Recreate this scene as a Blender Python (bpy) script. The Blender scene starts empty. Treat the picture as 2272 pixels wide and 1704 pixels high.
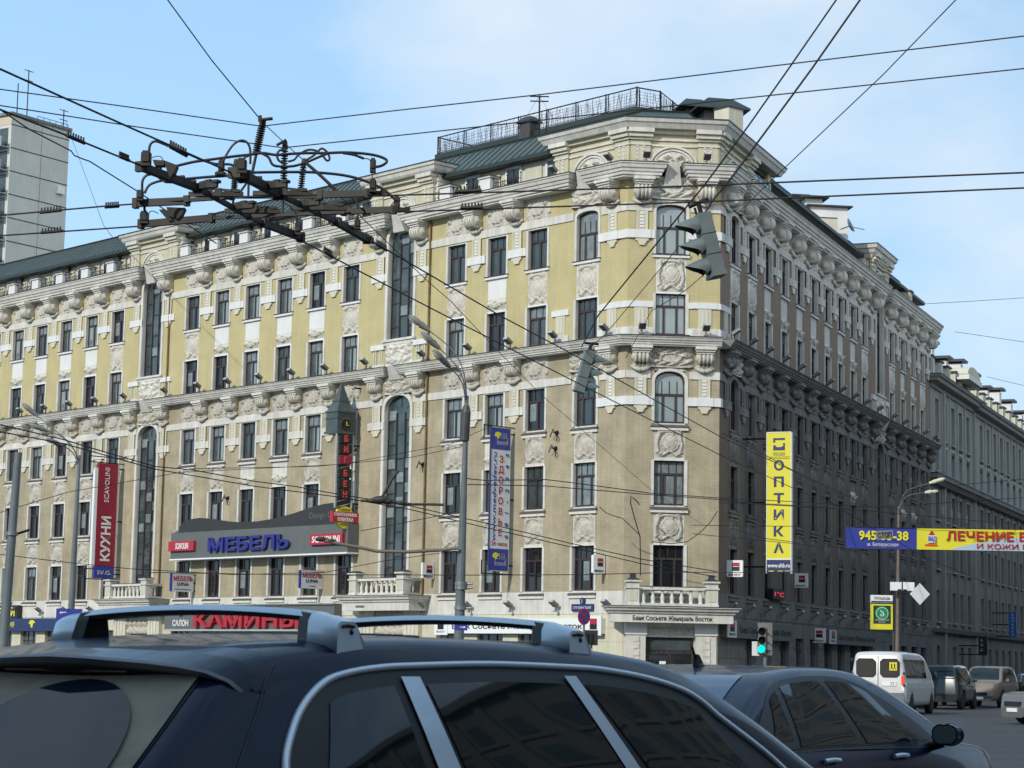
import bpy, bmesh, math, random
from mathutils import Vector, Matrix
random.seed(7)
SC = bpy.context.scene
COL = SC.collection
R = math.radians
# ---------------------------------------------------------------- camera
PITCH, ROLL, EYE, FPX = 0.129124, 0.018527, 1.45, 4800.0      # FPX: focal length in pixels of the 2272 px wide photograph
ct, st, cr, sr = math.cos(PITCH), math.sin(PITCH), math.cos(ROLL), math.sin(ROLL)
FWD = Vector((0, ct, st)); UP0 = Vector((0, -st, ct)); X0 = Vector((1, 0, 0))
RIGHT = X0*cr + UP0*sr; UP = -X0*sr + UP0*cr
cam_d = bpy.data.cameras.new('camera'); cam = bpy.data.objects.new('camera', cam_d); COL.objects.link(cam)
cam.matrix_world = Matrix(((RIGHT.x, UP.x, -FWD.x, 0), (RIGHT.y, UP.y, -FWD.y, 0), (RIGHT.z, UP.z, -FWD.z, EYE), (0, 0, 0, 1)))
cam_d.sensor_width = 36; cam_d.lens = FPX/2272*36; cam_d.clip_start = 0.1; cam_d.clip_end = 5000
cam_d.dof.use_dof = True; cam_d.dof.focus_distance = 90; cam_d.dof.aperture_fstop = 20
SC.camera = cam
# ---------------------------------------------------------------- sky, sun, exposure
SUN_EL, SUN_AZ = R(30), Vector((-0.62, -0.785))                 # direction towards the sun: behind the camera, to the left
w = bpy.data.worlds.new('World'); SC.world = w; w.use_nodes = True
nt = w.node_tree; N = nt.nodes; Lk = nt.links
bg = N['Background']; bg.inputs['Strength'].default_value = 0.15
sky = N.new('ShaderNodeTexSky'); sky.sky_type = 'NISHITA'; sky.sun_disc = False
sky.sun_elevation = SUN_EL; sky.sun_rotation = math.atan2(-SUN_AZ.x, SUN_AZ.y)
sky.air_density = 1.0; sky.dust_density = 1.6; sky.ozone_density = 1.0
tc = N.new('ShaderNodeTexCoord'); mp = N.new('ShaderNodeMapping'); mp.inputs['Scale'].default_value = (1.0, 1.0, 1.9); mp.inputs['Location'].default_value = (0.31, 0.0, 0.12)
n1 = N.new('ShaderNodeTexNoise'); n1.inputs['Scale'].default_value = 6.0; n1.inputs['Detail'].default_value = 7; n1.inputs['Roughness'].default_value = 0.5
rp = N.new('ShaderNodeValToRGB'); rp.color_ramp.elements[0].position = 0.46; rp.color_ramp.elements[1].position = 0.80
rp.color_ramp.elements[0].color = (0, 0, 0, 1); rp.color_ramp.elements[1].color = (0.85, 0.85, 0.85, 1)
mx = N.new('ShaderNodeMixRGB'); mx.inputs['Color2'].default_value = (3.9, 4.3, 4.7, 1)
hz = N.new('ShaderNodeMixRGB'); hz.inputs['Fac'].default_value = 0.62; hz.inputs['Color2'].default_value = (1.85, 3.25, 4.7, 1)  # thin bright veil over the blue
Lk.new(tc.outputs['Generated'], mp.inputs['Vector']); Lk.new(mp.outputs['Vector'], n1.inputs['Vector']); 
prev = n1.outputs['Fac']
for c_, rad, amt in (((-.015, .957, .287), .11, .30), ((.12, .952, .282), .12, .25), ((.20, .95, .19), .16, .12), ((-.24, .94, .25), .2, -.05)):
    ds = N.new('ShaderNodeVectorMath'); ds.operation = 'DISTANCE'; ds.inputs[1].default_value = c_; Lk.new(tc.outputs['Generated'], ds.inputs[0])
    mr = N.new('ShaderNodeMapRange'); mr.interpolation_type = 'SMOOTHSTEP'; mr.inputs['From Min'].default_value = 0; mr.inputs['From Max'].default_value = rad; mr.inputs['To Min'].default_value = amt; mr.inputs['To Max'].default_value = 0
    Lk.new(ds.outputs['Value'], mr.inputs['Value']); ad = N.new('ShaderNodeMath'); ad.operation = 'ADD'; Lk.new(prev, ad.inputs[0]); Lk.new(mr.outputs[0], ad.inputs[1]); prev = ad.outputs[0]
Lk.new(prev, rp.inputs['Fac'])
Lk.new(sky.outputs['Color'], hz.inputs['Color1']); Lk.new(hz.outputs['Color'], mx.inputs['Color1'])
Lk.new(rp.outputs['Color'], mx.inputs['Fac']); Lk.new(mx.outputs['Color'], bg.inputs['Color'])
sd = bpy.data.lights.new('sun', 'SUN'); sun = bpy.data.objects.new('sun', sd); COL.objects.link(sun)
sd.energy = 2.15; sd.angle = R(1.0); sd.color = (1.0, 0.94, 0.84)
sdir = Vector((SUN_AZ.x*math.cos(SUN_EL), SUN_AZ.y*math.cos(SUN_EL), math.sin(SUN_EL))).normalized()
sun.rotation_euler = sdir.to_track_quat('Z', 'Y').to_euler(); sun.location = (-60, -60, 80)
SC.view_settings.view_transform = 'Standard'; SC.view_settings.look = 'None'; SC.view_settings.exposure = 0.48; SC.view_settings.gamma = 1.0
SC.view_settings.use_curve_mapping = False

def ray(px, py):
    x = (px-1136)/FPX; z = -(py-852)/FPX
    return RIGHT*x + UP*z + FWD
def at(px, py, Y):                                             # the point a pixel of the photograph shows at distance Y
    d = ray(px, py); return d*(Y/d.y) + Vector((0, 0, EYE))
def atz(px, py, z):                                            # ... on the level plane at height z
    d = ray(px, py); return d*((z-EYE)/d.z) + Vector((0, 0, EYE))
# ---------------------------------------------------------------- materials
MATS = {}
def mat(name, col, rough=0.6, metal=0.0, spec=0.5, var=0.0, vscale=3.0, bump=0.0, bscale=40.0, coat=0.0, emit=None, estr=0.0, brick=None, stain=0.0, alpha=None, streak=0.0, crough=0.03):
    if name in MATS: return MATS[name]
    m = bpy.data.materials.new(name); m.use_nodes = True; MATS[name] = m
    t = m.node_tree; n = t.nodes; l = t.links; b = n['Principled BSDF']
    b.inputs['Base Color'].default_value = (*col, 1); b.inputs['Roughness'].default_value = rough; b.inputs['Metallic'].default_value = metal
    b.inputs['Specular IOR Level'].default_value = spec
    if coat: b.inputs['Coat Weight'].default_value = coat; b.inputs['Coat Roughness'].default_value = crough
    if emit: b.inputs['Emission Color'].default_value = (*emit, 1); b.inputs['Emission Strength'].default_value = estr
    if alpha is not None: b.inputs['Alpha'].default_value = alpha
    cur = None; co = None
    if var or bump or brick or stain or streak:
        co = n.new('ShaderNodeTexCoord')
    if brick:
        # brick: (second colour, mortar colour, width, height)
        sx = n.new('ShaderNodeSeparateXYZ'); cx_ = n.new('ShaderNodeCombineXYZ'); l.new(co.outputs['Object'], sx.inputs[0])
        l.new(sx.outputs['X'], cx_.inputs['X']); l.new(sx.outputs['Z'], cx_.inputs['Y'])
        bt = n.new('ShaderNodeTexBrick'); bt.inputs['Color1'].default_value = (*col, 1); bt.inputs['Color2'].default_value = (*brick[0], 1); bt.inputs['Mortar'].default_value = (*brick[1], 1)
        bt.inputs['Scale'].default_value = 1; bt.inputs['Brick Width'].default_value = brick[2]; bt.inputs['Row Height'].default_value = brick[3]; bt.inputs['Mortar Size'].default_value = 0.012; bt.inputs['Bias'].default_value = 0.1
        l.new(cx_.outputs[0], bt.inputs['Vector']); cur = bt.outputs['Color']
    def mul(cur, fac_out, dark):
        mxn = n.new('ShaderNodeMixRGB'); mxn.blend_type = 'MULTIPLY'; mxn.inputs['Fac'].default_value = 1
        rr = n.new('ShaderNodeMapRange'); rr.inputs['To Min'].default_value = dark; rr.inputs['To Max'].default_value = 1 + (1-dark)*0.35
        rr.inputs['From Min'].default_value = 0.3; rr.inputs['From Max'].default_value = 0.7
        l.new(fac_out, rr.inputs['Value'])
        if cur is None: mxn.inputs['Color1'].default_value = (*col, 1)
        else: l.new(cur, mxn.inputs['Color1'])
        l.new(rr.outputs[0], mxn.inputs['Color2']); return mxn.outputs[0]
    if var:
        no = n.new('ShaderNodeTexNoise'); no.inputs['Scale'].default_value = vscale; no.inputs['Detail'].default_value = 6; l.new(co.outputs['Object'], no.inputs['Vector'])
        cur = mul(cur, no.outputs['Fac'], 1-var)
    if stain:
        no = n.new('ShaderNodeTexNoise'); no.inputs['Scale'].default_value = 0.35; no.inputs['Detail'].default_value = 8; no.inputs['Roughness'].default_value = 0.7; l.new(co.outputs['Object'], no.inputs['Vector'])
        cur = mul(cur, no.outputs['Fac'], 1-stain)
    if streak:
        mp_ = n.new('ShaderNodeMapping'); mp_.inputs['Scale'].default_value = (5, 5, 0.25); l.new(co.outputs['Object'], mp_.inputs['Vector'])
        no = n.new('ShaderNodeTexNoise'); no.inputs['Scale'].default_value = 1.0; no.inputs['Detail'].default_value = 5; l.new(mp_.outputs[0], no.inputs['Vector'])
        cur = mul(cur, no.outputs['Fac'], 1-streak)
    if cur is not None: l.new(cur, b.inputs['Base Color'])
    if bump:
        no = n.new('ShaderNodeTexNoise'); no.inputs['Scale'].default_value = bscale; no.inputs['Detail'].default_value = 5; l.new(co.outputs['Object'], no.inputs['Vector'])
        bp = n.new('ShaderNodeBump'); bp.inputs['Strength'].default_value = bump; bp.inputs['Distance'].default_value = 0.02; l.new(no.outputs['Fac'], bp.inputs['Height']); l.new(bp.outputs[0], b.inputs['Normal'])
    return m
M = dict(
 white=mat('white_stone', (.72,.70,.63), .75, var=.12, vscale=1.5, stain=.18, streak=.16, bump=.2),
 whitep=mat('white_plaster', (.74,.74,.72), .8, var=.06, vscale=1.0, streak=.08),
 cream=mat('cream_plaster', (.56,.52,.36), .8, var=.08, vscale=1.2, streak=.1),
 creamL=mat('cream_pale', (.62,.59,.45), .8, var=.08, vscale=1.2, streak=.12),
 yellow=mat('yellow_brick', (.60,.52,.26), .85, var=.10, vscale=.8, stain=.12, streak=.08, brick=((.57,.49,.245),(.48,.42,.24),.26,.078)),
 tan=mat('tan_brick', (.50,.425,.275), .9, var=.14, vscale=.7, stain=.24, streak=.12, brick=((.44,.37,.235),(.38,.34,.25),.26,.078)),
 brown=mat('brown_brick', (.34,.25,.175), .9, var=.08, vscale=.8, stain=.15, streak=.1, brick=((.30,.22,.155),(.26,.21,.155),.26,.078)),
 rbrown=mat('grimy_shaded_brown_brick', (.215,.165,.128), .9, var=.10, vscale=.8, stain=.25, streak=.15, brick=((.19,.147,.115),(.17,.14,.115),.26,.078)),  # lower right walls: grime plus street-canyon shade set into the colour
 grime_shade=mat('grimy_shaded_white_stone', (.24,.235,.22), .8, var=.2, vscale=1.5, stain=.25, streak=.2),  # white stone darkened for grime and for street-canyon shade put in the colour
 stucco=mat('grey_stucco', (.36,.37,.34), .85, var=.1, vscale=.8, stain=.15, streak=.12),
 stuccoD=mat('dirty_grey_stucco', (.27,.26,.24), .85, var=.12, vscale=.8, stain=.2, streak=.15),
 relief=mat('carved_stone', (.64,.61,.53), .8, var=.25, vscale=6, stain=.15),
 reliefL=mat('carved_stone_dusty', (.58,.55,.47), .8, var=.3, vscale=6, stain=.25),
 flash=mat('dark_flashing', (.035,.035,.037), .5),
 roof=mat('green_metal_roof', (.095,.125,.12), .45, metal=.3, var=.15, vscale=.6),
 roofd=mat('dark_metal_roof', (.035,.05,.045), .5, metal=.2, var=.15),
 frame=mat('brown_window_frame', (.045,.028,.028), .45),
 pane_d=mat('pane_dark', (.012,.014,.016), .06, spec=.8),
 pane_c=mat('pane_curtain', (.22,.26,.26), .08, spec=.8, var=.4, vscale=2.5),
 pane_s=mat('pane_pale_blind', (.30,.36,.36), .07, spec=.8, var=.2, vscale=1.2),
 pane_m=mat('pane_mid', (.075,.095,.097), .06, spec=.8, var=.4, vscale=2),
 pane_t=mat('pane_teal', (.05,.075,.075), .06, spec=.8, var=.5, vscale=1.0),
 iron=mat('black_iron', (.015,.015,.017), .5, metal=.5),
 vine=mat('dry_vine', (.13,.075,.06), .8),
 steel=mat('galvanised_steel', (.28,.30,.30), .45, metal=.6, var=.2),
 lampgrey=mat('grey_lamp_metal', (.20,.20,.19), .6, metal=.2),
 pole=mat('grey_painted_pole', (.155,.185,.195), .5, var=.2, vscale=2, streak=.25),
 polebrown=mat('rusty_pole', (.17,.14,.115), .7, var=.25),
 poledark=mat('dark_pole_sleeve', (.06,.058,.055), .5, var=.3),
 rust=mat('rust_pipe', (.20,.125,.05), .8, var=.3),
 wire=mat('black_wire', (.012,.012,.013), .6),
 hw=mat('contact_hardware', (.036,.031,.025), .6, var=.3, vscale=8),
 hwb=mat('cable_sheath', (.022,.022,.030), .4),
 asphalt=mat('asphalt', (.055,.055,.057), .85, var=.25, vscale=.6, stain=.3, bump=.4, bscale=60),
 pave=mat('pavement_slabs', (.17,.165,.155), .85, var=.2, stain=.2),
 black=mat('black_plastic', (.012,.012,.013), .45),
 rubber=mat('rubber', (.02,.02,.02), .8),
 chrome=mat('satin_chrome', (.74,.81,.88), .25, metal=.4),
 alu=mat('brushed_aluminium', (.66,.76,.85), .30, metal=.3, var=.03, coat=.3),
 sigw=mat('sign_white', (.80,.81,.80), .4), sigr=mat('sign_red', (.42,.020,.035), .4), sigy=mat('sign_yellow', (.72,.66,.04), .4),
 sigb=mat('sign_blue', (.035,.05,.29), .4), sigdb=mat('sign_dark_blue', (.02,.035,.12), .4), sigk=mat('sign_black', (.015,.015,.017), .4),
 siggrey=mat('sign_grey', (.125,.135,.13), .5, var=.1), sigpg=mat('sign_pale_grey', (.66,.69,.70), .45, var=.06),
 maroon=mat('sign_maroon', (.30,.015,.04), .45), silver=mat('sign_silver', (.45,.44,.42), .4, var=.1),
 ltgreen=mat('lit_green_lens', (.0,.5,.35), .3, emit=(0.0,.9,.62), estr=1.4),
 ltred=mat('lit_red_segments', (.5,.02,.04), .4, emit=(1,.04,.10), estr=.6),
 tailred=mat('tail_lamp', (.5,.03,.02), .25, emit=(1,.12,.03), estr=.35),
 wood=mat('ochre_door', (.38,.23,.05), .5, var=.3),
 signgreen=mat('dark_green_panel', (.02,.05,.025), .4), green=mat('green_disc', (.015,.25,.10), .4),
)
# ---------------------------------------------------------------- mesh builder
class MB:
    def __init__(s): s.v = []; s.f = []; s.m = []; s.mats = []; s.sm = []
    def mi(s, m):
        m = M[m] if isinstance(m, str) else m
        if m not in s.mats: s.mats.append(m)
        return s.mats.index(m)
    def add(s, vs, fs, m, smooth=False):
        b = len(s.v); k = s.mi(m); s.v += [tuple(q) for q in vs]
        for f in fs: s.f.append([i+b for i in f]); s.m.append(k); s.sm.append(smooth)
        return s
    def box(s, x0, x1, y0, y1, z0, z1, m, T=None):
        if x0 > x1: x0, x1 = x1, x0
        if y0 > y1: y0, y1 = y1, y0
        if z0 > z1: z0, z1 = z1, z0
        vs = [(x0,y0,z0),(x1,y0,z0),(x1,y1,z0),(x0,y1,z0),(x0,y0,z1),(x1,y0,z1),(x1,y1,z1),(x0,y1,z1)]
        if T is not None: vs = [T @ Vector(q) for q in vs]
        return s.add(vs, [(0,3,2,1),(4,5,6,7),(0,1,5,4),(1,2,6,5),(2,3,7,6),(3,0,4,7)], m)
    def bbox(s, x0, x1, y0, y1, z0, z1, m, c=0.03, T=None):      # box with chamfered vertical-view edges
        pts = [(x0+c,z0),(x1-c,z0),(x1,z0+c),(x1,z1-c),(x1-c,z1),(x0+c,z1),(x0,z1-c),(x0,z0+c)]
        return s.prism_xz(pts, y0, y1, m, T)
    def prism_xz(s, pts, y0, y1, m, T=None, smooth=False):
        n = len(pts)
        a = sum(pts[i][0]*pts[(i+1)%n][1]-pts[(i+1)%n][0]*pts[i][1] for i in range(n))
        if a < 0: pts = pts[::-1]
        vs = [(x,y0,z) for x,z in pts] + [(x,y1,z) for x,z in pts]
        if T is not None: vs = [T @ Vector(q) for q in vs]
        s.add(vs, [tuple(range(n)), tuple(range(2*n-1, n-1, -1))], m)
        return s.add(vs, [(i, i+n, (i+1)%n+n, (i+1)%n) for i in range(n)], m, smooth)
    def prism_yz(s, pts, x0, x1, m, T=None, smooth=False):        # profile in (y,z), extruded along x
        n = len(pts)
        a = sum(pts[i][0]*pts[(i+1)%n][1]-pts[(i+1)%n][0]*pts[i][1] for i in range(n))
        if a < 0: pts = pts[::-1]
        vs = [(x0,y,z) for y,z in pts] + [(x1,y,z) for y,z in pts]
        if T is not None: vs = [T @ Vector(q) for q in vs]
        s.add(vs, [tuple(range(n-1,-1,-1)), tuple(range(n, 2*n))], m)
        return s.add(vs, [(i, (i+1)%n, (i+1)%n+n, i+n) for i in range(n)], m, smooth)
    def prism_xy(s, pts, z0, z1, m):
        n = len(pts)
        a = sum(pts[i][0]*pts[(i+1)%n][1]-pts[(i+1)%n][0]*pts[i][1] for i in range(n))
        if a < 0: pts = pts[::-1]
        vs = [(x,y,z0) for x,y in pts] + [(x,y,z1) for x,y in pts]
        return s.add(vs, [tuple(range(n-1,-1,-1)), tuple(range(n,2*n))] + [(i, (i+1)%n, (i+1)%n+n, i+n) for i in range(n)], m)
    def tube(s, pts, r, m, n=6, cap=True, smooth=True):
        pts = [Vector(q) for q in pts]; k = len(pts); rs = r if isinstance(r, (list, tuple)) else [r]*k
        vs = []; prev = None
        for i in range(k):
            d = (pts[min(i+1,k-1)] - pts[max(i-1,0)])
            if d.length < 1e-9: d = Vector((0,0,1))
            d.normalize()
            if prev is None:
                up = Vector((0,0,1)) if abs(d.z) < .9 else Vector((1,0,0))
                a = d.cross(up).normalized()
            else:
                a = prev - d*prev.dot(d)
                a = a.normalized() if a.length > 1e-6 else d.orthogonal().normalized()
            b = d.cross(a); prev = a
            for j in range(n):
                t = 2*math.pi*j/n; vs.append(pts[i] + a*(rs[i]*math.cos(t)) + b*(rs[i]*math.sin(t)))
        fs = [(i*n+j, i*n+(j+1)%n, (i+1)*n+(j+1)%n, (i+1)*n+j) for i in range(k-1) for j in range(n)]
        s.add(vs, fs, m, smooth)
        if cap: s.add(vs[:n], [tuple(range(n-1,-1,-1))], m); s.add(vs[-n:], [tuple(range(n))], m)
        return s
    def lathe(s, prof, m, n=12, T=None, smooth=True):             # prof: (r,z)
        vs = [(r*math.cos(2*math.pi*j/n), r*math.sin(2*math.pi*j/n), z) for r, z in prof for j in range(n)]
        if T is not None: vs = [T @ Vector(q) for q in vs]
        k = len(prof)
        fs = [(i*n+j, i*n+(j+1)%n, (i+1)*n+(j+1)%n, (i+1)*n+j) for i in range(k-1) for j in range(n)]
        s.add(vs, fs, m, smooth); s.add(vs[:n], [tuple(range(n-1,-1,-1))], m); s.add(vs[-n:], [tuple(range(n))], m)
        return s
    def ball(s, c, r, m, n=8, k=5, sc=(1,1,1), T=None):
        vs = []
        for i in range(k+1):
            a = math.pi*i/k
            for j in range(n):
                t = 2*math.pi*j/n
                q = Vector((c[0]+r*sc[0]*math.sin(a)*math.cos(t), c[1]+r*sc[1]*math.sin(a)*math.sin(t), c[2]-r*sc[2]*math.cos(a)))
                vs.append(T @ q if T is not None else q)
        return s.add(vs, [(i*n+j, i*n+(j+1)%n, (i+1)*n+(j+1)%n, (i+1)*n+j) for i in range(k) for j in range(n)], m, True)
    def field(s, x0, x1, z0, z1, nx, nz, h, m, y=0.0, smooth=True):   # carved relief: grid whose points stand h(a,b) proud, a,b in -1..1
        vs = []
        for j in range(nz+1):
            for i in range(nx+1):
                a = -1+2*i/nx; b = -1+2*j/nz
                vs.append((x0+(x1-x0)*i/nx, y-1.6*max(0, h(a, b)), z0+(z1-z0)*j/nz))
        return s.add(vs, [(j*(nx+1)+i, j*(nx+1)+i+1, (j+1)*(nx+1)+i+1, (j+1)*(nx+1)+i) for j in range(nz) for i in range(nx)], m, smooth)
    def mesh(s, name):
        me = bpy.data.meshes.new(name); me.from_pydata(s.v, [], s.f)
        for q in s.mats: me.materials.append(q)
        me.polygons.foreach_set('material_index', s.m); me.polygons.foreach_set('use_smooth', s.sm); me.update()
        return me
    def obj(s, name, parent=None, loc=(0,0,0), rz=0.0):
        if not s.v: return None
        return inst(name, s.mesh(name), parent, loc, rz)
def inst(name, me, parent=None, loc=(0,0,0), rz=0.0):
    o = bpy.data.objects.new(name, me); COL.objects.link(o); o.location = loc; o.rotation_euler = (0, 0, rz)
    if parent: o.parent = parent
    return o
def tag(o, label, cat, group=None):
    o['label'] = label; o['category'] = cat
    if group: o['group'] = group
    return o
def struct(o): o['kind'] = 'structure'; return o
def empty(name, loc, rz=0.0, label=None, cat=None, group=None):
    o = bpy.data.objects.new(name, None); COL.objects.link(o); o.location = loc; o.rotation_euler = (0,0,rz); o.empty_display_size = .3
    if label: tag(o, label, cat, group)
    return o
def copy_tree(o, parent=None):
    c = o.copy(); COL.objects.link(c)
    if parent: c.parent = parent
    for ch in list(o.children): copy_tree(ch, c)
    return c
_tc = {}
def text_mesh(mb, s, x, z, h, m, y=-0.01, w=None, depth=0.012, bold=0.0, align='CENTER', shear=0.0, rot=0.0, spacing=1.0, vcenter=False, T=None):
    """lettering as solid mesh in the x-z plane (facing -y); h = cap height, w = total width to fit"""
    cu = bpy.data.curves.new('t', 'FONT'); cu.body = s; cu.extrude = 0.02; cu.offset = bold; cu.shear = shear; cu.space_character = spacing; cu.resolution_u = 2
    ob = bpy.data.objects.new('t', cu); COL.objects.link(ob)
    bpy.context.view_layer.update()
    me = bpy.data.meshes.new_from_object(ob.evaluated_get(bpy.context.evaluated_depsgraph_get()))
    vs = [v.co.copy() for v in me.vertices]; fs = [tuple(p.vertices) for p in me.polygons]
    bpy.data.objects.remove(ob); bpy.data.curves.remove(cu); bpy.data.meshes.remove(me)
    if not vs: return
    x0 = min(q.x for q in vs); x1 = max(q.x for q in vs); y0 = min(q.y for q in vs); y1 = max(q.y for q in vs)
    H = 0.73 if not vcenter else (y1-y0)
    sc = h/H; sx = sc if w is None else w/(x1-x0)
    wd = (x1-x0)*sx; off = {'CENTER': -wd/2, 'LEFT': 0, 'RIGHT': -wd}[align]
    c, s_ = math.cos(rot), math.sin(rot); out = []
    for q in vs:
        a = (q.x-x0)*sx + off; b = q.y*sc - (h/2 if not vcenter else (y0*sc+h/2))
        if not vcenter: b = q.y*sc - h/2
        out.append((x + a*c - b*s_, y - (depth if q.z > 0 else -0.002), z + a*s_ + b*c))
    if T is not None: out = [T @ Vector(q) for q in out]
    mb.add(out, fs, m)
# ================================================================= ground
def plane_strip(name, pts, z, m):
    mb = MB(); mb.add([(x, y, z) for x, y in pts], [tuple(range(len(pts)))], m); return struct(mb.obj(name))
plane_strip('ground', [(-900,-300),(900,-300),(900,1500),(-900,1500)], 0.0, 'asphalt')
# ================================================================= corner building
K1 = Vector((5.337, 100.588, 0)); K2 = Vector((9.772, 101.0, 0))
AL, AR = R(-42.711), R(22.207)
dL = Vector((math.sin(AL), math.cos(AL), 0)); dR = Vector((math.sin(AR), math.cos(AR), 0)); dC = (K2-K1).normalized()
RZ = {'L': math.atan2(-dL.y, -dL.x), 'C': math.atan2(dC.y, dC.x), 'R': math.atan2(dR.y, dR.x)}
ORG = {'L': Vector((0,0,0)), 'C': Vector((0,0,0)), 'R': K2-K1}
XD = {'L': -dL, 'C': dC, 'R': dR}
def FP(f, x, y, z=0.0):                                        # facade coordinates (along, inward, up) to building coordinates
    d = XD[f]; i = Vector((-d.y, d.x, 0)); return ORG[f] + d*x + i*y + Vector((0,0,z))
def FW(f, x, y, z=0.0): return FP(f, x, y, z) + K1
def put(name, me, f, x, y, z, parent):
    return inst(name, me, parent, FP(f, x, y, z), RZ[f])
bld = empty('corner_building', K1, 0, 'long ornate corner building, pale yellow above, tan brick below, with carved white stone trim', 'building')
def sweep(mb, prof, path, m, smooth=False, cap=True):
    """prof: closed list of (out, z); path: building XY points from left to right seen from the street"""
    P = [Vector((p[0], p[1], 0)) for p in path]; n = len(P); k = len(prof); vs = []
    for i in range(n):
        ds = []
        if i > 0: ds.append((P[i]-P[i-1]).normalized())
        if i < n-1: ds.append((P[i+1]-P[i]).normalized())
        ns = [Vector((d.y, -d.x, 0)) for d in ds]
        if len(ns) == 1: nn = ns[0]
        else:
            nn = (ns[0]+ns[1]).normalized(); nn = nn/max(.3, nn.dot(ns[0]))
        for o, z in prof: vs.append(P[i] + nn*o + Vector((0,0,z)))
    fs = [(i*k+j, (i+1)*k+j, (i+1)*k+(j+1)%k, i*k+(j+1)%k) for i in range(n-1) for j in range(k)]
    mb.add(vs, fs, m, smooth)
    if cap: mb.add(vs[:k], [tuple(range(k))], m); mb.add(vs[-k:], [tuple(range(k-1,-1,-1))], m)
def fpath(*a): return [FP(f, x, y) for f, x, y in a]
# --- column layout: x along each facade
LA = [-12.2, -9.12, -6.15]; LE = -2.67
LB = [-35.9, -32.9, -29.9, -26.85, -23.87, -20.85]; T1, T2, T3 = -16.65, -40.2, -65.6
LC = [-44.05, -47.05, -50.1, -53.1, -56.1, -59.1, -62.1]
RW = [5.4, 8.46, 11.69, 14.85, 17.9, 21.0, 24.1, 27.2, 30.15]; RT = 34.3; RV = [37.8, 41.2, 44.4, 47.4]; RE = 2.4
CX = 2.09; WW = 1.38; REND = 50.28; LEND = -68.5
ARCH = {('L', LE): 1.5, ('C', CX): 1.46, ('R', RE): 1.35}
TALL = {('L', T1): 2.1, ('L', T2): 2.1, ('L', T3): 2.1, ('R', RT): 1.9}
cols = {'L': sorted([(x, WW) for x in LA+LB+LC] + [(LE, 1.5), (T1, 2.1), (T2, 2.1), (T3, 2.1)]), 'C': [(CX, 1.46)],
        'R': sorted([(x, 1.3) for x in RW+RV] + [(RE, 1.35), (RT, 1.9)])}
ext = {'L': (LEND, 0.0), 'C': (0.0, (K2-K1).length), 'R': (0.0, REND)}
ROWS = [(4.98, 7.12), (8.96, 11.07), (12.82, 14.88), (17.0, 18.98), (20.84, 22.84)]
def piers(f):
    a, b = ext[f]; out = []; cur = a
    for x, wd in cols[f]:
        out.append((cur, x-wd/2)); cur = x+wd/2
    out.append((cur, b)); return out
# --- core (keeps light out of the rooms)
def isect(p, d, q, e):
    cr_ = d.x*e.y-d.y*e.x; t = ((q.x-p.x)*e.y-(q.y-p.y)*e.x)/cr_; return p+d*t
def offs(dist):
    a = FP('L', LEND, dist); b = isect(FP('L', 0, dist), -dL, FP('C', 0, dist), dC); c = isect(FP('C', 0, dist), dC, FP('R', 0, dist), dR); d = FP('R', REND, dist)
    return [a, b, c, d]
o1 = offs(.31)
inn = isect(FP('L', 0, 14), -dL, FP('R', 0, 14), dR)
core = MB(); core.prism_xy([(p.x, p.y) for p in o1] + [tuple(FP('R', REND, 14)[:2]), (inn.x, inn.y), tuple(FP('L', LEND, 14)[:2])], 0, 24.6, 'black')
core.obj('core', bld)
# --- walls
for f, up, lo, stone in (('L', 'yellow', 'tan', 'white'), ('C', 'yellow', 'tan', 'white'), ('R', 'brown', 'rbrown', 'grime_shade')):
    a, b = ext[f]; sp = 'whitep' if f != 'R' else 'white'
    U, L_, B_ = MB(), MB(), MB()
    for x0, x1 in piers(f):
        U.box(x0, x1, 0, .3, 16.4, 24.6, up); L_.box(x0, x1, 0, .3, 4.95, 16.4, lo)
    for x, wd in cols[f]:
        h = wd/2; k = (f, x)
        if k in TALL:
            U.box(x-h, x+h, .0, .3, 16.4, 18.4, stone); L_.box(x-h, x+h, .0, .3, 4.95, 5.7, lo)
            U.box(x-h, x+h, .0, .3, 24.5, 24.6, stone); L_.box(x-h, x+h, .0, .3, 15.5, 16.4, stone)
        else:
            for z0, z1, mm in ((4.95, 4.98, 'W'), (7.12, 8.96, 'W'), (11.07, 12.82, 'W')): L_.box(x-h, x+h, .02, .3, z0, z1, stone if f != 'R' else 'grime_shade')
            top3 = 14.88 if k not in ARCH else 15.3; top5 = 22.84 if k not in ARCH else 23.26
            L_.box(x-h, x+h, .0, .3, top3, 16.4, stone)
            U.box(x-h, x+h, .02, .3, 16.4, 17.0, stone if f != 'R' else 'white'); U.box(x-h, x+h, .02, .3, 18.98, 20.84, sp)
            U.box(x-h, x+h, .0, .3, top5, 24.6, stone if f != 'R' else 'white')
    # base band and ground floor
    B_.box(a, b, -.03, .3, 3.9, 4.95, stone)
    U.obj('upper_wall', bld, FP(f,0,0), RZ[f]); L_.obj('lower_wall', bld, FP(f,0,0), RZ[f]); B_.obj('base_band', bld, FP(f,0,0), RZ[f])
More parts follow.
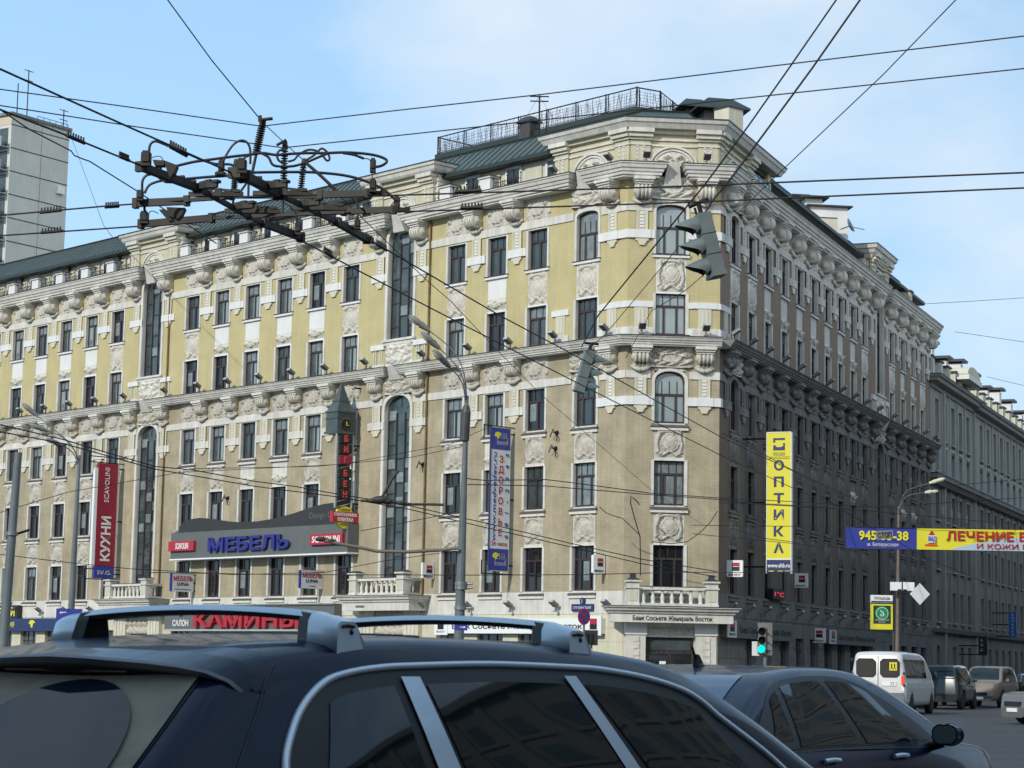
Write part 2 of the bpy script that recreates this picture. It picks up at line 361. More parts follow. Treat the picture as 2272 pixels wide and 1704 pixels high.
# ground floor: rusticated piers between dark shop windows
def ground_floor(f, stone, holes):
    mb = MB(); g = MB(); cur = ext[f][0]; k = 0
    for x0, x1 in holes + [(ext[f][1], ext[f][1])]:
        z = 0.0
        while z < 3.89 and x0-cur > .05:
            mb.box(cur, x0, -.02, .3, z, min(z+.62, 3.9), stone); mb.box(cur+.02, x0-.02, .0, .3, z+.58, z+.66, stone); z += .65
        if x1 > x0:
            mb.box(x0, x1, 0, .3, 3.1, 3.9, stone); mb.box(x0, x1, 0.05, .3, 0, .45, stone)
            g.box(x0, x1, .2, .24, .45, 3.1, 'pane_m'); 
            for q in range(1, 3): g.box(x0+(x1-x0)*q/3-.03, x0+(x1-x0)*q/3+.03, .16, .22, .45, 3.1, 'frame')
            g.box(x0, x1, .16, .22, 2.4, 2.48, 'frame')
            g.obj('shop_window', bld, FP(f,0,0), RZ[f]); g = MB()
        cur = x1
    mb.obj('ground_floor_wall', bld, FP(f,0,0), RZ[f])
ground_floor('L', 'creamL', [(x-.95, x+.95) for x in sorted(LA+LB+LC)])
ground_floor('C', 'creamL', [])
ground_floor('R', 'grime_shade', [(x-.95, x+.95) for x in RW+RV])
# --- windows
def arc_top(w2, zs, za, n=10):                                 # points of an arched head from right to left
    return [(w2*math.cos(math.pi*i/n), zs+(za-zs)*math.sin(math.pi*i/n)**.75) for i in range(n+1)]
def window_meshes(wd, z0, z1, kind, arch=None, leaves=2):
    """meshes of one window with its sill line at z=0: frame, pane, surround, sill"""
    H = z1-z0; h = wd/2; fr = MB(); su = MB(); si = MB(); y = .2
    tr = H*.70 if arch is None else H*.66
    fr.box(-h, -h+.07, y-.05, y+.03, 0, H if arch is None else arch[0], 'frame'); fr.box(h-.07, h, y-.05, y+.03, 0, H if arch is None else arch[0], 'frame')
    fr.box(-h+.07, h-.07, y-.05, y+.03, 0, .1, 'frame'); fr.box(-h+.07, h-.07, y-.06, y+.03, tr-.05, tr+.05, 'frame')
    if arch is None: fr.box(-h+.07, h-.07, y-.05, y+.03, H-.06, H, 'frame')
    if leaves == 2: fr.box(-.06, .06, y-.055, y+.02, .1, tr-.05, 'frame')
    else:
        for s in (-1, 1): fr.box(s*h*.42-.05, s*h*.42+.05, y-.055, y+.02, .1, tr-.05, 'frame')
    nb = 3 if leaves == 2 else 4
    for q in range(1, nb): xq = -h+wd*q/nb; fr.box(xq-.018, xq+.018, y-.03, y+.02, tr+.05, H-(.06 if arch is None else .05), 'frame')
    if arch:
        zs, za = arch; out = arc_top(h, zs, za)
        for i in range(len(out)-1):
            (xa, a0), (xb, b0) = out[i], out[i+1]
            fr.prism_xz([(xa, a0), (xb, b0), (xb*.9, b0-.07), (xa*.9, a0-.07)], y-.05, y+.03, 'frame')
    # stone surround: jambs, head
    s_ = 'white' if kind != 'R' else 'white'
    if kind == 'low': s_ = 'grime_shade'
    hh = H if arch is None else arch[0]
    for s in (-1, 1):
        su.box(s*h, s*(h-.012), -.03, .2, 0, hh, s_); su.box(s*h, s*(h+.13), -.05, .02, 0, hh, s_)
    if arch is None: su.box(-h, h, -.03, .2, H-.012, H, s_)
    else:
        zs, za = arch; o2 = arc_top(h+.14, zs, za+.14); o1_ = arc_top(h, zs, za)
        for i in range(len(o2)-1):
            su.prism_xz([o2[i], o2[i+1], o1_[i+1], o1_[i]], -.05, .2, s_, smooth=False)
    if z0 < 14:
        sl = mat('grey_sill', (.10,.09,.085) if kind != 'low' else (.07,.065,.06), .6, var=.15); si.prism_yz([(-.16, -.20), (-.16, -.16), (.18, .02), (.18, -.20)], -h-.17, h+.17, sl); si.box(-h-.15, h+.15, -.12, .05, -.34, -.20, s_)
    else: si.box(-h-.16, h+.16, -.1, .18, -.14, -.0, 'whitep'); si.box(-h-.18, h+.18, -.13, .16, -.02, .02, 'frame')
    return fr.mesh('window_frame'), su.mesh('window_surround'), si.mesh('window_sill')
def pane_mesh(wd, H, v, arch=None):
    mb = MB(); h = wd/2; rnd = random.Random(v*13+int(wd*100)); zt = H*.68
    pts = [(-h, 0), (h, 0)] + (arc_top(h-.02, *arch) if arch else [(h, H), (-h, H)])
    base = ['pane_d', 'pane_m', 'pane_c', 'pane_m', 'pane_d', 'pane_s', 'pane_t'][v % 7]
    if v == 5:
        mb.prism_xz(pts, .2, .215, 'pane_s')
    else:
        mb.prism_xz(pts, .2, .215, base)
        if v % 3 != 0:                                          # a blind or curtain half drawn behind one leaf
            x0 = rnd.uniform(-h+.08, 0); mb.box(x0, x0+rnd.uniform(.25, .5), .192, .2, rnd.choice((.1, .5)), zt-.05, rnd.choice(('pane_c', 'pane_s', 'pane_m')))
        if v % 2: mb.box(-h+.08, h-.08, .193, .2, zt+.06, H-.05 if not arch else arch[0], 'pane_c')
    return mb.mesh('window_pane')
_wm = {}
stuffw = MB(); NWIN = 0
def put_window(f, x, wd, row, v):
    global NWIN
    z0, z1 = ROWS[row]; arch = None; leaves = 2
    if (f, x) in ARCH:
        leaves = 3
        if row == 4: arch = (2.12, 2.42)
        if row == 2: arch = (1.9, 2.46)
    kind = 'low' if (f == 'R' and row < 3) else 'up'
    key = (wd, row, kind, bool(arch))
    if key not in _wm: _wm[key] = window_meshes(wd, z0, z1, kind, arch, leaves)
    H = z1-z0
    if (f, x, ) and ('p', wd, row, v, bool(arch)) not in _wm: _wm[('p', wd, row, v, bool(arch))] = pane_mesh(wd, H, v, arch)
    fr, su, si = _wm[key]; pn = _wm[('p', wd, row, v, bool(arch))]
    if NWIN < 100:
        NWIN += 1
        wo = put('window', fr, f, x, 0, z0, bld)
        inst('pane', pn, wo); inst('surround', su, wo); inst('sill', si, wo)
    else:
        T = Matrix.Translation(FP(f, x, 0, z0)) @ Matrix.Rotation(RZ[f], 4, 'Z')
        for me in (fr, su, si, pn):
            for mi_, mm in enumerate(me.materials):
                fl = [tuple(p.vertices) for p in me.polygons if p.material_index == mi_]
                stuffw.add([T @ q.co for q in me.vertices], fl, mm)
rv = random.Random(3)
todo = [('C', CX, 1.46)] + [('L', x, wd) for x, wd in reversed(cols['L']) if (('L', x) not in TALL)] + [('R', x, wd) for x, wd in cols['R'] if ('R', x) not in TALL]
for f, x, wd in todo:
    for row in (4, 3, 2, 1, 0):
        if f == 'C': v = 5 if row in (4, 3, 2) else (0 if row == 0 else 2)
        elif row == 0 or (row == 1 and f == 'L' and x < -18): v = rv.choice((0, 4, 4, 0, 3))
        elif f == 'R': v = rv.choice((0, 1, 4, 3))
        elif x == LE: v = rv.choice((2, 1, 6))
        else: v = rv.choice((0, 1, 2, 3, 6, 4, 1))
        put_window(f, x, wd, row, v)
so = stuffw.obj('window', bld); so['kind'] = 'stuff'
# --- tall stair windows
def stair_window(wd, z0, zs, za, kind):
    fr, pn, su, si = MB(), MB(), MB(), MB(); h = wd/2; H = zs-z0; y = .26; s_ = 'white' if kind != 'low' else 'grime_shade'
    out = arc_top(h, zs-z0, za-z0, 12)
    pn.prism_xz([(-h, 0), (h, 0)] + out[1:-1] + [], y, y+.02, 'pane_t')
    rnd = random.Random(int(z0*10)+int(wd*10)); n = 7; third = wd/3
    for q in (-1, 1): fr.box(q*third/2-.04, q*third/2+.04, y-.06, y+.02, 0, H-.1, 'frame')
    for c in range(3):
        zz = .7 + .55*(c % 2)
        while zz < H-.2:
            fr.box(-h+third*c, -h+third*(c+1), y-.04, y+.02, zz-.03, zz+.03, 'frame')
            if rnd.random() < .28 and zz > 1: pn.box(-h+third*c+.05, -h+third*(c+1)-.05, y-.01, y, zz+.05, zz+.55, 'pane_c')
            elif rnd.random() < .4: pn.box(-h+third*c+.05, -h+third*(c+1)-.05, y-.01, y, zz+.05, zz+.95, 'pane_m')
            zz += 1.28
    for q in (-1, 1): fr.box(q*h, q*(h-.06), y-.06, y+.02, 0, H, 'frame')
    for ang in (.22, .5, .78):                                  # fan bars in the head
        i = int(ang*12); fr.tube([(out[i][0]*.45, y-.01, H-.1+(out[i][1]-H)*.35), (out[i][0], y-.01, out[i][1])], .03, 'frame', 4)
    for s in (-1, 1): su.box(s*h, s*(h-.012), -.02, .26, 0, H, s_); su.box(s*h, s*(h+.2), -.07, .02, 0, H, s_)
    o2 = arc_top(h+.2, H, za-z0+.22, 12)
    for i in range(12): su.prism_xz([o2[i], o2[i+1], out[i+1], out[i]], -.07, .26, s_)
    si.box(-h-.3, h+.3, -.2, .2, -.12, 0, s_); si.box(-h-.22, h+.22, -.12, .2, -.3, -.12, s_)
    return fr.mesh('stair_window'), pn.mesh('pane'), su.mesh('surround'), si.mesh('sill')
for f, x, wd in (('L', T1, 2.1), ('L', T2, 2.1), ('L', T3, 2.1), ('R', RT, 1.9)):
    for z0, zs, za, lowz in ((18.4, 23.7, 24.42, 0), (5.7, 14.6, 15.4, 1)):
        ms = stair_window(wd, z0, zs, za, 'low' if (f == 'R' and lowz) else 'up')
        wo = put('stair_window', ms[0], f, x, 0, z0, bld)
        for nm, me in zip(('pane', 'surround', 'sill'), ms[1:]): inst(nm, me, wo)
        # wall pieces beside the arched head
# --- bands that run round the corner: lintel courses
for z0, z1, t in ((22.92, 23.3, .06), (14.92, 15.28, .06)):
    for f, st_ in (('L', 'white'), ('C', 'white'), ('R', 'white' if z0 > 20 else 'grime_shade')):
        mb = MB()
        a, b = ext[f]; cuts = sorted([(x-wd/2-.2, x+wd/2+.2) for x, wd in cols[f] if (f, x) in TALL or (f, x) in ARCH]); cur = a
        for c0, c1 in cuts + [(b, b)]:
            if c0-cur > .02: mb = MB(); mb.box(cur, c0, -t, .02, z0, z1, st_); mb.obj('lintel_course', bld, FP(f,0,0), RZ[f])
            cur = c1
# --- pier ornaments: band, corbel, ladder panel; and brackets, friezes, cartouches
def pier_mesh(wp, wc, st_, cr_, z0=21.6):
    mb = MB(); h = wp/2; c = wc/2
    mb.box(-h, h, -.10, .02, 0, .4, st_); mb.box(-c-.12, c+.12, -.14, .02, .0, .4, st_)
    pts = [(-c,0),(-c,-.12),(-c+.08,-.14),(-c+.14,-.24),(-c+.2,-.34),(c-.2,-.34),(c-.14,-.24),(c-.08,-.14),(c,-.12),(c,0)]
    mb.prism_xz(pts, -.10, .02, cr_)
    mb.box(-c+.03, c-.03, -.05, .02, .4, 1.33, cr_)
    for q in (-1, 1): mb.box(q*(c-.03), q*(c-.14), -.075, .0, .4, 1.33, cr_)
    for q in range(5): mb.box(-.1, .1, -.085, -.04, .5+.16*q, .6+.16*q, st_)
    return mb.mesh('pier_ornament')
def swirl(a, b, cx_, cz_, r0, k=3.2, sgn=1):
    dx, dz = (a-cx_)*sgn, b-cz_; d = math.hypot(dx, dz)
    if d > r0: return 0
    th = math.atan2(dz, dx)
    return (.6+.4*math.cos(th - d/r0*k*2*math.pi/1.4))*min(1, (1-d/r0)*3)
def cart_h(a, b):
    r = math.hypot(a/.50, (b-.06)/.50); th = math.atan2((b-.06)/.50, a/.50); h = .0; A = abs(a)
    if r < 1: h = .02+.055*math.sqrt(1-r*r)
    h = max(h, .085*math.exp(-((r-1.02)/.07)**2))
    if b < .2: h = max(h, (.10*(.72+.28*math.cos(26*th)))*math.exp(-((r-1.30)/.11)**2)*min(1, (.2-b)*3))
    h = max(h, .09*math.exp(-((A-.80-.07*math.cos(4.2*b+.4))/.075)**2)*(-.62 < b < .72))
    for s in (-1, 1):
        h = max(h, .12*swirl(a, b, s*.66, .76, .23, sgn=s), .10*swirl(a, b, s*.62, -.78, .20, sgn=s), .08*swirl(a, b, s*.86, -.62, .13, sgn=-s))
    h = max(h, .085*math.exp(-((b-.80+.22*a*a)/.085)**2)*(A < .62), .075*math.exp(-((b+.80-.16*math.cos(a*4.5))/.075)**2)*(A < .72), .06*math.exp(-((b-.62)/.06)**2)*(A < .3))
    return h*max(0, min(1, (1-A)*8))*max(0, min(1, (1-abs(b))*8))
def small_h(a, b):
    h = .09*(.5+.5*math.cos(b*3.1))*(.45+.55*abs(math.sin(a*6.5+math.sin(b*5)*1.3)))*(abs(a) < .93)
    r = math.hypot(a/.33, b/.55); h = max(h*.9, .1*math.exp(-((r-1)/.2)**2), .06 if r < .8 else 0)
    for s in (-1, 1): h = max(h, .12*swirl(a, b, s*.72, .1, .33, sgn=s))
    return h*max(0, min(1, (1-abs(b))*4))
def frieze_h(a, b):
    r = math.hypot(a/.46, (b-.12)/.62); th = math.atan2((b-.12)/.62, a/.46)
    if r < .95: return .05+.03*math.sqrt(1-(r/.95)**2)
    h = .12*math.exp(-((r-1.08)/.12)**2)*(.75+.25*math.cos(9*th))
    lf = .11*max(0, math.sin(a*10+2*math.sin(b*4)))*max(0, math.sin(b*7+2.2*math.sin(a*5+1)))+.03*abs(math.sin(a*21+b*17))
    h = max(h, lf*(.9 if abs(a) < .97 else .1))
    return h*max(0, min(1, (1-abs(b))*6))
def keyst_h(a, b):
    h = .10*abs(math.sin(a*7+math.sin(b*6)*1.4))*abs(math.cos(b*5-a*a*2))+.04
    r = math.hypot(a/.42, (b+.05)/.42); h = max(h*(r > .8), .15*math.exp(-((r-1)/.18)**2), .08 if r < .85 else 0)
    for s in (-1, 1): h = max(h, .16*swirl(a, b, s*.7, .3, .3, sgn=s), .12*swirl(a, b, s*.65, -.55, .25, sgn=-s))
    return h*max(0, min(1, (1-abs(a))*5))
def bracket_mesh(w, H, proj, mat_, cap):
    """scroll console hanging below the soffit: origin at the top, wall plane y=0"""
    mb = MB(); h = w/2
    mb.box(-h-.12, h+.12, -proj-.08, .0, -.14, 0, cap); mb.box(-h-.07, h+.07, -proj, .0, -.24, -.14, cap); mb.box(-h-.02, h+.02, -proj+.08, .0, -.34, -.24, cap)
    pr = []
    r = proj*.42; cy_, cz_ = -proj+r+.10, -.34-r*.85
    for i in range(13): t = math.pi*.62-math.pi*1.35*i/12; pr.append((cy_-r*math.sin(t+.2)*1.0, cz_+r*math.cos(t+.2)))
    pr = [(0, -.34), (-proj+.16, -.34)] + [(cy_+r*math.cos(t), cz_+r*math.sin(t)) for t in [math.pi*.75+math.pi*.9*i/8 for i in range(9)]] + [(-.18, -H*.78), (0, -H*.9)]
    mb.prism_yz(pr, -h, h, mat_, smooth=False)
    for q in range(4): xq = -h+w*(q+.5)/4; mb.tube([(xq, y_-.015, z_) for y_, z_ in pr[2:12]], w/11, mat_, 5, smooth=True)
    for s in (-1, 1): mb.lathe([(r*.8, 0), (r*.75, .05), (r*.3, .06), (r*.22, .1)], mat_, 10, Matrix.Translation((s*h, cy_, cz_)) @ Matrix.Rotation(s*math.pi/2, 4, 'Y'))
    rnd = random.Random(5)
    for i in range(13):
        a = -1+2*i/12; z_ = -H*.80-.22*(1-a*a)*H*.6; mb.ball((a*h*1.05, -.10-.10*(1-a*a), z_), .075+.03*rnd.random(), mat_, 6, 4)
    for i in range(7):
        a = -1+2*i/6; mb.ball((a*h*.7, -.17, -H*.80-.08*(1-a*a)), .07, mat_, 6, 4)
    return mb.mesh('bracket')
pm = {'up': pier_mesh(1.36, .72, 'whitep', 'creamL'), 'lo': pier_mesh(1.36, .72, 'white', 'creamL'), 'Rup': pier_mesh(1.5, .72, 'white', 'white'), 'Rlo': pier_mesh(1.5, .72, 'grime_shade', 'grime_shade'),
      'cup': pier_mesh(1.16, .62, 'whitep', 'creamL'), 'tup': pier_mesh(2.0, .72, 'whitep', 'creamL')}
bm5 = bracket_mesh(.74, 1.25, .78, M['relief'], 'white'); bm3 = bracket_mesh(.74, 1.22, .56, M['reliefL'], 'white'); bm3r = bracket_mesh(.74, 1.22, .56, M['grime_shade'], 'grime_shade'); bm5r = bracket_mesh(.74, 1.25, .78, M['white'], 'white')
def rel(w, H, nx, nz, fn, m, name='cartouche'):
    mb = MB(); mb.field(-w/2, w/2, 0, H, nx, nz, fn, m, -.004); return mb.mesh(name)
cart = rel(1.34, 1.62, 34, 38, cart_h, 'relief'); cartl = rel(1.34, 1.35, 34, 34, cart_h, 'reliefL'); cartr = rel(1.26, 1.35, 26, 28, cart_h, 'grime_shade'); cartru = rel(1.26, 1.62, 26, 28, cart_h, 'white')
smal = rel(1.36, .58, 36, 18, small_h, 'relief', 'small_relief'); smalr = rel(1.26, .58, 26, 14, small_h, 'white', 'small_relief')
frz5 = rel(1.75, .98, 46, 26, frieze_h, 'relief', 'frieze_relief'); frz3 = rel(1.75, 1.02, 46, 26, frieze_h, 'reliefL', 'frieze_relief')
frz5r = rel(1.75, .98, 34, 20, frieze_h, 'white', 'frieze_relief'); frz3r = rel(1.75, 1.02, 34, 20, frieze_h, 'grime_shade', 'frieze_relief')
keyr = rel(2.3, 1.1, 50, 28, keyst_h, 'relief', 'keystone_relief'); keyrl = rel(2.3, .95, 50, 26, keyst_h, 'reliefL', 'keystone_relief')
for f in 'LCR':
    up = f != 'R'
    for x, wd in cols[f]:
        k = (f, x)
        if k in TALL or k in ARCH:
            put('keystone_relief', keyr, f, x, -.0, 23.5 if k in ARCH else 23.6, bld) if k in ARCH else None
            put('keystone_relief', keyrl, f, x, -.0, 15.45, bld)
        else:
            put('frieze_relief', frz5 if up else frz5r, f, x, 0, 23.34, bld); put('frieze_relief', frz3 if up else frz3r, f, x, 0, 15.32, bld)
        if k in TALL: continue
        # spandrels, top down: below the fifth floor, below the third, below the second
        edge = (x in (LA[0], LA[2], LB[0], LB[-1], LC[0], RW[0], RW[-1], RV[0], RV[-1])) or k in ARCH
        if edge: put('cartouche', cart if up else cartru, f, x, .02, 19.08, bld)
        else: put('small_relief', smal if up else smalr, f, x, .02, 19.1, bld)
        r2 = rv.random()
        if r2 < .72 or x in (LA[0], LA[2]) or k in ARCH: put('cartouche', cartl if up else cartr, f, x, .02, 11.22, bld)
        else: put('small_relief', smal if up else smalr, f, x, .02, 11.25, bld)
        put('cartouche', cartl if up else cartr, f, x, .02, 7.28, bld)
    for x0, x1 in piers(f):
        if x1-x0 < .5: continue
        c = (x0+x1)/2; n_ = 'up' if up else 'Rup'; l_ = 'lo' if up else 'Rlo'
        wide = x1-x0
        def orn(me, me2, xc):
            put('pier_ornament', me, f, xc, 0, 21.6, bld); put('pier_ornament', me2, f, xc, 0, 13.65, bld)
            put('bracket', bm5 if up else bm5r, f, xc, 0, 24.42, bld); put('bracket', bm3 if up else bm3r, f, xc, 0, 16.42, bld)
        if f == 'L' and abs(x1) < .01: orn(pm['cup'], pm['cup'], -.95)
        elif f == 'C': orn(pm['cup'], pm['cup'], .68 if c < 2 else 3.72)
        elif f == 'R' and x0 == 0: orn(pm['Rup'] if False else pm['Rup'], pm['Rlo'], 1.0)
        elif wide > 2.0 and f == 'L':
            for t in (T1, T2, T3):
                if abs(x0-(t+1.05)) < .1: orn(pm[n_], pm[l_], t+1.05+.68)
                if abs(x1-(t-1.05)) < .1: orn(pm[n_], pm[l_], t-1.05-.68)
        elif wide > 3: orn(pm[n_], pm[l_], x0+.8); orn(pm[n_], pm[l_], x1-.8)
        else: orn(pm[n_], pm[l_], c)
for z0, z1, t in ((21.6, 22.0, .09), (13.65, 14.05, .09), (18.28, 18.56, .06), (16.95, 17.32, .06)):
    for pth, m_ in ((seg_ := fpath(('L', -1.88, 0), ('L', 0, 0), ('C', 1.30, 0)), 'whitep'), (fpath(('C', 2.9, 0), ('R', 0, 0), ('R', 1.62, 0)), 'whitep')):
        mb = MB(); sweep(mb, [(-.05, z0), (t, z0), (t, z1), (-.05, z1)], pth, m_); mb.obj('band_course', bld)
# --- cornices
def cornice(path, z0, z1, proj, st_, ret=(False, False), scale=1.0):
    mb = MB(); H = z1-z0
    prof = [(-.3, z0), (proj*.62, z0), (proj*.62, z0+H*.12), (proj*.72, z0+H*.16), (proj*.74, z0+H*.36), (proj*.80, z0+H*.38), (proj*.84, z0+H*.60), (proj*.90, z0+H*.62), (proj*.95, z0+H*.86), (proj, z0+H*.9), (proj, z1), (-.3, z1)]
    P = [Vector(p) for p in path]
    if ret[0]: d = (P[1]-P[0]).normalized(); P = [P[0]+Vector((-d.y, d.x, 0))*.9] + P
    if ret[1]: d = (P[-1]-P[-2]).normalized(); P = P + [P[-1]+Vector((-d.y, d.x, 0))*.9]
    sweep(mb, prof, P, st_)
    sweep(mb, [(-.3, z1), (proj+.03, z1), (proj+.03, z1+.035), (-.3, z1+.10)], P, 'flash')
    mb.obj('cornice', bld)
G = .42
def seg(*a): return fpath(*[(f, x, 0) for f, x in a])
PJ, PM = .95, .74
for z0, z1, pj, lower in ((24.42, 25.08, PJ, False), (16.42, 16.84, PM, True)):
    e = G+pj; rw = 'white' if not lower else 'grime_shade'
    cornice(seg(('L', LEND), ('L', T3-e)), z0, z1, pj, 'white', (False, True)); cornice(seg(('L', T3+e), ('L', T2-e)), z0, z1, pj, 'white', (True, True)); cornice(seg(('L', T2+e), ('L', T1-e)), z0, z1, pj, 'white', (True, True))
    if lower:
        mb = cornice(seg(('L', T1+e), ('L', 0), ('R', 0)), z0, z1, pj, 'white', (True, False))
        # the right street side: grime and street-canyon shade in its colour
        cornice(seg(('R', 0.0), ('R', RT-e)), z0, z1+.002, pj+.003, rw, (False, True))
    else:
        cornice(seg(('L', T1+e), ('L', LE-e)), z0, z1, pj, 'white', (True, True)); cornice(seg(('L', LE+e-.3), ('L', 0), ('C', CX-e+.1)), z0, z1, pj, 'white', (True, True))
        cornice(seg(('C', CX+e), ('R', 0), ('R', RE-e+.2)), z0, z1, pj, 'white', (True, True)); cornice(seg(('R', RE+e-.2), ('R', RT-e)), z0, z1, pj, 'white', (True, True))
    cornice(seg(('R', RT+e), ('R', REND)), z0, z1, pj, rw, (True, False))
def keystone(w, z0, z1, m):
    mb = MB(); mb.add([(-w*.95,-.25,z0),(w*.95,-.25,z0),(w*.95,.2,z0),(-w*.95,.2,z0),(-w*.55,-.62,z1),(w*.55,-.62,z1),(w*.55,.2,z1),(-w*.55,.2,z1)], [(0,3,2,1),(4,5,6,7),(0,1,5,4),(1,2,6,5),(2,3,7,6),(3,0,4,7)], m); return mb.mesh('keystone')
ks5, ks3 = keystone(.46, 24.1, 25.2, 'white'), keystone(.5, 16.2, 16.9, 'white')
for f, x in (('L', T1), ('L', T2), ('L', T3), ('L', LE), ('C', CX), ('R', RE), ('R', RT)):
    put('keystone', ks5, f, x, 0, 0, bld)
    if (f, x) in TALL: put('keystone', ks3, f, x, 0, 0, bld)
# relief panel above mid cornice under the tall windows and small balusters beside
tallp = rel(2.2, 1.15, 50, 26, keyst_h, 'white', 'keystone_relief')
sm = MB(); sm.box(-.55, .55, -.12, .05, .72, 1.0, 'whitep'); [sm.box(q*.16-.05, q*.16+.05, -.06, .02, -.1, .72, 'creamL') for q in (-2, -1, 1, 2)]; sm.box(-.6, .6, -.1, .05, -.25, -.08, 'white'); smm = sm.mesh('pier_base')
for f, x in (('L', T1), ('L', T2), ('R', RT)):
    put('keystone_relief', tallp, f, x, -.01, 16.95, bld)
    for s in (-1, 1): put('pier_base', smm, f, x+s*1.75, 0, 17.2, bld)
# corner: blocks above the mid cornice
for f, x in (('L', -.95), ('C', .68), ('C', 3.72), ('L', -4.45), ('R', .9)):
    mb = MB(); mb.box(-.6, .6, -.08, .02, 18.3, 18.58, 'whitep'); mb.box(-.6, .6, -.08, .02, 16.95, 17.3, 'white'); mb.box(-.32, .32, -.05, .02, 17.3, 18.3, 'creamL')
    for s in (-1, 1): mb.box(s*.1-.05, s*.1+.05, -.07, -.02, 17.45, 18.2, 'white')
    mb.obj('pier_base', bld, FP(f, x, 0, 0), RZ[f])
# downpipes
for x, z0, z1 in ((-14.25, 4.9, 24.4), (-38.3, 4.9, 24.4)):
    mb = MB(); mb.tube([(0, -.1, z0), (0, -.1, z1)], .055, 'rust', 6); mb.obj('drainpipe', bld, FP('L', x, 0), RZ['L'])
# floodlights on the mid cornice and on the base band
def flood():
    mb = MB(); T = Matrix.Translation((0, -.1, .36)) @ Matrix.Rotation(R(-32), 4, 'X') @ Matrix.Scale(.82, 4)
    mb.box(-.2, .2, -.32, .18, -.09, .09, 'lampgrey', T); mb.box(-.17, .17, -.34, -.32, -.07, .07, 'silver', T); mb.box(-.04, .04, -.04, .04, 0, .42, 'lampgrey'); mb.box(-.09, .09, -.09, .09, 0, .04, 'lampgrey'); return mb.mesh('floodlight')
fm = flood(); fl = []
for f in 'LCR':
    for x0, x1 in piers(f):
        if x1-x0 > .6: fl.append((f, (x0+x1)/2))
for f, x in fl:
    if f == 'C': x = .68 if x < 2 else 3.72
    put('floodlight', fm, f, x, -.4, 16.95, bld)
    if f != 'C': put('floodlight', fm, f, x+.2, -.25, 4.0, bld)
for f, x in (('L', -.8), ('C', .8), ('C', 3.7), ('L', -4.6)): put('floodlight', fm, f, x, -.4, 25.16, bld)
# ================================================================= attic storey, roof, pylons, balconies of the corner building
def offp(f, x, y): return FP(f, x, y)
a_l, a_c, a_r = offs(1.0)[0], offs(1.0)[1], offs(1.0)[2]
def path_off(d, xl=LEND, xr=REND): q = offs(d); return [FP('L', xl, d), q[1], q[2], FP('R', xr, d)]
mb = MB(); sweep(mb, [(-.3, 25.0), (0, 25.0), (0, 26.72), (-.3, 26.72)], path_off(.95), 'creamL'); 
for x in sorted(LA+LB+LC): mb.box(x-.25, x+.55, .98, 1.0, 25.35, 26.4, 'pane_d') if False else None
mb.obj('attic_wall', bld)
for x, wd in cols['L']:
    if ('L', x) in TALL or ('L', x) in ARCH: continue
    m2 = MB(); m2.box(-.45, .45, -.03, .0, .1, 1.38, 'pane_d'); m2.box(-.62, -.45, -.06, .02, 0, 1.5, 'whitep'); m2.box(.45, .62, -.06, .02, 0, 1.5, 'whitep'); m2.box(-.62, .62, -.06, .02, 1.38, 1.52, 'whitep'); m2.box(.9, 2.1, -.05, .0, .2, 1.3, 'creamL'); m2.box(-.03, .03, -.05, 0, .1, 1.38, 'frame')
    put('attic_window', m2.mesh('attic_window'), 'L', x+.1, .93, 25.1, bld)
postm = MB(); postm.box(-.40, .40, -.3, .3, 0, .82, 'whitep'); postm.box(-.47, .47, -.37, .37, .82, .93, 'white'); postm.add([(-.53,-.43,.93),(.53,-.43,.93),(.53,.43,.93),(-.53,.43,.93),(0,0,1.1)], [(0,1,2,3),(0,1,4),(1,2,4),(2,3,4),(3,0,4)], 'flash'); pom = postm.mesh('parapet_post')
def iron_panel(w):
    mb = MB(); 
    for z in (.08, .52): mb.box(-w/2, w/2, -.015, .015, z-.015, z+.015, 'iron')
    n = int(w/.16)
    for i in range(n+1):
        x = -w/2+w*i/n; mb.box(x-.012, x+.012, -.012, .012, 0, .62 if i % 3 else .8, 'iron')
        if i % 3 == 0: mb.ball((x, 0, .8), .05, 'iron', 5, 3)
        if i % 3 == 1: mb.tube([(x+.13*math.cos(t), 0, .3+.13*math.sin(t)) for t in [q*.7 for q in range(9)]], .016, 'iron', 4)
    return mb.mesh('parapet_railing')
irm = iron_panel(2.0)
for x in LA+LB+LC:
    if abs(x-LA[2]) < .1: continue
    put('parapet_post', pom, 'L', x-.75, .0, 25.1, bld); put('parapet_railing', irm, 'L', x+.72, -.1, 25.1, bld)
for x in [-13.6, -24.0+.6, -30.0, -36.0, -44.0, -50.0, -56.0]:
    m2 = MB(); m2.box(-.09, .09, .72, .92, 25.1, 26.7, 'flash'); m2.obj('attic_pipe', bld, FP('L', x-1.55, 0), RZ['L'])
# mansard roof: eave gutter, slope with standing seams, flat top
rf = MB(); EV, RGD = (.45, 26.72), (2.1, 28.3)
sweep(rf, [(-EV[0], 26.62), (-EV[0]+.12, 26.66), (-EV[0]+.12, 26.85), (-EV[0], 26.9), (-1.2, 26.9), (-1.2, 26.62)], path_off(0), 'roofd')
sweep(rf, [(-EV[0], 26.86), (-RGD[0], RGD[1]), (-RGD[0]-.4, RGD[1]), (-1.1, 26.86)], path_off(0), 'roof')
sweep(rf, [(-RGD[0], RGD[1]-.05), (-RGD[0]+.08, RGD[1]+.08), (-12, RGD[1]+.7), (-12, RGD[1]-.05)], path_off(0), 'roofd')
slope = math.hypot(RGD[0]-EV[0], RGD[1]-26.86)
for f, xa, xb in (('L', LEND+.5, -2.2), ('R', 6.0, REND-.3)):
    n = int((xb-xa)/.55)
    for i in range(n):
        x = xa+(xb-xa)*i/n; p, q = FP(f, x, EV[0], 26.90), FP(f, x, RGD[0], RGD[1]+.04); rf.tube([p, q], .028, 'roof', 4, cap=False)
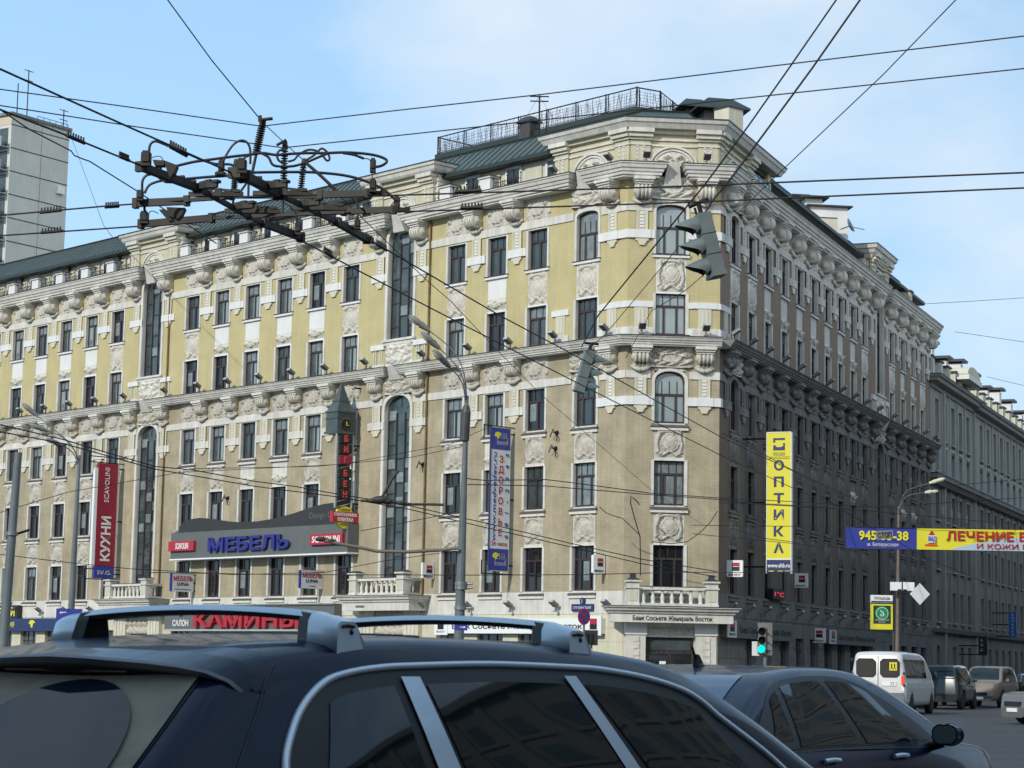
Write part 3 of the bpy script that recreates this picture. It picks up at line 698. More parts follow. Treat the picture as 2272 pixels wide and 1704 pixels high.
rf.obj('roof', bld)
# pylons over the tall windows and round the corner
def arch_relief(w, H, m='white', bars=True):
    mb = MB()
    for k, (rr, t) in enumerate(((1.0, .10), (.86, .07))):
        o2 = [(w/2*rr*math.cos(math.pi*i/14), H*rr*math.sin(math.pi*i/14)) for i in range(15)]; o1 = [(x*(.91), z*(.90)) for x, z in o2]
        for i in range(14): mb.prism_xz([o2[i], o2[i+1], o1[i+1], o1[i]], -t-.03*(1-k), .02, m)
    mb.field(-w*.40, w*.40, 0, H*.74, 40, 20, lambda a, b: (max(.13*swirl(a, b, .68, -.35, .34), .13*swirl(a, b, -.68, -.35, .34, sgn=-1), .15*swirl(a, b, .32, .25, .26, sgn=-1), .15*swirl(a, b, -.32, .25, .26), .12*math.exp(-((math.hypot(a/.16, (b+.25)/.2)-1)/.35)**2))+.02)*(1 if a*a+((b+1)/2)**2 < .92 else 0), 'relief', -.005)
    return mb
def pylon_front(mb, f, x0, x1, zb, zt, doarch=True):
    """one face: pilasters with slots at both ends, entablature mouldings, arched relief"""
    w = x1-x0
    P = lambda x, y, z: FP(f, x, y, z)
    T = Matrix.Translation(FP(f, 0, 0, 0)) @ Matrix.Rotation(RZ[f], 4, 'Z')
    pw = min(.95, w*.24)
    for xa, xb in ((x0, x0+pw), (x1-pw, x1)):
        mb.box(xa, xb, -.12, .05, zb, zt-.35, 'cream', T); 
        for q in (.34, .66): 
            for j in range(4): xc = xa+(xb-xa)*q; mb.box(xc-.06, xc+.06, -.15, -.1, zb+.35+j*.2, zb+.50+j*.2, 'white', T)
        mb.box(xa-.06, xb+.06, -.22, .05, zt-.52, zt-.40, 'white', T); mb.box(xa-.10, xb+.10, -.34, .05, zt-.40, zt-.2, 'creamL', T); mb.box(xa-.14, xb+.14, -.46, .05, zt-.2, zt, 'white', T)
        mb.box(xa-.04, xb+.04, -.17, .05, zt-.78, zt-.70, 'white', T)
    mb.box(x0+pw, x1-pw, -.07, .05, zt-.80, zt-.72, 'white', T); mb.box(x0+pw, x1-pw, -.09, .05, zt-.52, zt-.44, 'white', T); mb.box(x0+pw, x1-pw, -.2, .05, zt-.2, zt, 'creamL', T)
for t in (T1, T2):
    pb = MB(); T = Matrix.Translation(FP('L', 0, 0, 0)) @ Matrix.Rotation(RZ['L'], 4, 'Z'); x0, x1 = t-2.55, t+2.55
    pb.box(x0, x1, .0, 3.4, 25.05, 27.0, 'cream', T); pylon_front(pb, 'L', x0, x1, 25.1, 26.92)
    # right return visible from the street
    pb.box(x1, x1+.14, .1, 1.0, 25.05, 26.9, 'whitep', T); [pb.box(x1, x1+.2, .05, 1.05, 25.3+.3*j, 25.45+.3*j, 'white', T) for j in range(5)]
    po = pb.obj('pylon', bld)
    cp = MB(); pts = fpath(('L', x0, 3.4), ('L', x0, 0), ('L', x1, 0), ('L', x1, 3.4)); sweep(cp, [(-.2, 26.92), (.42, 26.92), (.5, 27.02), (.55, 27.2), (.62, 27.24), (.66, 27.4), (-.2, 27.4)], pts, 'white'); sweep(cp, [(-3, 27.55), (-3, 27.4), (.7, 27.4), (.7, 27.44)], pts, 'flash', cap=False)
    cp.obj('pylon_cornice', po); 
    ar = arch_relief(2.5, 1.0); ar.obj('arched_relief', po, FP('L', t, -.02, 25.12), RZ['L'])
# corner pylon
pb = MB(); XL, XR = -5.2, 6.2
base = [FP('L', XL, .25), offs(.25)[1], offs(.25)[2], FP('R', XR, .25), FP('R', XR, 4.5), FP('L', XL, 4.5)]
pb.prism_xy([(p.x, p.y) for p in base], 25.0, 27.0, 'cream')
sh = .25
for f, x0, x1 in (('L', XL, -.1), ('C', .12, 4.33), ('R', .1, XR)):
    off = FP(f, 0, sh) - FP(f, 0, 0)
    tmp = MB(); pylon_front(tmp, f, x0, x1, 25.1, 26.92); tmp.v = [tuple(Vector(v)+off) for v in tmp.v]
    for fc, mi_, s_ in zip(tmp.f, tmp.m, tmp.sm): pb.add([tmp.v[i] for i in fc], [tuple(range(len(fc)))], tmp.mats[mi_])
po = pb.obj('corner_pylon', bld)
cp = MB(); pts = [FP('L', XL, 3.0), FP('L', XL, sh), offs(sh)[1], offs(sh)[2], FP('R', XR+3.6, sh), FP('R', XR+3.6, 3.0)]
sweep(cp, [(-.2, 26.92), (.45, 26.92), (.52, 27.04), (.58, 27.14), (.64, 27.18), (.70, 27.36), (-.2, 27.36)], pts, 'white'); sweep(cp, [(-2.6, 27.7), (-2.6, 27.3), (.73, 27.36), (.73, 27.41)], pts, 'flash')
cp.obj('pylon_cornice', po)
for f, x in (('L', LE), ('C', CX+.1), ('R', 2.7)): ar = arch_relief(2.5 if f != 'C' else 2.35, 1.0); ar.obj('arched_relief', po, FP(f, x, sh-.03, 25.14), RZ[f])
# terrace to the right of the corner pylon: columns, glass rail, recess
tr = MB(); T = Matrix.Translation(FP('R', 0, 0, 0)) @ Matrix.Rotation(RZ['R'], 4, 'Z')
tr.box(XR, XR+3.4, 2.2, 2.4, 25.1, 26.95, 'creamL', T); tr.box(XR+.6, XR+2.8, 2.15, 2.2, 25.2, 26.5, 'pane_m', T); tr.box(XR+3.0, XR+3.5, .2, .7, 25.1, 26.95, 'creamL', T); tr.obj('terrace', bld)
gl = MB(); gl.box(XR, XR+3.0, .15, .17, 25.55, 26.25, 'pane_c', T); [gl.box(XR+q, XR+q+.05, .12, .2, 25.1, 26.35, 'steel', T) for q in (0, 1, 2, 2.95)]; gl.box(XR, XR+3.0, .12, .2, 26.25, 26.3, 'steel', T); gl.obj('terrace_railing', bld)
# low dark roof edge with snow guards along the right-hand cornice
sg = MB(); xa, xb = XR+3.6, RT-2.4
sg.prism_yz([(-.3, 25.12), (1.6, 26.15), (2.2, 26.15), (2.2, 25.12)], xa, xb, 'roofd', T)
for i in range(26): 
    x = xa+.5+(xb-xa-1)*i/25; z = 25.62+.25*(i % 3 == 0); y = .62+.45*(i % 3 == 0); sg.tube([T @ Vector((x, y, z)), T @ Vector((x+.1, y-.05, z+.22))], .04, 'rust' if i % 4 else 'steel', 5)
sg.obj('snow_guard_roof', bld)
sg = MB(); sg.prism_yz([(.1, 25.12), (.8, 26.2), (1.6, 26.2), (1.6, 25.12)], RT+2.8, REND-6, 'roofd', T); sg.box(REND-6.6, REND-5.9, .0, 1.7, 25.1, 26.5, 'creamL', T); sg.box(REND-6.7, REND-5.8, -.1, 1.8, 26.5, 26.6, 'flash', T); sg.obj('roof_edge', bld)
# pylon over the right-hand tall window
pb = MB(); x0, x1 = RT-2.3, RT+2.3
pb.box(x0, x1, .1, 3.0, 25.05, 27.0, 'cream', T); off = FP('R', 0, .1)-FP('R', 0, 0); pylon_front(pb, 'R', x0, x1, 25.1, 26.92)
[pb.box(x0-.16, x0, .3, 2.8, 25.05+.0, 26.6, 'whitep', T)]
po = pb.obj('pylon', bld)
cp = MB(); pts = fpath(('R', x0, 3.0), ('R', x0, .1), ('R', x1, .1), ('R', x1, 3.0)); sweep(cp, [(-.2, 26.6), (.2, 26.6), (.3, 26.8), (.42, 26.92), (.5, 27.1), (.6, 27.16), (.66, 27.4), (-.2, 27.4)], pts, 'white'); sweep(cp, [(-2.4, 27.55), (-2.4, 27.4), (.7, 27.4), (.7, 27.44)], pts, 'flash', cap=False); cp.obj('pylon_cornice', po)
ar = arch_relief(2.3, 1.0); ar.obj('arched_relief', po, FP('R', RT, .05, 25.12), RZ['R'])
# roof-top fence with dry climbers
def fence_run(pts, z0, h):
    mb = MB(); rnd = random.Random(11)
    for i in range(len(pts)-1):
        p, q = Vector(pts[i]), Vector(pts[i+1]); L = (q-p).length; n = max(1, round(L/2.1)); d = (q-p)/L
        for j in range(n+1): c = p+d*(L*j/n); mb.tube([c+Vector((0,0,z0)), c+Vector((0,0,z0+h+.05))], .035, 'iron', 4)
        for j in range(n): c = p+d*(L*j/n+.16); mb.tube([c+Vector((0,0,z0)), c+Vector((0,0,z0+h))], .02, 'iron', 4)
        mb.tube([p+Vector((0,0,z0+h)), q+Vector((0,0,z0+h))], .035, 'iron', 4); mb.tube([p+Vector((0,0,z0+.12)), q+Vector((0,0,z0+.12))], .02, 'iron', 4)
        for k in range(5): z = z0+.2+k*.15; mb.tube([p+d*(L*t/8)+Vector((0,0,z+.03*math.sin(t*2.1+k))) for t in range(9)], .009, 'poledark', 3)
        m = int(L/.085)
        for k in range(m):
            a = p+d*(L*(k+rnd.random())/m); t = rnd.uniform(-.25, .25)
            mb.tube([a+Vector((0,0,z0)), a+d*t*.6+Vector((0,0,z0+h*.5)), a+d*t+Vector((0,0,z0+h*rnd.uniform(.7,1.02)))], .010, 'vine', 3)
    return mb
def pxof(P):
    q = P - Vector((0, 0, EYE)); return 1136+FPX*q.dot(RIGHT)/q.dot(FWD)
f1 = at(1413, 194, 104.5); f2 = at(1465, 196, 105.2); zf = f1.z; t_ = 0.0
while pxof(f1+dL*t_) > 972: t_ += .05
f0 = f1+dL*t_; f3 = f2+dR*6.0
fl_ = lambda p: Vector((p.x, p.y, 0))-K1
for run in ([fl_(f0), fl_(f1)], [fl_(f1), fl_(f2)], [fl_(f2), fl_(f3)], [fl_(f0), fl_(f0)+Vector((.735, .678, 0))*2.5]): fence_run(run, zf-1.0, 1.0).obj('roof_fence', bld)
fence_run([FP('R', 7.0, 2.4), FP('R', 12.5, 2.4)], 27.3, 1.0).obj('roof_fence', bld)
# rounded lookout in front of the fence corner, vents
mb = MB(); pp_ = [fl_(f0)+Vector((-.15,-.15,0)), fl_(f1)+Vector((-.1,-.2,0)), fl_(f2)+Vector((.2,-.2,0)), fl_(f3), fl_(f3)+Vector((-3, 3, 0)), fl_(f0)+Vector((2, 2, 0))]; mb.prism_xy([(p.x, p.y) for p in pp_], 27.3, zf-1.0, 'roofd'); mb.obj('roof_platform', bld)
def chimney(name, c, rz, wx, wy, z0, z1, body, capw, caph, cap='roofd', hip=True, base=None):
    mb = MB(); T = Matrix.Translation(c) @ Matrix.Rotation(rz, 4, 'Z')
    mb.box(-wx/2, wx/2, -wy/2, wy/2, z0, z1, body, T)
    if base: mb.box(-wx/2-.25, wx/2+.25, -wy/2-.25, wy/2+.25, z0, z0+base, 'creamL', T)
    a, b = wx/2+capw, wy/2+capw
    vs = [(-a,-b,z1),(a,-b,z1),(a,b,z1),(-a,b,z1),(-a,-b,z1+.08),(a,-b,z1+.08),(a,b,z1+.08),(-a,b,z1+.08)]
    k = .45 if hip else .9
    vs += [(-a*k,-b*k,z1+caph),(a*k,-b*k,z1+caph),(a*k,b*k,z1+caph),(-a*k,b*k,z1+caph)]
    mb.add([T @ Vector(v) for v in vs], [(0,3,2,1),(0,1,5,4),(1,2,6,5),(2,3,7,6),(3,0,4,7),(4,5,9,8),(5,6,10,9),(6,7,11,10),(7,4,8,11),(8,9,10,11)], cap)
    return mb.obj(name, bld, (0,0,0), 0)
def rp_(px, py, Y): return at(px, py, Y)-K1
for (pxa, pxb, ytop, ybot, Y, body, capw, caph) in ((1512, 1560, 214, 262, 107, 'poledark', .45, .55), (1548, 1640, 212, 262, 105.5, 'poledark', .5, .7)):
    p = rp_(pxa, ytop, Y); q = rp_(pxb, ybot, Y); wx = q.x-p.x
    chimney('roof_vent', Vector(((p.x+q.x)/2, p.y+1.0, 0)), R(12), wx*.85, 1.6, 27.4, p.z-caph, body, capw, caph)
p = rp_(1598, 238, 103.5); q = rp_(1641, 262, 103.5); chimney('chimney', Vector(((p.x+q.x)/2, p.y+.6, 0)), R(40), 1.0, 1.0, 26.9, p.z, 'creamL', .04, .06, 'flash', False)
p = rp_(1175, 262, 110); chimney('roof_vent', Vector((p.x, p.y, 0)), R(-47), .8, .7, 28.0, p.z-.3, 'poledark', .12, .35)
# antenna on the roof that carries a span wire
mb = MB(); p = rp_(1197, 278, 108.5); q = rp_(1197, 212, 108.5); mb.tube([p-Vector((0,0,1)), q], .05, 'iron', 6); [mb.tube([q+Vector((-.5+.1*abs(z),0,z)), q+Vector((.5-.1*abs(z),0,z))], .035, 'iron', 4) for z in (-.05, -.3)]
for s in (-1, 1): mb.tube([q, q+Vector((s*1.1, 0, -1.9))], .008, 'iron', 3)
mb.obj('roof_mast', bld)
# tall white stair block and its chimneys on the right-hand roof
def px_block(name, pxa, pxb, ytop, ybot, Y, depth, body, rz=R(10), cap=.12, caph=.08):
    p = rp_(pxa, ytop, Y); q = rp_(pxb, ybot, Y); wx = (q.x-p.x)
    return chimney(name, Vector(((p.x+q.x)/2, p.y+depth/2, 0)), rz, wx, depth, min(q.z, p.z-1), p.z, body, cap, caph, 'flash', False)
px_block('stair_block', 1788, 1874, 458, 560, 128, 3.5, 'whitep', R(8), .25, .12)
px_block('chimney', 1784, 1822, 440, 456, 128, 1.2, 'whitep', R(8), .35, .15); px_block('chimney', 1762, 1782, 436, 456, 129, 1.0, 'whitep', R(8), .3, .12)
px_block('chimney', 1800, 1858, 484, 600, 126.8, .3, 'creamL', R(8), .0, .02)
mb = MB(); c = rp_(1883, 502, 127); T2_ = Matrix.Translation(c) @ Matrix.Rotation(R(65), 4, 'Y') @ Matrix.Rotation(R(20), 4, 'X'); mb.lathe([(.02, 0), (.3, .05), (.45, .16), (.46, .17), (.3, .08), (.02, .03)], 'steel', 14, T2_); mb.tube([c, c+Vector((.9, -.3, -.25))], .03, 'steel', 4); mb.tube([c, c+Vector((-.5, 0, -.2))], .04, 'steel', 4); mb.obj('satellite_dish', bld)
for (xa, xb, yt, yb) in ((1545, 1557, 0, 0),): pass
# balconies
def balcony(f, x, z0, w, proj, n, posts, canopy_h, wcan, st_='white', text=None):
    b = MB(); h = w/2; T = None
    # canopy entablature below
    ww = wcan/2; pts = [Vector((-ww, .1, 0)), Vector((-ww, -proj+.3, 0)), Vector((ww, -proj+.3, 0)), Vector((ww, .1, 0))]
    sweep(b, [(-1.2, z0-canopy_h), (.02, z0-canopy_h), (.02, z0-canopy_h*.45), (.10, z0-canopy_h*.42), (.12, z0-canopy_h*.28), (.22, z0-canopy_h*.25), (.26, z0-canopy_h*.08), (.34, z0-.04), (.34, z0), (-1.2, z0)], pts, st_); b.box(-ww+.1, ww-.1, -proj+.4, 0, z0-canopy_h+.01, z0-.01, st_)
    sweep(b, [(-1.2, z0), (.36, z0), (.36, z0+.03), (-1.2, z0+.05)], pts, 'flash')
    o = b.obj('balcony', bld, FP(f, x, 0), RZ[f])
    r = MB(); yb = -proj+.55
    r.box(-h, h, yb-.14, yb+.14, z0+.05, z0+.17, st_); r.box(-h, h, yb-.16, yb+.16, z0+.78, z0+.92, st_); r.box(-h, h, yb-.18, yb+.18, z0+.92, z0+.945, 'flash')
    for s in (-1, 1):
        r.box(s*h-s*.0, s*(h-.12), yb, .0, z0+.05, z0+.17, st_); r.box(s*h, s*(h-.14), yb, .0, z0+.78, z0+.92, st_)
        for yq in range(2): 
            yy = yb+.45+yq*.45
            if yy < -.1: r.lathe([(.05, z0+.17), (.09, z0+.32), (.05, z0+.58), (.08, z0+.78)], st_, 8, Matrix.Translation((s*(h-.07), yy, 0)))
    r.obj('rail', o)
    bl = MB(); bl.lathe([(.10, 0), (.10, .05), (.07, .07), (.105, .2), (.10, .28), (.055, .42), (.06, .52), (.09, .57), (.09, .61)], st_, 10); bme = bl.mesh('baluster'); inner = h-.55
    for i in range(n): inst('baluster', bme, o, (-inner+2*inner*(i+.5)/n, yb, z0+.17))
    pm_ = MB(); pm_.box(-.30, .30, -.28, .28, 0, .14, st_); pm_.box(-.27, .27, -.25, .25, .14, .82, st_); pm_.box(-.17, .17, -.27, -.25, .25, .72, 'creamL'); pm_.box(-.33, .33, -.31, .31, .82, .9, st_); pm_.box(-.27, .27, -.25, .25, .9, 1.12, st_); pm_.box(-.36, .36, -.34, .34, 1.12, 1.2, st_)
    pm_.add([(-.36,-.34,1.2),(.36,-.34,1.2),(.36,.34,1.2),(-.36,.34,1.2),(-.15,-.13,1.32),(.15,-.13,1.32),(.15,.13,1.32),(-.15,.13,1.32)], [(0,1,5,4),(1,2,6,5),(2,3,7,6),(3,0,4,7),(4,5,6,7)], 'flash')
    if posts: pm_.box(-.13, .13, -.11, .11, 1.3, 1.5, 'flash')
    pme = pm_.mesh('balcony_post')
    for s in (-1, 1): inst('post', pme, o, (s*(h-.27), yb, z0))
    if text:
        t = MB(); text_mesh(t, text[0], text[3] if len(text) > 3 else 0, z0-canopy_h*.72, text[1], 'sigk', -proj+.28, text[2], .02, bold=.012); t.obj('lettering', o)
    return o
balcony('L', T1, 4.85, 4.4, 1.5, 8, False, .75, 5.4, 'white', ('КОРОБКА', .11, .7, -1.2))
balcony('L', T2, 4.9, 4.4, 1.5, 8, False, .75, 5.4)
balcony('C', CX+.05, 4.22, 4.2, 1.35, 7, True, .72, 5.6, 'white', ('Банк Сосьете Женераль Восток', .21, 3.7))
# chamfer portal: pilasters and door
mb = MB()
for x0, x1 in ((.1, 1.0), (3.35, 4.3)):
    mb.box(x0, x1, -.4, .1, 0, 2.95, 'white'); mb.box(x0-.06, x1+.06, -.46, .1, 2.95, 3.5, 'whitep'); mb.box(x0+.3, x1-.28, -.43, -.38, .3, 2.85, 'relief'); [mb.box(x0+.33, x1-.31, -.45, -.42, .4+.32*q, .6+.32*q, 'white') for q in range(8)]; mb.box(x0-.08, x1+.08, -.47, .1, 0, .4, 'white')
mb.box(1.0, 3.35, -.25, .1, 2.85, 3.5, 'white'); mb.field(1.1, 3.25, 2.95, 3.3, 40, 8, lambda a, b: .06*abs(math.sin(a*12))*(1-b*b), 'reliefL', -.26)
mb.obj('portal', bld, FP('C', 0, 0), RZ['C'])
dr = MB(); dr.box(1.05, 3.3, -.02, .04, 0, 2.85, 'frame'); dr.box(1.2, 2.1, -.06, -.01, .25, 2.1, 'pane_d'); dr.box(2.25, 3.15, -.06, -.01, .25, 2.1, 'pane_d'); dr.box(1.2, 3.15, -.06, -.01, 2.25, 2.75, 'pane_m'); dr.box(1.7, 2.0, -.08, -.06, 1.5, 1.75, 'sigw'); dr.obj('entrance_door', bld, FP('C', 0, 0), RZ['C'])
for t in (T1, T2):
    mb = MB(); mb.box(-2.4, -1.2, -.3, .1, 0, 4.1, 'creamL'); mb.box(1.2, 2.4, -.3, .1, 0, 4.1, 'creamL'); [mb.box(s*1.8-.45+q*.3, s*1.8-.3+q*.3, -.34, -.28, .4, 3.7, 'white') for s in (-1, 1) for q in range(3)]; mb.field(-1.2, 1.2, 2.9, 4.1, 30, 14, lambda a, b: .2*abs(math.sin(a*8+b*2))*abs(math.cos(b*4)), 'reliefL', -.05); mb.obj('portal', bld, FP('L', t, 0), RZ['L'])
    d = MB(); d.box(-.75, .75, -.06, .0, 0, 2.75, 'wood'); d.box(-.9, .9, -.1, -.0, 2.75, 2.95, 'frame'); [d.box(-.65+q*.7, -.05+q*.7, -.09, -.05, .3, 2.5, 'wood') for q in (0, 1)]; d.obj('entrance_door', bld, FP('L', t, 0), RZ['L'])
# ================================================================= pavement, neighbours, tower block
pv = MB(); sweep(pv, [(-.2, .004), (4.6, .004), (4.6, .13), (-.2, .14)], [FP('L', LEND, 0), FP('L', 0, 0), FP('R', 0, 0)], 'pave'); struct(pv.obj('pavement', None, K1))
pv = MB(); sweep(pv, [(-.2, .004), (3.0, .004), (3.0, .13), (-.2, .14)], [FP('R', .05, 0), FP('R', 110, 0)], 'pave'); struct(pv.obj('pavement', None, K1+Vector((0,0,.003))))
def neighbour(name, x0, x1, label, st_, stD, first, pitch, zc, tallbay=None, win_w=1.25):
    b = empty(name, FW('R', x0, 0), 0, label, 'building'); O = FP('R', x0, 0); w = x1-x0
    def nput(nm, mb, x=0, y=0, z=0): 
        o = mb.obj(nm, b, FP('R', x0+x, y, z)-O, RZ['R']); return o
    cs = []; x = first
    while x+win_w/2 < w-.6:
        if not tallbay or abs(x-tallbay) > 1.7: cs.append(x)
        x += pitch
    up, lo, tm = MB(), MB(), MB(); cur = 0
    for c in cs+[w+win_w/2]:
        a = min(c-win_w/2, w)
        up.box(cur, a, 0, .4, 14.6, zc-.7, st_); lo.box(cur, a, 0, .4, 0, 14.6, stD); cur = c+win_w/2
    rows = [(1.0, 3.3), (5.0, 7.1), (8.6, 10.7), (12.0, 13.9), (15.4, 16.9), (17.7, 20.4)]
    win = MB(); fr = MB()
    for c in cs:
        a, e = c-win_w/2, c+win_w/2; prev = 0
        for z0, z1 in rows:
            (lo if z0 < 14.5 else up).box(a, e, .02, .4, prev, z0, stD if z0 < 14.5 else st_); prev = z1
            win.box(a, e, .3, .34, z0, z1, 'pane_m' if random.random() < .6 else 'pane_d'); fr.box(c-.04, c+.04, .27, .3, z0, z1, 'frame'); fr.box(a, e, .27, .3, z0+(z1-z0)*.68, z0+(z1-z0)*.72, 'frame'); tm.box(a-.12, e+.12, -.14, .3, z0-.14, z0-.02, st_)
        up.box(a, e, .02, .4, prev, zc-.7, st_)
        for j in range(3): tm.box(a+.1, e-.1, -.04, .05, 16.95+.0+j*.24, 17.06+j*.24, 'white' if j == 1 else 'rbrown')
    for i in range(len(cs)-1):
        m = (cs[i]+cs[i+1])/2; tm.box(m-.2, m+.2, -.08, .02, 17.4, zc-.75, st_); tm.box(m-.3, m+.3, -.08, .02, 4.4, 14.4, stD); tm.box(m-.42, m+.42, -.12, .02, 12.4, 13.0, st_)
    nput('upper_wall', up); nput('lower_wall', lo); nput('wall_trim', tm)['kind'] = 'stuff'
    for k, z in enumerate((5.0, )): pass
    wo = win.obj('window', b, FP('R', x0, 0)-O, RZ['R']); wo['kind'] = 'stuff'; fo = fr.obj('window_frame', b, FP('R', x0, 0)-O, RZ['R']); fo['kind'] = 'stuff'
    c1 = MB(); pth = [FP('R', x0, 1.0)-O, FP('R', x0, 0)-O, FP('R', x1, 0)-O, FP('R', x1, 1.0)-O]
    sweep(c1, [(-.3, zc-.75), (.12, zc-.75), (.16, zc-.45), (.62, zc-.40), (.70, zc-.2), (.85, zc-.12), (.9, zc), (-.3, zc)], pth, st_); sweep(c1, [(-.3, zc), (.93, zc), (.93, zc+.05), (-.3, zc+.12)], pth, 'flash'); c1.obj('cornice', b)
    c2 = MB(); sweep(c2, [(-.2, 14.3), (.3, 14.32), (.5, 14.62), (.6, 14.66), (.62, 14.95), (-.2, 14.98)], pth, stD); sweep(c2, [(-.2, 14.97), (.65, 14.95), (.65, 15.0), (-.2, 15.1)], pth, 'flash'); c2.obj('cornice', b)
    c3 = MB(); sweep(c3, [(-.2, 4.2), (.25, 4.22), (.35, 4.5), (-.2, 4.5)], pth[1:3], stD); c3.obj('cornice', b)
    co_ = MB(); T = Matrix.Translation(FP('R', x0, 0)-O) @ Matrix.Rotation(RZ['R'], 4, 'Z'); co_.box(.1, w-.1, .36, 13, .1, zc-.1, 'black', T); co_.box(.0, w, .6, 12.8, zc-.1, zc+.15, 'roofd', T); co_.obj('core', b)
    at_ = MB(); at_.prism_yz([(1.0, zc), (3.2, zc+2.2), (9, zc+2.2), (9, zc)], .2, w-.2, 'roofd', T); at_.obj('roof', b)
    for i, c in enumerate(cs):
        d = MB(); d.box(-.55, .55, .0, .6, 0, 1.5, 'creamL'); d.box(-.7, .7, -.1, .7, 1.5, 1.62, 'flash'); d.box(-.3, .3, -.03, 0, .3, 1.3, 'pane_d'); d.obj('parapet_post', b, FP('R', x0+c, .25, zc+.1)-O, RZ['R'])
        if i % 2: continue
        ch = MB(); ch.box(-.5, .5, -.6, .6, 0, 2.6+.3*(i % 3), 'whitep'); ch.box(-.85, .85, -.95, .95, 2.75+.3*(i % 3), 2.95+.3*(i % 3), 'flash'); [ch.box(s*.4-.05, s*.4+.05, -.5, .5, 2.6, 2.8+.3*(i % 3), 'flash') for s in (-1, 1)]; ch.obj('chimney', b, FP('R', x0+c+1.2, 3.4, zc+1.5)-O, RZ['R'])
    return b, nput
nb1, np1 = neighbour('street_building', 50.32, 66.6, 'grey stuccoed building adjoining the ornate corner building, with white chimneys under dark caps', 'stucco', 'stuccoD', 2.3, 2.95, 21.75)
nb2, np2 = neighbour('street_building', 66.64, 112.0, 'farthest grey building down the side street, with yellow dormers above its cornice', 'stucco', 'stuccoD', 3.4, 3.1, 21.6)
# curved pediment above the first neighbour's cornice
mb = MB(); o2 = [(2.6*math.cos(math.pi*i/12), .75*math.sin(math.pi*i/12)) for i in range(13)]
mb.prism_xz(o2, -.7, .6, 'creamL'); mb.box(-2.7, 2.7, -.8, .6, -.4, -.05, 'whitep'); mb.box(-2.2, -1.2, .0, .6, -1.6, -.4, 'creamL'); mb.box(1.2, 2.2, 0, .6, -1.6, -.4, 'creamL'); np1('pediment', mb, 13.6, .1, 23.3)
for x, w_ in ((4.2, .5), (16.1, .3)): 
    mb = MB(); mb.box(-w_/2, w_/2, -.2, .1, .0, 21.0, 'stucco'); np1('pilaster', mb, x, 0, 0)
# --- far tower block
far = at(155, 274, 262); dT = Vector((.57, .82, 0)).normalized(); near = Vector((far.x, far.y, 0)) - dT*9.4
tz = math.atan2(dT.y, dT.x); tower = empty('apartment_tower', near, 0, 'pale concrete panel apartment tower far behind, with balconies and roof aerials', 'building')
TT = Matrix.Rotation(tz, 4, 'Z')
cnc = mat('pale_concrete', (.62,.62,.56), .85, var=.06, vscale=.25, stain=.12, streak=.06); cnp = mat('pinkish_panel', (.58,.50,.40), .85, var=.06, vscale=.3); blc = mat('blue_grey_balcony', (.30,.36,.40), .7, var=.1)
mb = MB(); H = far.z-1.0; mb.box(0, 9.4, 0, 26, 0, H, cnc, TT); tb = mb.obj('wall', tower)
j = MB()
for k in range(int(H/2.85)): j.box(-.02, 9.43, -.035, .0, H-1.2-k*2.85, H-1.08-k*2.85, 'poledark', TT)
j.box(4.9, 4.94, -.03, .0, 0, H, 'grime_shade', TT); j.obj('panel_joint', tower)
rt = MB(); rt.box(-.3, 9.6, -.3, 26.2, H, H+.35, 'grime_shade', TT); rt.obj('roof', tower)
rl = MB(); [rl.box(q, q+.05, -.1, -.05, H+.35, H+.76, 'iron', TT) for q in range(4, 10)]; rl.box(4, 9, -.1, -.05, H+.7, H+.76, 'iron', TT);  rl.obj('roof_railing', tower)
for x, h in ((2.6, 6.2), (1.0, 4.2), (8.6, 2.6)):
    a = MB(); a.tube([TT @ Vector((x, .3, H)), TT @ Vector((x, .3, H+h))], .07, 'iron', 5); [a.tube([TT @ Vector((x-.7, .3, H+h-.1-q)), TT @ Vector((x+.7, .3, H+h-.1-q))], .05, 'iron', 4) for q in (0, 1.2)] if x != 1.0 else None; a.obj('aerial', tower)
side = MB(); 
for k in range(int(H/2.85)):
    z = H-1.2-k*2.85; wdw = MB()
    wdw.box(-.02, .0, .5, 4.2, z-2.5, z-.3, 'pane_m', TT); wdw.box(-1.35, -1.2, .2, 5.0, z-2.75, z-1.6, blc, TT); wdw.box(-1.3, 0, .2, 5.0, z-2.85, z-2.72, blc, TT); wdw.box(-.05, -.02, 2.6, 2.75, z-2.5, z-.3, 'whitep', TT); wdw.box(-.03, 0, 6.5, 8.5, z-2.2, z-.6, 'pane_m', TT)
    wdw.obj('balcony', tower)
pk = MB(); pk.box(-.04, -.0, .0, 5.2, H-1.1, H-.05, cnp, TT); pk.box(-1.3, 0, 5.0, 5.15, 0, H-1.1, cnp, TT); pk.obj('panel', tower)
ac = MB(); ac.box(7.6, 8.6, -.5, -.04, H-8.2, H-7.3, 'sigw', TT); ac.obj('air_conditioner', tower)
# ================================================================= vehicles
def crom(ctrl, x):
    if x <= ctrl[0][0]: return ctrl[0][1]
    if x >= ctrl[-1][0]: return ctrl[-1][1]
    for i in range(len(ctrl)-1):
        if ctrl[i][0] <= x <= ctrl[i+1][0]: break
    (x1, y1), (x2, y2) = ctrl[i], ctrl[i+1]; h = x2-x1
    s = (y2-y1)/h
    m1 = s if i == 0 else (.5*(s+(y1-ctrl[i-1][1])/(x1-ctrl[i-1][0])) if s*(y1-ctrl[i-1][1]) > 0 else 0)
    m2 = s if i == len(ctrl)-2 else (.5*(s+(ctrl[i+2][1]-y2)/(ctrl[i+2][0]-x2)) if s*(ctrl[i+2][1]-y2) > 0 else 0)
    t = (x-x1)/h
    return (2*t**3-3*t*t+1)*y1+(t**3-2*t*t+t)*h*m1+(-2*t**3+3*t*t)*y2+(t**3-t*t)*h*m2
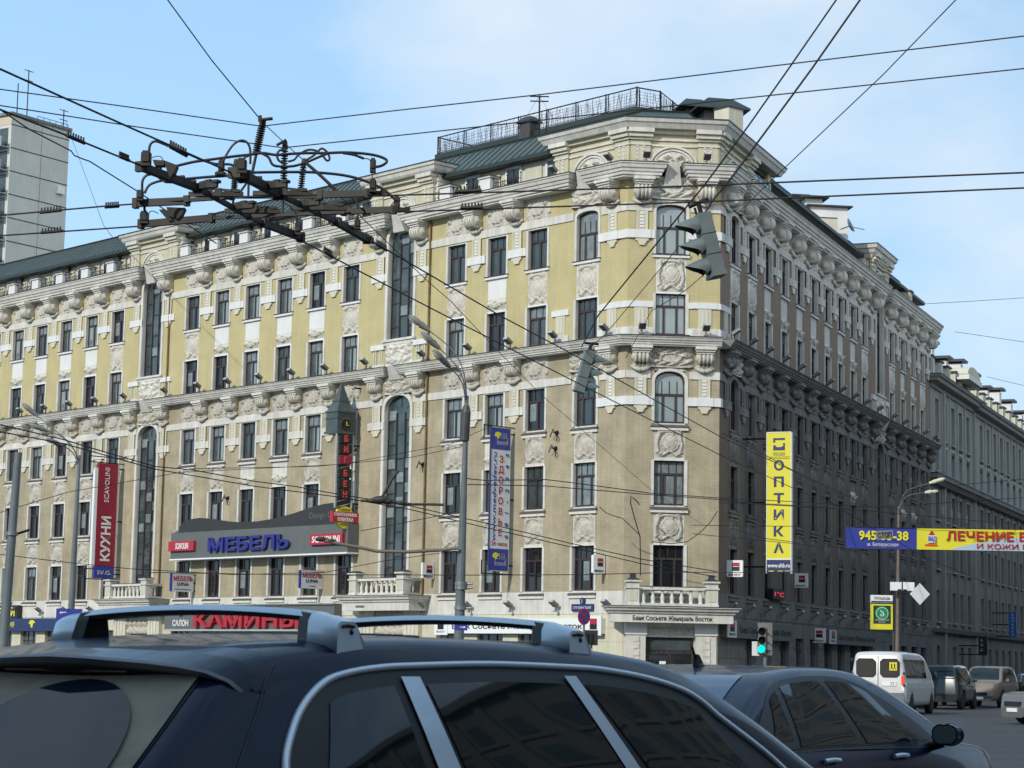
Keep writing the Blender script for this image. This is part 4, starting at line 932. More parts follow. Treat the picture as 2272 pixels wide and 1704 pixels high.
class Car:
    def __init__(s, roofline, belt, W, tum, axles, rw, zbot=.2, plan=None, crown=.02, hmax=.5, shoulder=.93):
        s.rl = roofline; s.belt = belt; s.W = W; s.tum = tum; s.ax = axles; s.rw = rw; s.zb = zbot; s.x0 = roofline[0][0]; s.x1 = roofline[-1][0]
        s.plan = plan or [(s.x0, .88), (s.x0+.35, .97), ((s.x0+s.x1)/2, 1.0), (s.x1-.8, .97), (s.x1-.2, .86), (s.x1, .72)]; s.crown = crown; s.hmax = hmax; s.sh = shoulder
    def sec(s, x):
        w = s.W*crom(s.plan, x); zr = crom(s.rl, x); b = min(crom(s.belt, x), zr-.005); H = zr-b; tum = s.tum*min(1, max(0, H/s.hmax))
        z0 = s.zb
        for xa in s.ax:
            d = abs(x-xa); r = s.rw+.05
            if d < r: z0 = max(z0, s.rw+math.sqrt(r*r-d*d)*.98)
        zl = lambda z: max(z, z0) if z0 <= s.zb+1e-6 else max(z, z0)
        P = [(0, zl(s.zb)), (w*.80, zl(s.zb)), (w*.955, zl(s.zb+.06)), (w*.985, zl(s.zb+.2)), (w*.998, zl(.5*(s.zb+b))), (w, zl(b*.78)), (w*.995, zl(b-.10)), (w*.975, b-.02), (w*.957, b)]
        wb = w*.957
        for t in (.15, .35, .55, .75, .88): P.append((wb-tum*t**1.25, b+H*s.sh*t))
        ye = wb-tum
        P += [(ye-.012*min(1, H/.2)-.0, b+H*s.sh), (ye*.95-.02, b+H*(s.sh+(1-s.sh)*.55)), (ye*.80, b+H*(s.sh+(1-s.sh)*.82)), (ye*.55, b+H*(s.sh+(1-s.sh)*.94)), (ye*.28, zr-.001), (0, zr)]
        return P
    def side(s, x, z):
        P = s.sec(x)
        for i in range(1, len(P)-1):
            if P[i][1] <= z <= P[i+1][1] and P[i+1][1] > P[i][1]:
                t = (z-P[i][1])/(P[i+1][1]-P[i][1]); return P[i][0]+(P[i+1][0]-P[i][0])*t
        return P[-4][0]
    def top(s, x, y):
        P = s.sec(x); y = abs(y)
        for i in range(len(P)-1, 8, -1):
            if P[i][0] <= y <= P[i-1][0]:
                t = (y-P[i][0])/max(1e-6, P[i-1][0]-P[i][0]); return P[i][1]+(P[i-1][1]-P[i][1])*t
        return P[8][1]
    def body(s, m, under='black', n=None):
        mb = MB(); n = n or int((s.x1-s.x0)/.045); xs = [s.x0+(s.x1-s.x0)*i/n for i in range(n+1)]; k = len(s.sec(0)); vs = []; row = 2*k-2
        for x in xs:
            P = s.sec(x); vs += [(x, -y, z) for y, z in P] + [(x, y, z) for y, z in P[-2:0:-1]]
        fs = [(i*row+j, (i+1)*row+j, (i+1)*row+(j+1)%row, i*row+(j+1)%row) for i in range(n) for j in range(row)]
        mb.add(vs, fs, m, True); mb.add(vs[:row], [tuple(range(row))], m); mb.add(vs[-row:], [tuple(range(row-1,-1,-1))], m)
        return mb
    def pane(s, lo, hi, m, sgn, off=.005, nx=26, nz=6, mb=None):
        """side glass: lo, hi polylines (x,z); follows the body side"""
        mb = mb or MB(); x0, x1 = lo[0][0], lo[-1][0]; vs = []
        L = lambda pl, x: next((a[1]+(b[1]-a[1])*(x-a[0])/max(1e-9, b[0]-a[0]) for a, b in zip(pl, pl[1:]) if a[0]-1e-9 <= x <= b[0]+1e-9), pl[-1][1])
        for i in range(nx+1):
            x = x0+(x1-x0)*i/nx; a, b = L(lo, x), L(hi, x)
            for j in range(nz+1): z = a+(b-a)*j/nz; vs.append((x, sgn*(s.side(x, z)+off), z))
        fs = [(i*(nz+1)+j, (i+1)*(nz+1)+j, (i+1)*(nz+1)+j+1, i*(nz+1)+j+1) for i in range(nx) for j in range(nz)]
        if sgn > 0: fs = [f[::-1] for f in fs]
        mb.add(vs, fs, m, True); return mb
    def screen(s, xa, xb, wa, wb, m, off=.006, nx=14, ny=14, mb=None, bow=0.0):
        """windscreen or rear glass between stations xa (half width wa) and xb (wb)"""
        mb = mb or MB(); vs = []
        for i in range(nx+1):
            t = i/nx; x = xa+(xb-xa)*t; w = wa+(wb-wa)*t
            for j in range(ny+1):
                y = -w+2*w*j/ny; xx = x+bow*(1-(y/w)**2); vs.append((xx, y, s.top(xx, y)+off))
        fs = [(i*(ny+1)+j, (i+1)*(ny+1)+j, (i+1)*(ny+1)+j+1, i*(ny+1)+j+1) for i in range(nx) for j in range(ny)]
        if xb < xa: fs = [f[::-1] for f in fs]
        mb.add(vs, fs, m, True); return mb
    def line(s, pts, r, m, sgn, off=.006, mb=None, n=5):
        mb = mb or MB(); mb.tube([(x, sgn*(s.side(x, z)+off), z) for x, z in pts], r, m, n); return mb
def dense(pts, k=6):
    out = []
    for i in range(len(pts)-1):
        p0 = pts[max(0, i-1)]; p1 = pts[i]; p2 = pts[i+1]; p3 = pts[min(len(pts)-1, i+2)]
        for j in range(k):
            t = j/k; out.append(tuple(.5*((2*p1[a])+(-p0[a]+p2[a])*t+(2*p0[a]-5*p1[a]+4*p2[a]-p3[a])*t*t+(-p0[a]+3*p1[a]-3*p2[a]+p3[a])*t**3) for a in (0, 1)))
    return out+[pts[-1]]
def wheel_meshes(r, wd=.21):
    t = MB(); T = Matrix.Rotation(R(90), 4, 'X'); t.lathe([(r*.66, -wd/2), (r*.93, -wd/2), (r, -wd*.36), (r, wd*.36), (r*.93, wd/2), (r*.66, wd/2)], 'rubber', 22, T)
    m = MB(); m.lathe([(.03, -.02), (r*.2, -.02), (r*.22, -wd*.2), (r*.62, -wd*.34), (r*.68, -wd*.45), (r*.68, wd*.42)], 'alu', 18, T)
    for k in range(5):
        a = 2*math.pi*k/5; m.box(-.04, .04, -wd*.3, -wd*.2, r*.15, r*.66, 'alu', Matrix.Rotation(a, 4, 'Y'))
    t2, m2 = t.mesh('tyre'), m.mesh('rim'); return t2, m2
_wh = {}
def add_wheels(car, root, r):
    if r not in _wh: _wh[r] = wheel_meshes(r)
    for xa in car.ax:
        for s in (-1, 1):
            w_ = inst('wheel', _wh[r][0], root, (xa, s*(car.W-.12), r), 0 if s < 0 else math.pi); inst('rim', _wh[r][1], w_)
navy = mat('navy_car_paint', (.003,.008,.030), .35, spec=.08, coat=.38, crough=.05); navy2 = mat('blue_car_paint', (.004,.011,.045), .35, spec=.08, coat=.38, crough=.05); blackp = mat('black_car_paint', (.008,.008,.009), .2, coat=1.0)
wpaint = mat('white_van_paint', (.58,.58,.56), .35, coat=.5, var=.05); silverp = mat('silver_car_paint', (.16,.145,.125), .35, metal=.3, coat=.5); beige = mat('dusty_beige_paint', (.20,.17,.135), .5, coat=.2, var=.1)
glassd = mat('tinted_glass', (.006,.013,.015), .03, spec=.5); glassb = mat('rear_glass', (.006,.010,.022), .03, spec=.22)
greyp = mat('grey_trim', (.15,.16,.18), .45); lamp = mat('headlamp_glass', (.5,.5,.48), .1, spec=.9)
def pos_car(root_name, Y, heading, px, label, cat, group=None):
    g = at(px, 1500, Y); return empty(root_name, (g.x, g.y, 0), heading, label, cat, group)
# ----------------------------------------------------------------- the estate car in front
wg = Car([(-1.16, .62), (-1.14, .90), (-1.08, .98), (-.93, 1.08), (-.68, 1.27), (-.52, 1.395), (-.40, 1.462), (-.22, 1.496), (0, 1.520), (.45, 1.536), (.9, 1.530), (1.35, 1.508), (1.62, 1.476), (1.8, 1.43), (2.1, 1.29), (2.42, 1.105), (2.58, 1.02), (3.0, .955), (3.4, .84), (3.58, .70), (3.64, .5)],
         [(-1.16, .96), (0, .95), (1.5, .92), (3.6, .86)], .905, .215, (-.38, 2.42), .325, hmax=.52, plan=[(-1.16, .80), (-.8, .885), (-.45, .935), (0, .982), (.8, 1.0), (2.6, .97), (3.35, .87), (3.64, .72)])
wroot = empty('estate_car', (-.939, 6.63, 0), R(52.1), 'dark navy estate car close in front with silver roof bars and chrome window trim', 'car')
wg.body(navy).obj('body', wroot)
add_wheels(wg, wroot, .325)
TR = dense([(-.42, 1.00), (-.385, 1.163), (-.325, 1.26), (-.25, 1.335), (-.15, 1.395), (-.05, 1.420), (.08, 1.435), (.22, 1.442), (.583, 1.451), (.985, 1.446), (1.162, 1.440), (1.40, 1.417), (1.598, 1.382), (1.72, 1.340), (1.83, 1.275), (2.03, 1.165), (2.14, 1.09), (2.28, .985)], 5)
for s in (-1, 1):
    # black glass band under the chrome line, then the panes
    hi = [(x, z-.008) for x, z in TR if x > -.375]; lo = [(x, .975) for x, z in hi]
    hi2 = []
    for x, z in hi:
        if not hi2 or x > hi2[-1][0]+.004: hi2.append((x, z))
    lo = [(x, .972) for x, z in hi2]
    wg.pane(lo, hi2, 'black', s, .003, 60, 8).obj('window_surround', wroot)
    Lh = lambda x: next((a[1]+(b[1]-a[1])*(x-a[0])/(b[0]-a[0]) for a, b in zip(hi2, hi2[1:]) if a[0] <= x <= b[0]), hi2[-1][1])
    def glass(xa, xb, lean_a, lean_b, nm):
        """pane between two leaning edges: bottom xa..xb, top shifted by lean"""
        mb = MB(); nx, nz = 22, 8; vs = []
        for i in range(nx+1):
            for j in range(nz+1):
                t = j/nz; z = .99+t*.42; x = (xa+lean_a*t)+(xb+lean_b*t-xa-lean_a*t)*i/nx; z = min(z, .99+t*(Lh(x)-.045-.99)); vs.append((x, s*(wg.side(x, z)+.007), z))
        fs = [(i*(nz+1)+j, (i+1)*(nz+1)+j, (i+1)*(nz+1)+j+1, i*(nz+1)+j+1) for i in range(nx) for j in range(nz)]
        if s > 0: fs = [f[::-1] for f in fs]
        mb.add(vs, fs, glassd, True); return mb.obj(nm, wroot)
    glass(-.33, .16, .17, -.05, 'quarter_window'); glass(.35, 1.22, -.10, -.29, 'rear_door_window'); glass(1.36, 2.22, -.32, -.55, 'front_door_window')
    mb = MB()
    for xa, wd_, ln in ((.215, .105, -.07), (1.20, .085, -.265)):
        vs = []
        for j in range(9):
            t = j/8; z = .985+t*(Lh(xa+ln)-.02-.985); x = xa+ln*t
            for q in (0, 1): vs.append((x+wd_*(1-.25*t)*q, s*(wg.side(x+wd_*q, z)+.011), z))
        fs = [(2*j, 2*j+1, 2*j+3, 2*j+2) for j in range(8)]
        mb = MB(); mb.add(vs, fs if s < 0 else [f[::-1] for f in fs], 'alu'); mb.obj('pillar_trim', wroot)
    mb = MB(); wg.line(TR, .0125, 'chrome', s, .006, mb); wg.line([(-.425, .98), (.5, .968), (1.5, .955), (2.28, .965)], .012, 'chrome', s, .006, mb); mb.obj('window_trim', wroot)
    mi = MB(); mi.ball((2.02, s*1.03, 1.03), .12, navy, 14, 8, (.75, 1.0, .66)); mi.tube([(2.06, s*.86, .99), (2.04, s*.98, 1.0)], .035, 'black', 6); mi.box(1.93, 1.936, s*.95, s*1.11, .98, 1.08, glassd); mi.obj('wing_mirror', wroot)
    dh = MB(); [dh.tube([(x, s*(wg.side(x, .86)+.035), .865), (x+.2, s*(wg.side(x+.2, .86)+.035), .87)], .016, 'chrome', 6) for x in (.35, 1.32)]; dh.obj('door_handle', wroot)
    gap = MB(); wg.line([(.30, .35), (.30, .62), (.28, .95)], .004, 'black', s, .001, gap); wg.line([(1.30, .25), (1.30, .95)], .004, 'black', s, .001, gap); wg.line(dense([(-.30, 1.437), (-.36, 1.385), (-.41, 1.32), (-.56, 1.14), (-.68, .96)]), .004, 'black', s, .001, gap); gap.obj('door_seam', wroot)
    hl = MB(); hl.ball((3.36, s*.60, .70), .17, lamp, 12, 6, (1.2, .7, .5)); hl.obj('headlight', wroot)
    tl = MB(); tl.ball((-1.16, s*.72, .88), .13, 'tailred', 10, 6, (.6, .9, 1.0)); tl.obj('tail_light', wroot)
wg.screen(2.46, 1.70, .70, .54, glassd, .007).obj('windscreen', wroot)
# rear glass with the wide dark border, spoiler
wg.screen(-.49, -.98, .535, .665, 'black', .004, bow=-.03).obj('rear_glass_border', wroot)
rw_ = wg.screen(-.50, -.96, .527, .655, mat('dusty_glass', (.27,.23,.17), .6, spec=.15, var=.25, vscale=9, coat=.12, crough=.2), .010, bow=-.03).obj('rear_window', wroot)
# the sector the wiper keeps clean
wp = MB(); vs = []; n = 44
def xof(y, z, off):
    lo_, hi_ = -1.05, -.42
    for _ in range(30):
        m_ = (lo_+hi_)/2
        if wg.top(m_, y) < z: lo_ = m_
        else: hi_ = m_
    return m_
for i in range(n+1):
    a = math.pi*(-.15+1.3*i/n)
    for k in range(9): y = -.15+.415*k/8*math.cos(a); z = 1.055+.325*k/8*math.sin(a); xx = xof(y, z, 0); vs.append((xx-.012, y, wg.top(xx, y)+.010))
wp.add(vs, [(i*9+k, (i+1)*9+k, (i+1)*9+k+1, i*9+k+1) for i in range(n) for k in range(8)], glassb, True); inst('wiped_area', wp.mesh('wiped_area'), rw_)
LT = [(0, 1.4535, -.585), (.14, 1.450, -.575), (.376, 1.439, -.56), (.48, 1.430, -.54), (.565, 1.417, -.52), (.612, 1.393, -.48), (.630, 1.366, -.45), (.640, 1.330, -.42)]   # y, z, x of the lip's upper edge
LB_ = [(0, 1.432, -.565), (.12, 1.430, -.555), (.356, 1.420, -.54), (.46, 1.413, -.525), (.538, 1.404, -.51), (.578, 1.389, -.48), (.590, 1.361, -.45), (.595, 1.325, -.435)]
def spoiler():
    mb = MB(); vs = []; rows = []
    idx = [(-1, i) for i in range(7, 0, -1)]+[(1, i) for i in range(8)]
    fine = lambda P: dense([(p[0], p[1]) for p in P], 4)
    for q, (s_, i) in enumerate(idx):
        (y, z, x), (y2, z2, x2) = LT[i], LB_[i]
        yf = min(y, .60)*.985; xf = -.30 if i < 5 else -.30-.02*(i-4); zf = wg.top(xf, yf)+.004 if i < 6 else z+.012
        if i >= 6: yf = y+.012; xf = x+.07
        vs += [(xf, s_*yf, zf), (x*.45+xf*.55, s_*(y*.45+yf*.55), z*.45+zf*.55+.004), (x+.012, s_*y, z+.004), (x, s_*y, z-.003), (x2-.003, s_*y2, z2+.002), (x2+.012, s_*(y2-.006), z2-.003), (x2+.055, s_*(y2-.015 if i < 6 else y2-.05), z2-.032 if i < 6 else z2)]
    n = len(idx); k7 = 7
    for q, m in ((0, navy), (1, navy), (2, greyp), (3, greyp), (4, greyp), (5, 'black')):
        mb.add(vs, [(i*k7+q, (i+1)*k7+q, (i+1)*k7+q+1, i*k7+q+1) for i in range(n-1)], m, True)
    for e_ in (vs[:k7], vs[-k7:]): mb.add(e_, [tuple(range(k7))], greyp)
    return mb
spoiler().obj('spoiler', wroot)
bl_ = MB(); bl_.tube([(-.515, -.26+.52*i/10, 1.412) for i in range(11)], .008, mat('dark_red_lens', (.10,.01,.01), .3), 6); bl_.obj('brake_light', wroot)
sr = MB(); [sr.tube([(x, -.52+.52*2*t/12, wg.top(x, -.52+.52*2*t/12)+.0015) for t in range(13)], .004, 'black', 4) for x in (.42, 1.02)]; sr.obj('sunroof_seam', wroot)
# roof bars
def roof_bar(x):
    o = empty('roof_bar', (x, 0, 0)); o.parent = wroot
    b = MB(); n = 22
    pts = [(-.60+1.20*i/n) for i in range(n+1)]; vs = []
    zc = lambda y: 1.570+.030*(1-(y/.6)**2) - .055*max(0, (abs(y)-.50)/.10)**2
    for y in pts: z = zc(y); vs += [(-.040, y, z-.002), (-.03, y, z+.014), (.03, y, z+.014), (.040, y, z-.002), (.034, y, z-.016), (-.034, y, z-.016)]
    b.add(vs, [(i*6+j, (i+1)*6+j, (i+1)*6+(j+1)%6, i*6+(j+1)%6) for i in range(n) for j in range(3)], 'alu', True); b.add(vs, [(i*6+j, (i+1)*6+j, (i+1)*6+(j+1)%6, i*6+(j+1)%6) for i in range(n) for j in range(3, 6)], 'black'); b.obj('bar', o)
    for s in (-1, 1):
        f = MB(); zr_ = wg.top(x, .52)
        # tapering foot: wide at the roof, narrow where it meets the bar
        out = [(-.072, zr_-.028), (.076, zr_-.030), (.070, zr_+.004), (.046, 1.566), (.028, 1.588), (-.038, 1.588), (-.052, 1.566)]
        ys = [(.455, .85, 0), (.50, .97, 0), (.545, 1.0, 0), (.585, .95, -.004), (.610, .82, -.010)]; m_ = len(out); vs = []
        for y, k, dz in ys:
            for px_, pz in out: vs.append((px_*k, s*(y+(.0 if pz > 1.54 else .012)), pz+dz - (0.012*(y-.5)/.1 if pz > 1.575 else 0)))
        side_ = [(i*m_+j, (i+1)*m_+j, (i+1)*m_+(j+1)%m_, i*m_+(j+1)%m_) for i in range(len(ys)-1) for j in range(m_)]
        if s > 0: side_ = [q[::-1] for q in side_]
        inner = [q for q in side_[:m_]]; outer = side_[m_:]
        f.add(vs, inner, 'black', False); f.add(vs, outer, 'alu', True); f.add(vs[:m_], [tuple(range(m_)) if s < 0 else tuple(range(m_-1, -1, -1))], 'black'); f.add(vs[-m_:], [tuple(range(m_-1, -1, -1)) if s < 0 else tuple(range(m_))], 'alu')
        f.tube([(-.03, s*.614, 1.550), (-.01, s*.616, 1.554), (.022, s*.614, 1.551)], .005, 'black', 5); f.ball((.010, s*.612, 1.534), .009, 'black', 8, 5)
        f.obj('foot', o)
    return o
roof_bar(0.0); roof_bar(1.12)
# ----------------------------------------------------------------- blue saloon ahead
sd_ = Car([(-2.95, .55), (-2.9, .86), (-2.75, .95), (-2.3, 1.005), (-2.05, 1.03), (-1.75, 1.14), (-1.3, 1.33), (-1.02, 1.415), (-.7, 1.455), (-.3, 1.475), (0.1, 1.472), (.45, 1.44), (.75, 1.365), (1.15, 1.22), (1.5, 1.08), (1.68, 1.01), (2.2, .955), (2.55, .87), (2.72, .74), (2.78, .5)],
          [(-2.9, .98), (-1, .985), (1, .955), (2.7, .88)], .895, .20, (-1.62, 1.15), .32, hmax=.46)
sroot = empty('saloon_car', (2.218-.895*math.sin(R(59)), 13.2+.895*math.cos(R(59)), 0), R(59), 'dark blue saloon car ahead of the estate car with chrome handles and roof aerial', 'car')
sd_.body(navy2).obj('body', sroot); add_wheels(sd_, sroot, .32)
for s in (-1, 1):
    top = dense([(-1.52, 1.13), (-1.36, 1.22), (-1.15, 1.33), (-.95, 1.385), (-.65, 1.41), (-.3, 1.420), (.05, 1.405), (.32, 1.355), (.62, 1.265), (.95, 1.145), (1.22, 1.015)], 5)
    lo = [(x, 1.005+.0*x) for x, z in top]; sd_.pane([(x, min(1.01, z-.01)) for x, z in top], top, 'black', s, .003, 50, 8).obj('window_surround', sroot)
    Lh = lambda x, top=top: next((a[1]+(b[1]-a[1])*(x-a[0])/(b[0]-a[0]) for a, b in zip(top, top[1:]) if a[0] <= x <= b[0]), top[-1][1])
    def glass2(xa, xb, la, lb, nm, zb=1.02):
        mb = MB(); nx, nz = 18, 8; vs = []
        for i in range(nx+1):
            for j in range(nz+1):
                t = j/nz; x = (xa+la*t)+((xb+lb*t)-(xa+la*t))*i/nx; z = zb+t*max(.004, Lh(x)-.028-zb); vs.append((x, s*(sd_.side(x, z)+.007), z))
        fs = [(i*(nz+1)+j, (i+1)*(nz+1)+j, (i+1)*(nz+1)+j+1, i*(nz+1)+j+1) for i in range(nx) for j in range(nz)]
        mb.add(vs, fs if s < 0 else [f[::-1] for f in fs], glassd, True); return mb.obj(nm, sroot)
    glass2(-1.38, -1.10, .18, .03, 'quarter_window', 1.06); glass2(-1.02, -.10, .05, -.26, 'rear_door_window'); glass2(.02, 1.08, -.28, -.75, 'front_door_window')
    gp = MB(); [sd_.line(q, .004, 'black', s, .001, gp) for q in ([(-1.05, .95), (-1.02, .75), (-1.05, .55), (-1.2, .4)], [(-.03, .98), (-.01, .3)], [(1.1, .95), (1.12, .3)], [(-1.6, .99), (-.5, .995), (1.2, .97)])]; gp.obj('door_seam', sroot)
    dh = MB(); [dh.tube([(x-.10, s*(sd_.side(x, .93)+.012), .935), (x-.05, s*(sd_.side(x, .93)+.035), .942), (x+.06, s*(sd_.side(x, .93)+.035), .938), (x+.11, s*(sd_.side(x, .93)+.012), .93)], .016, 'chrome', 6) for x in (-.66, .46)]; dh.obj('door_handle', sroot)
    mi = MB(); mi.ball((1.05, s*1.0, 1.06), .095, navy2, 16, 10, (.75, 1.02, .80)); mi.prism_yz([(s*1.0+.085*math.cos(t)*(1+.12*abs(math.sin(2*t))), 1.06+.064*math.sin(t)*(1+.15*abs(math.sin(2*t)))) for t in [math.pi*2*q/20 for q in range(20)]], .955, 1.05, navy2); mi.prism_yz([(s*1.0+.075*math.cos(t)*(1+.12*abs(math.sin(2*t))), 1.06+.055*math.sin(t)*(1+.15*abs(math.sin(2*t)))) for t in [math.pi*2*q/20 for q in range(20)]], .950, .956, mat('mirror_glass', (.10,.14,.14), .08, spec=.8)); mi.tube([(1.08, s*.84, .97), (1.04, s*.95, 1.0)], .03, 'black', 6); mi.obj('wing_mirror', sroot)
    hl = MB(); hl.ball((2.40, s*.66, .70), .2, lamp, 12, 6, (1.1, .6, .5)); hl.obj('headlight', sroot)
    tl = MB(); tl.ball((-2.80, s*.68, .82), .14, 'tailred', 10, 6, (.5, .9, .7)); tl.obj('tail_light', sroot)
sd_.screen(1.62, .58, .72, .54, glassd, .006).obj('windscreen', sroot)
sd_.screen(-1.02, -2.0, .50, .66, mat('bluish_rear_glass', (.012, .03, .075), .04, spec=.8, coat=.5), .006, bow=-.04).obj('rear_window', sroot)
an = MB(); an.prism_xz([(-.62, 1.455), (-.50, 1.455), (-.58, 1.53), (-.615, 1.535)], -.012, .012, 'black'); an.ball((-.56, 0, 1.462), .05, 'black', 10, 5, (1.2, .8, .4)); an.tube([(-.58, 0, 1.46), (-.66, 0, 1.58)], .008, 'black', 5); an.obj('aerial', sroot)
# scuff: curled reflection strip on the front door is left to the paint
# ----------------------------------------------------------------- white van
vn = Car([(-2.6, .7), (-2.59, 1.7), (-2.56, 1.98), (-2.5, 2.08), (-2.2, 2.13), (0, 2.14), (1.0, 2.10), (1.4, 2.0), (2.1, 1.45), (2.35, 1.3), (2.9, 1.12), (3.05, .8), (3.08, .5)], [(-2.6, 1.15), (2, 1.15), (3, .95)], .98, .13, (-1.6, 1.9), .34, zbot=.28, plan=[(-2.6, .93), (-2.45, 1.0), (1.5, 1.0), (2.5, .95), (3.08, .8)], hmax=.9, shoulder=.90)
vc = at(1946, 1500, 74.5)
vroot = empty('minibus', (vc.x+1.0, vc.y+2.4, 0), R(68), 'white minibus seen from behind with a yellow school sign in its rear window', 'van')
vn.body(wpaint).obj('body', vroot); add_wheels(vn, vroot, .34)
vb = MB(); vb.box(-2.64, -2.60, -.9, .9, .45, .75, greyp); vb.obj('rear_bumper', vroot)
for s in (-1, 1):
    d = MB(); T = Matrix.Translation((-2.605, 0, 0)) @ Matrix.Rotation(R(-90), 4, 'Z')
    a, b = (.10, .72) if s > 0 else (-.72, -.10)
    d.bbox(a-.03, b+.03, -.004, .01, 1.27, 1.90, 'black', .1, T); o = d.obj('rear_window_seal', vroot)
    g = MB(); g.bbox(a, b, -.010, .0, 1.30, 1.87, mat('van_rear_glass', (.06,.055,.052), .15), .09, T); g.obj('rear_window', vroot)
    tl = MB(); tl.box(s*.86-.05, s*.86+.05, -.02, .02, 1.0, 1.32, 'tailred' if s > 0 else 'tailred', T); tl.box(s*.86-.05, s*.86+.05, -.02, .02, .80, 1.0, 'sigw', T); tl.obj('tail_light', vroot)
    h_ = MB(); [h_.box(s*.90-.03, s*.90+.03, -.03, .01, z, z+.1, 'black', T) for z in (.95, 1.35, 1.8)]; h_.obj('hinge', vroot)
    vn.pane([(-2.35, 1.25), (1.1, 1.25)], [(-2.35, 1.88), (1.1, 1.88)], glassd, s, .006, 24, 5).obj('side_window', vroot)
T = Matrix.Translation((-2.605, 0, 0)) @ Matrix.Rotation(R(-90), 4, 'Z')
sm = MB(); sm.box(-.006, .006, -.004, .01, .75, 2.0, 'black', T); sm.obj('door_seam', vroot)
pl = MB(); pl.box(.15, .62, -.012, .005, .98, 1.12, 'sigw', T); text_mesh(pl, '77', .5, 1.05, .11, 'sigk', -.012, depth=.004, T=T); pl.obj('number_plate', vroot)
ss = MB(); ss.box(.40, .66, -.016, -.004, 1.50, 1.78, 'sigy', T); [ss.ball((x, -.016, 1.715), .022, 'sigk', 6, 4, T=T) for x in (.48, .58)]; [ss.box(x-.02, x+.02, -.02, -.014, 1.60, 1.70, 'sigk', T) for x in (.48, .58)]; [ss.tube([T @ Vector((x, -.018, 1.62)), T @ Vector((x+q*.04, -.018, 1.54))], .010, 'sigk', 4) for x in (.48, .58) for q in (-1, 1)]; ss.obj('school_sign', vroot)
vn.screen(2.12, 1.42, .8, .68, glassd, .006).obj('windscreen', vroot)
mi = MB(); [mi.box(1.75, 1.85, s*1.0, s*1.18, 1.2, 1.5, 'black') for s in (-1, 1)]; mi.obj('wing_mirror', vroot)
# ----------------------------------------------------------------- small cars down the side street
def small_car(kind, paint, loc, heading, label, group):
    if kind == 'suv':
        c = Car([(-2.2, .6), (-2.17, 1.05), (-2.1, 1.3), (-1.9, 1.66), (-1.6, 1.74), (0, 1.78), (.5, 1.72), (.9, 1.5), (1.25, 1.22), (1.5, 1.12), (2.1, 1.02), (2.3, .85), (2.33, .5)], [(-2.2, 1.05), (2, 1.02)], .92, .17, (-1.35, 1.4), .37, zbot=.3, hmax=.65); ws = (1.3, .55, .72, .58); rws = (-1.75, -2.14, .55, .7); sw = [(-1.85, 1.3), (-1.75, 1.6), (0, 1.68), (.4, 1.62), (.85, 1.35), (1.1, 1.14)]; bl = 1.12
    elif kind == 'hatch':
        c = Car([(-1.9, .55), (-1.87, .95), (-1.75, 1.15), (-1.4, 1.42), (-1.0, 1.49), (0, 1.51), (.4, 1.45), (.9, 1.2), (1.2, 1.03), (1.8, .93), (2.0, .78), (2.03, .5)], [(-1.9, .98), (2, .92)], .85, .18, (-1.2, 1.2), .30, hmax=.5); ws = (1.2, .45, .68, .54); rws = (-1.2, -1.82, .5, .62); sw = [(-1.5, 1.1), (-1.3, 1.3), (-.6, 1.41), (0, 1.42), (.35, 1.35), (.8, 1.15), (1.0, 1.02)]; bl = 1.0
    else:
        c = Car([(-2.2, .55), (-2.17, .85), (-2.0, .98), (-1.5, 1.02), (-1.3, 1.08), (-.75, 1.36), (-.4, 1.42), (.1, 1.43), (.4, 1.38), (.9, 1.15), (1.15, 1.0), (1.9, .9), (2.15, .75), (2.2, .5)], [(-2.2, .95), (2, .9)], .86, .19, (-1.3, 1.3), .31, hmax=.46); ws = (1.12, .45, .68, .54); rws = (-.75, -1.35, .5, .64); sw = [(-1.1, 1.02), (-.8, 1.2), (-.4, 1.34), (.05, 1.35), (.35, 1.29), (.75, 1.12), (.95, .98)]; bl = .97
    r = empty('parked_car', loc, heading, label, 'car', group)
    c.body(paint, n=60).obj('body', r); add_wheels(c, r, c.rw)
    c.screen(*ws, glassd, .006).obj('windscreen', r); c.screen(*rws, glassd, .006).obj('rear_window', r)
    for s in (-1, 1):
        c.pane([(x, bl) for x, z in sw], dense(sw, 1), glassd, s, .005, 24, 5).obj('side_window', r)
        h = MB(); h.ball((c.x1-.2, s*c.W*.62, .68 if kind != 'suv' else .85), .13, lamp, 10, 5, (.9, 1.0, .6)); h.obj('headlight', r)
        m_ = MB(); m_.ball((ws[0]-.45, s*(c.W+.08), bl+.05), .1, paint, 8, 5, (.6, .9, .7)); m_.obj('wing_mirror', r)
        t = MB(); t.ball((c.x0+.12, s*c.W*.72, .8), .12, 'tailred', 8, 5, (.6, .8, .9)); t.obj('tail_light', r)
    g = MB(); g.box(c.x1-.09, c.x1+.012, -.42, .42, .52, .66, 'black'); g.obj('grille', r)
    p_ = MB(); p_.box(c.x1-.02, c.x1+.03, -.26, .26, .36, .47, 'sigw'); p_.obj('number_plate', r)
    return r
def ground_at(px, py): return atz(px, py, 0.0)
GRP = 'cars in the side street'
small_car('sedan', blackp, ground_at(2070, 1585)+Vector((-.9, 1.5, 0)) , R(66), 'low black saloon just past the white minibus', GRP)
small_car('suv', mat('dark_green_paint', (.01,.014,.014), .25, coat=1), ground_at(2085, 1574)+Vector((.7, 2, 0)), R(68), 'tall black four-by-four beyond the low black saloon', GRP)
small_car('sedan', silverp, ground_at(2150, 1568)+Vector((0,3,0)), R(248), 'silver saloon facing the junction, beside the black four-by-four', GRP)
small_car('suv', beige, ground_at(2218, 1571)+Vector((0,2,0)), R(245), 'dusty beige off-road car facing the junction', GRP)
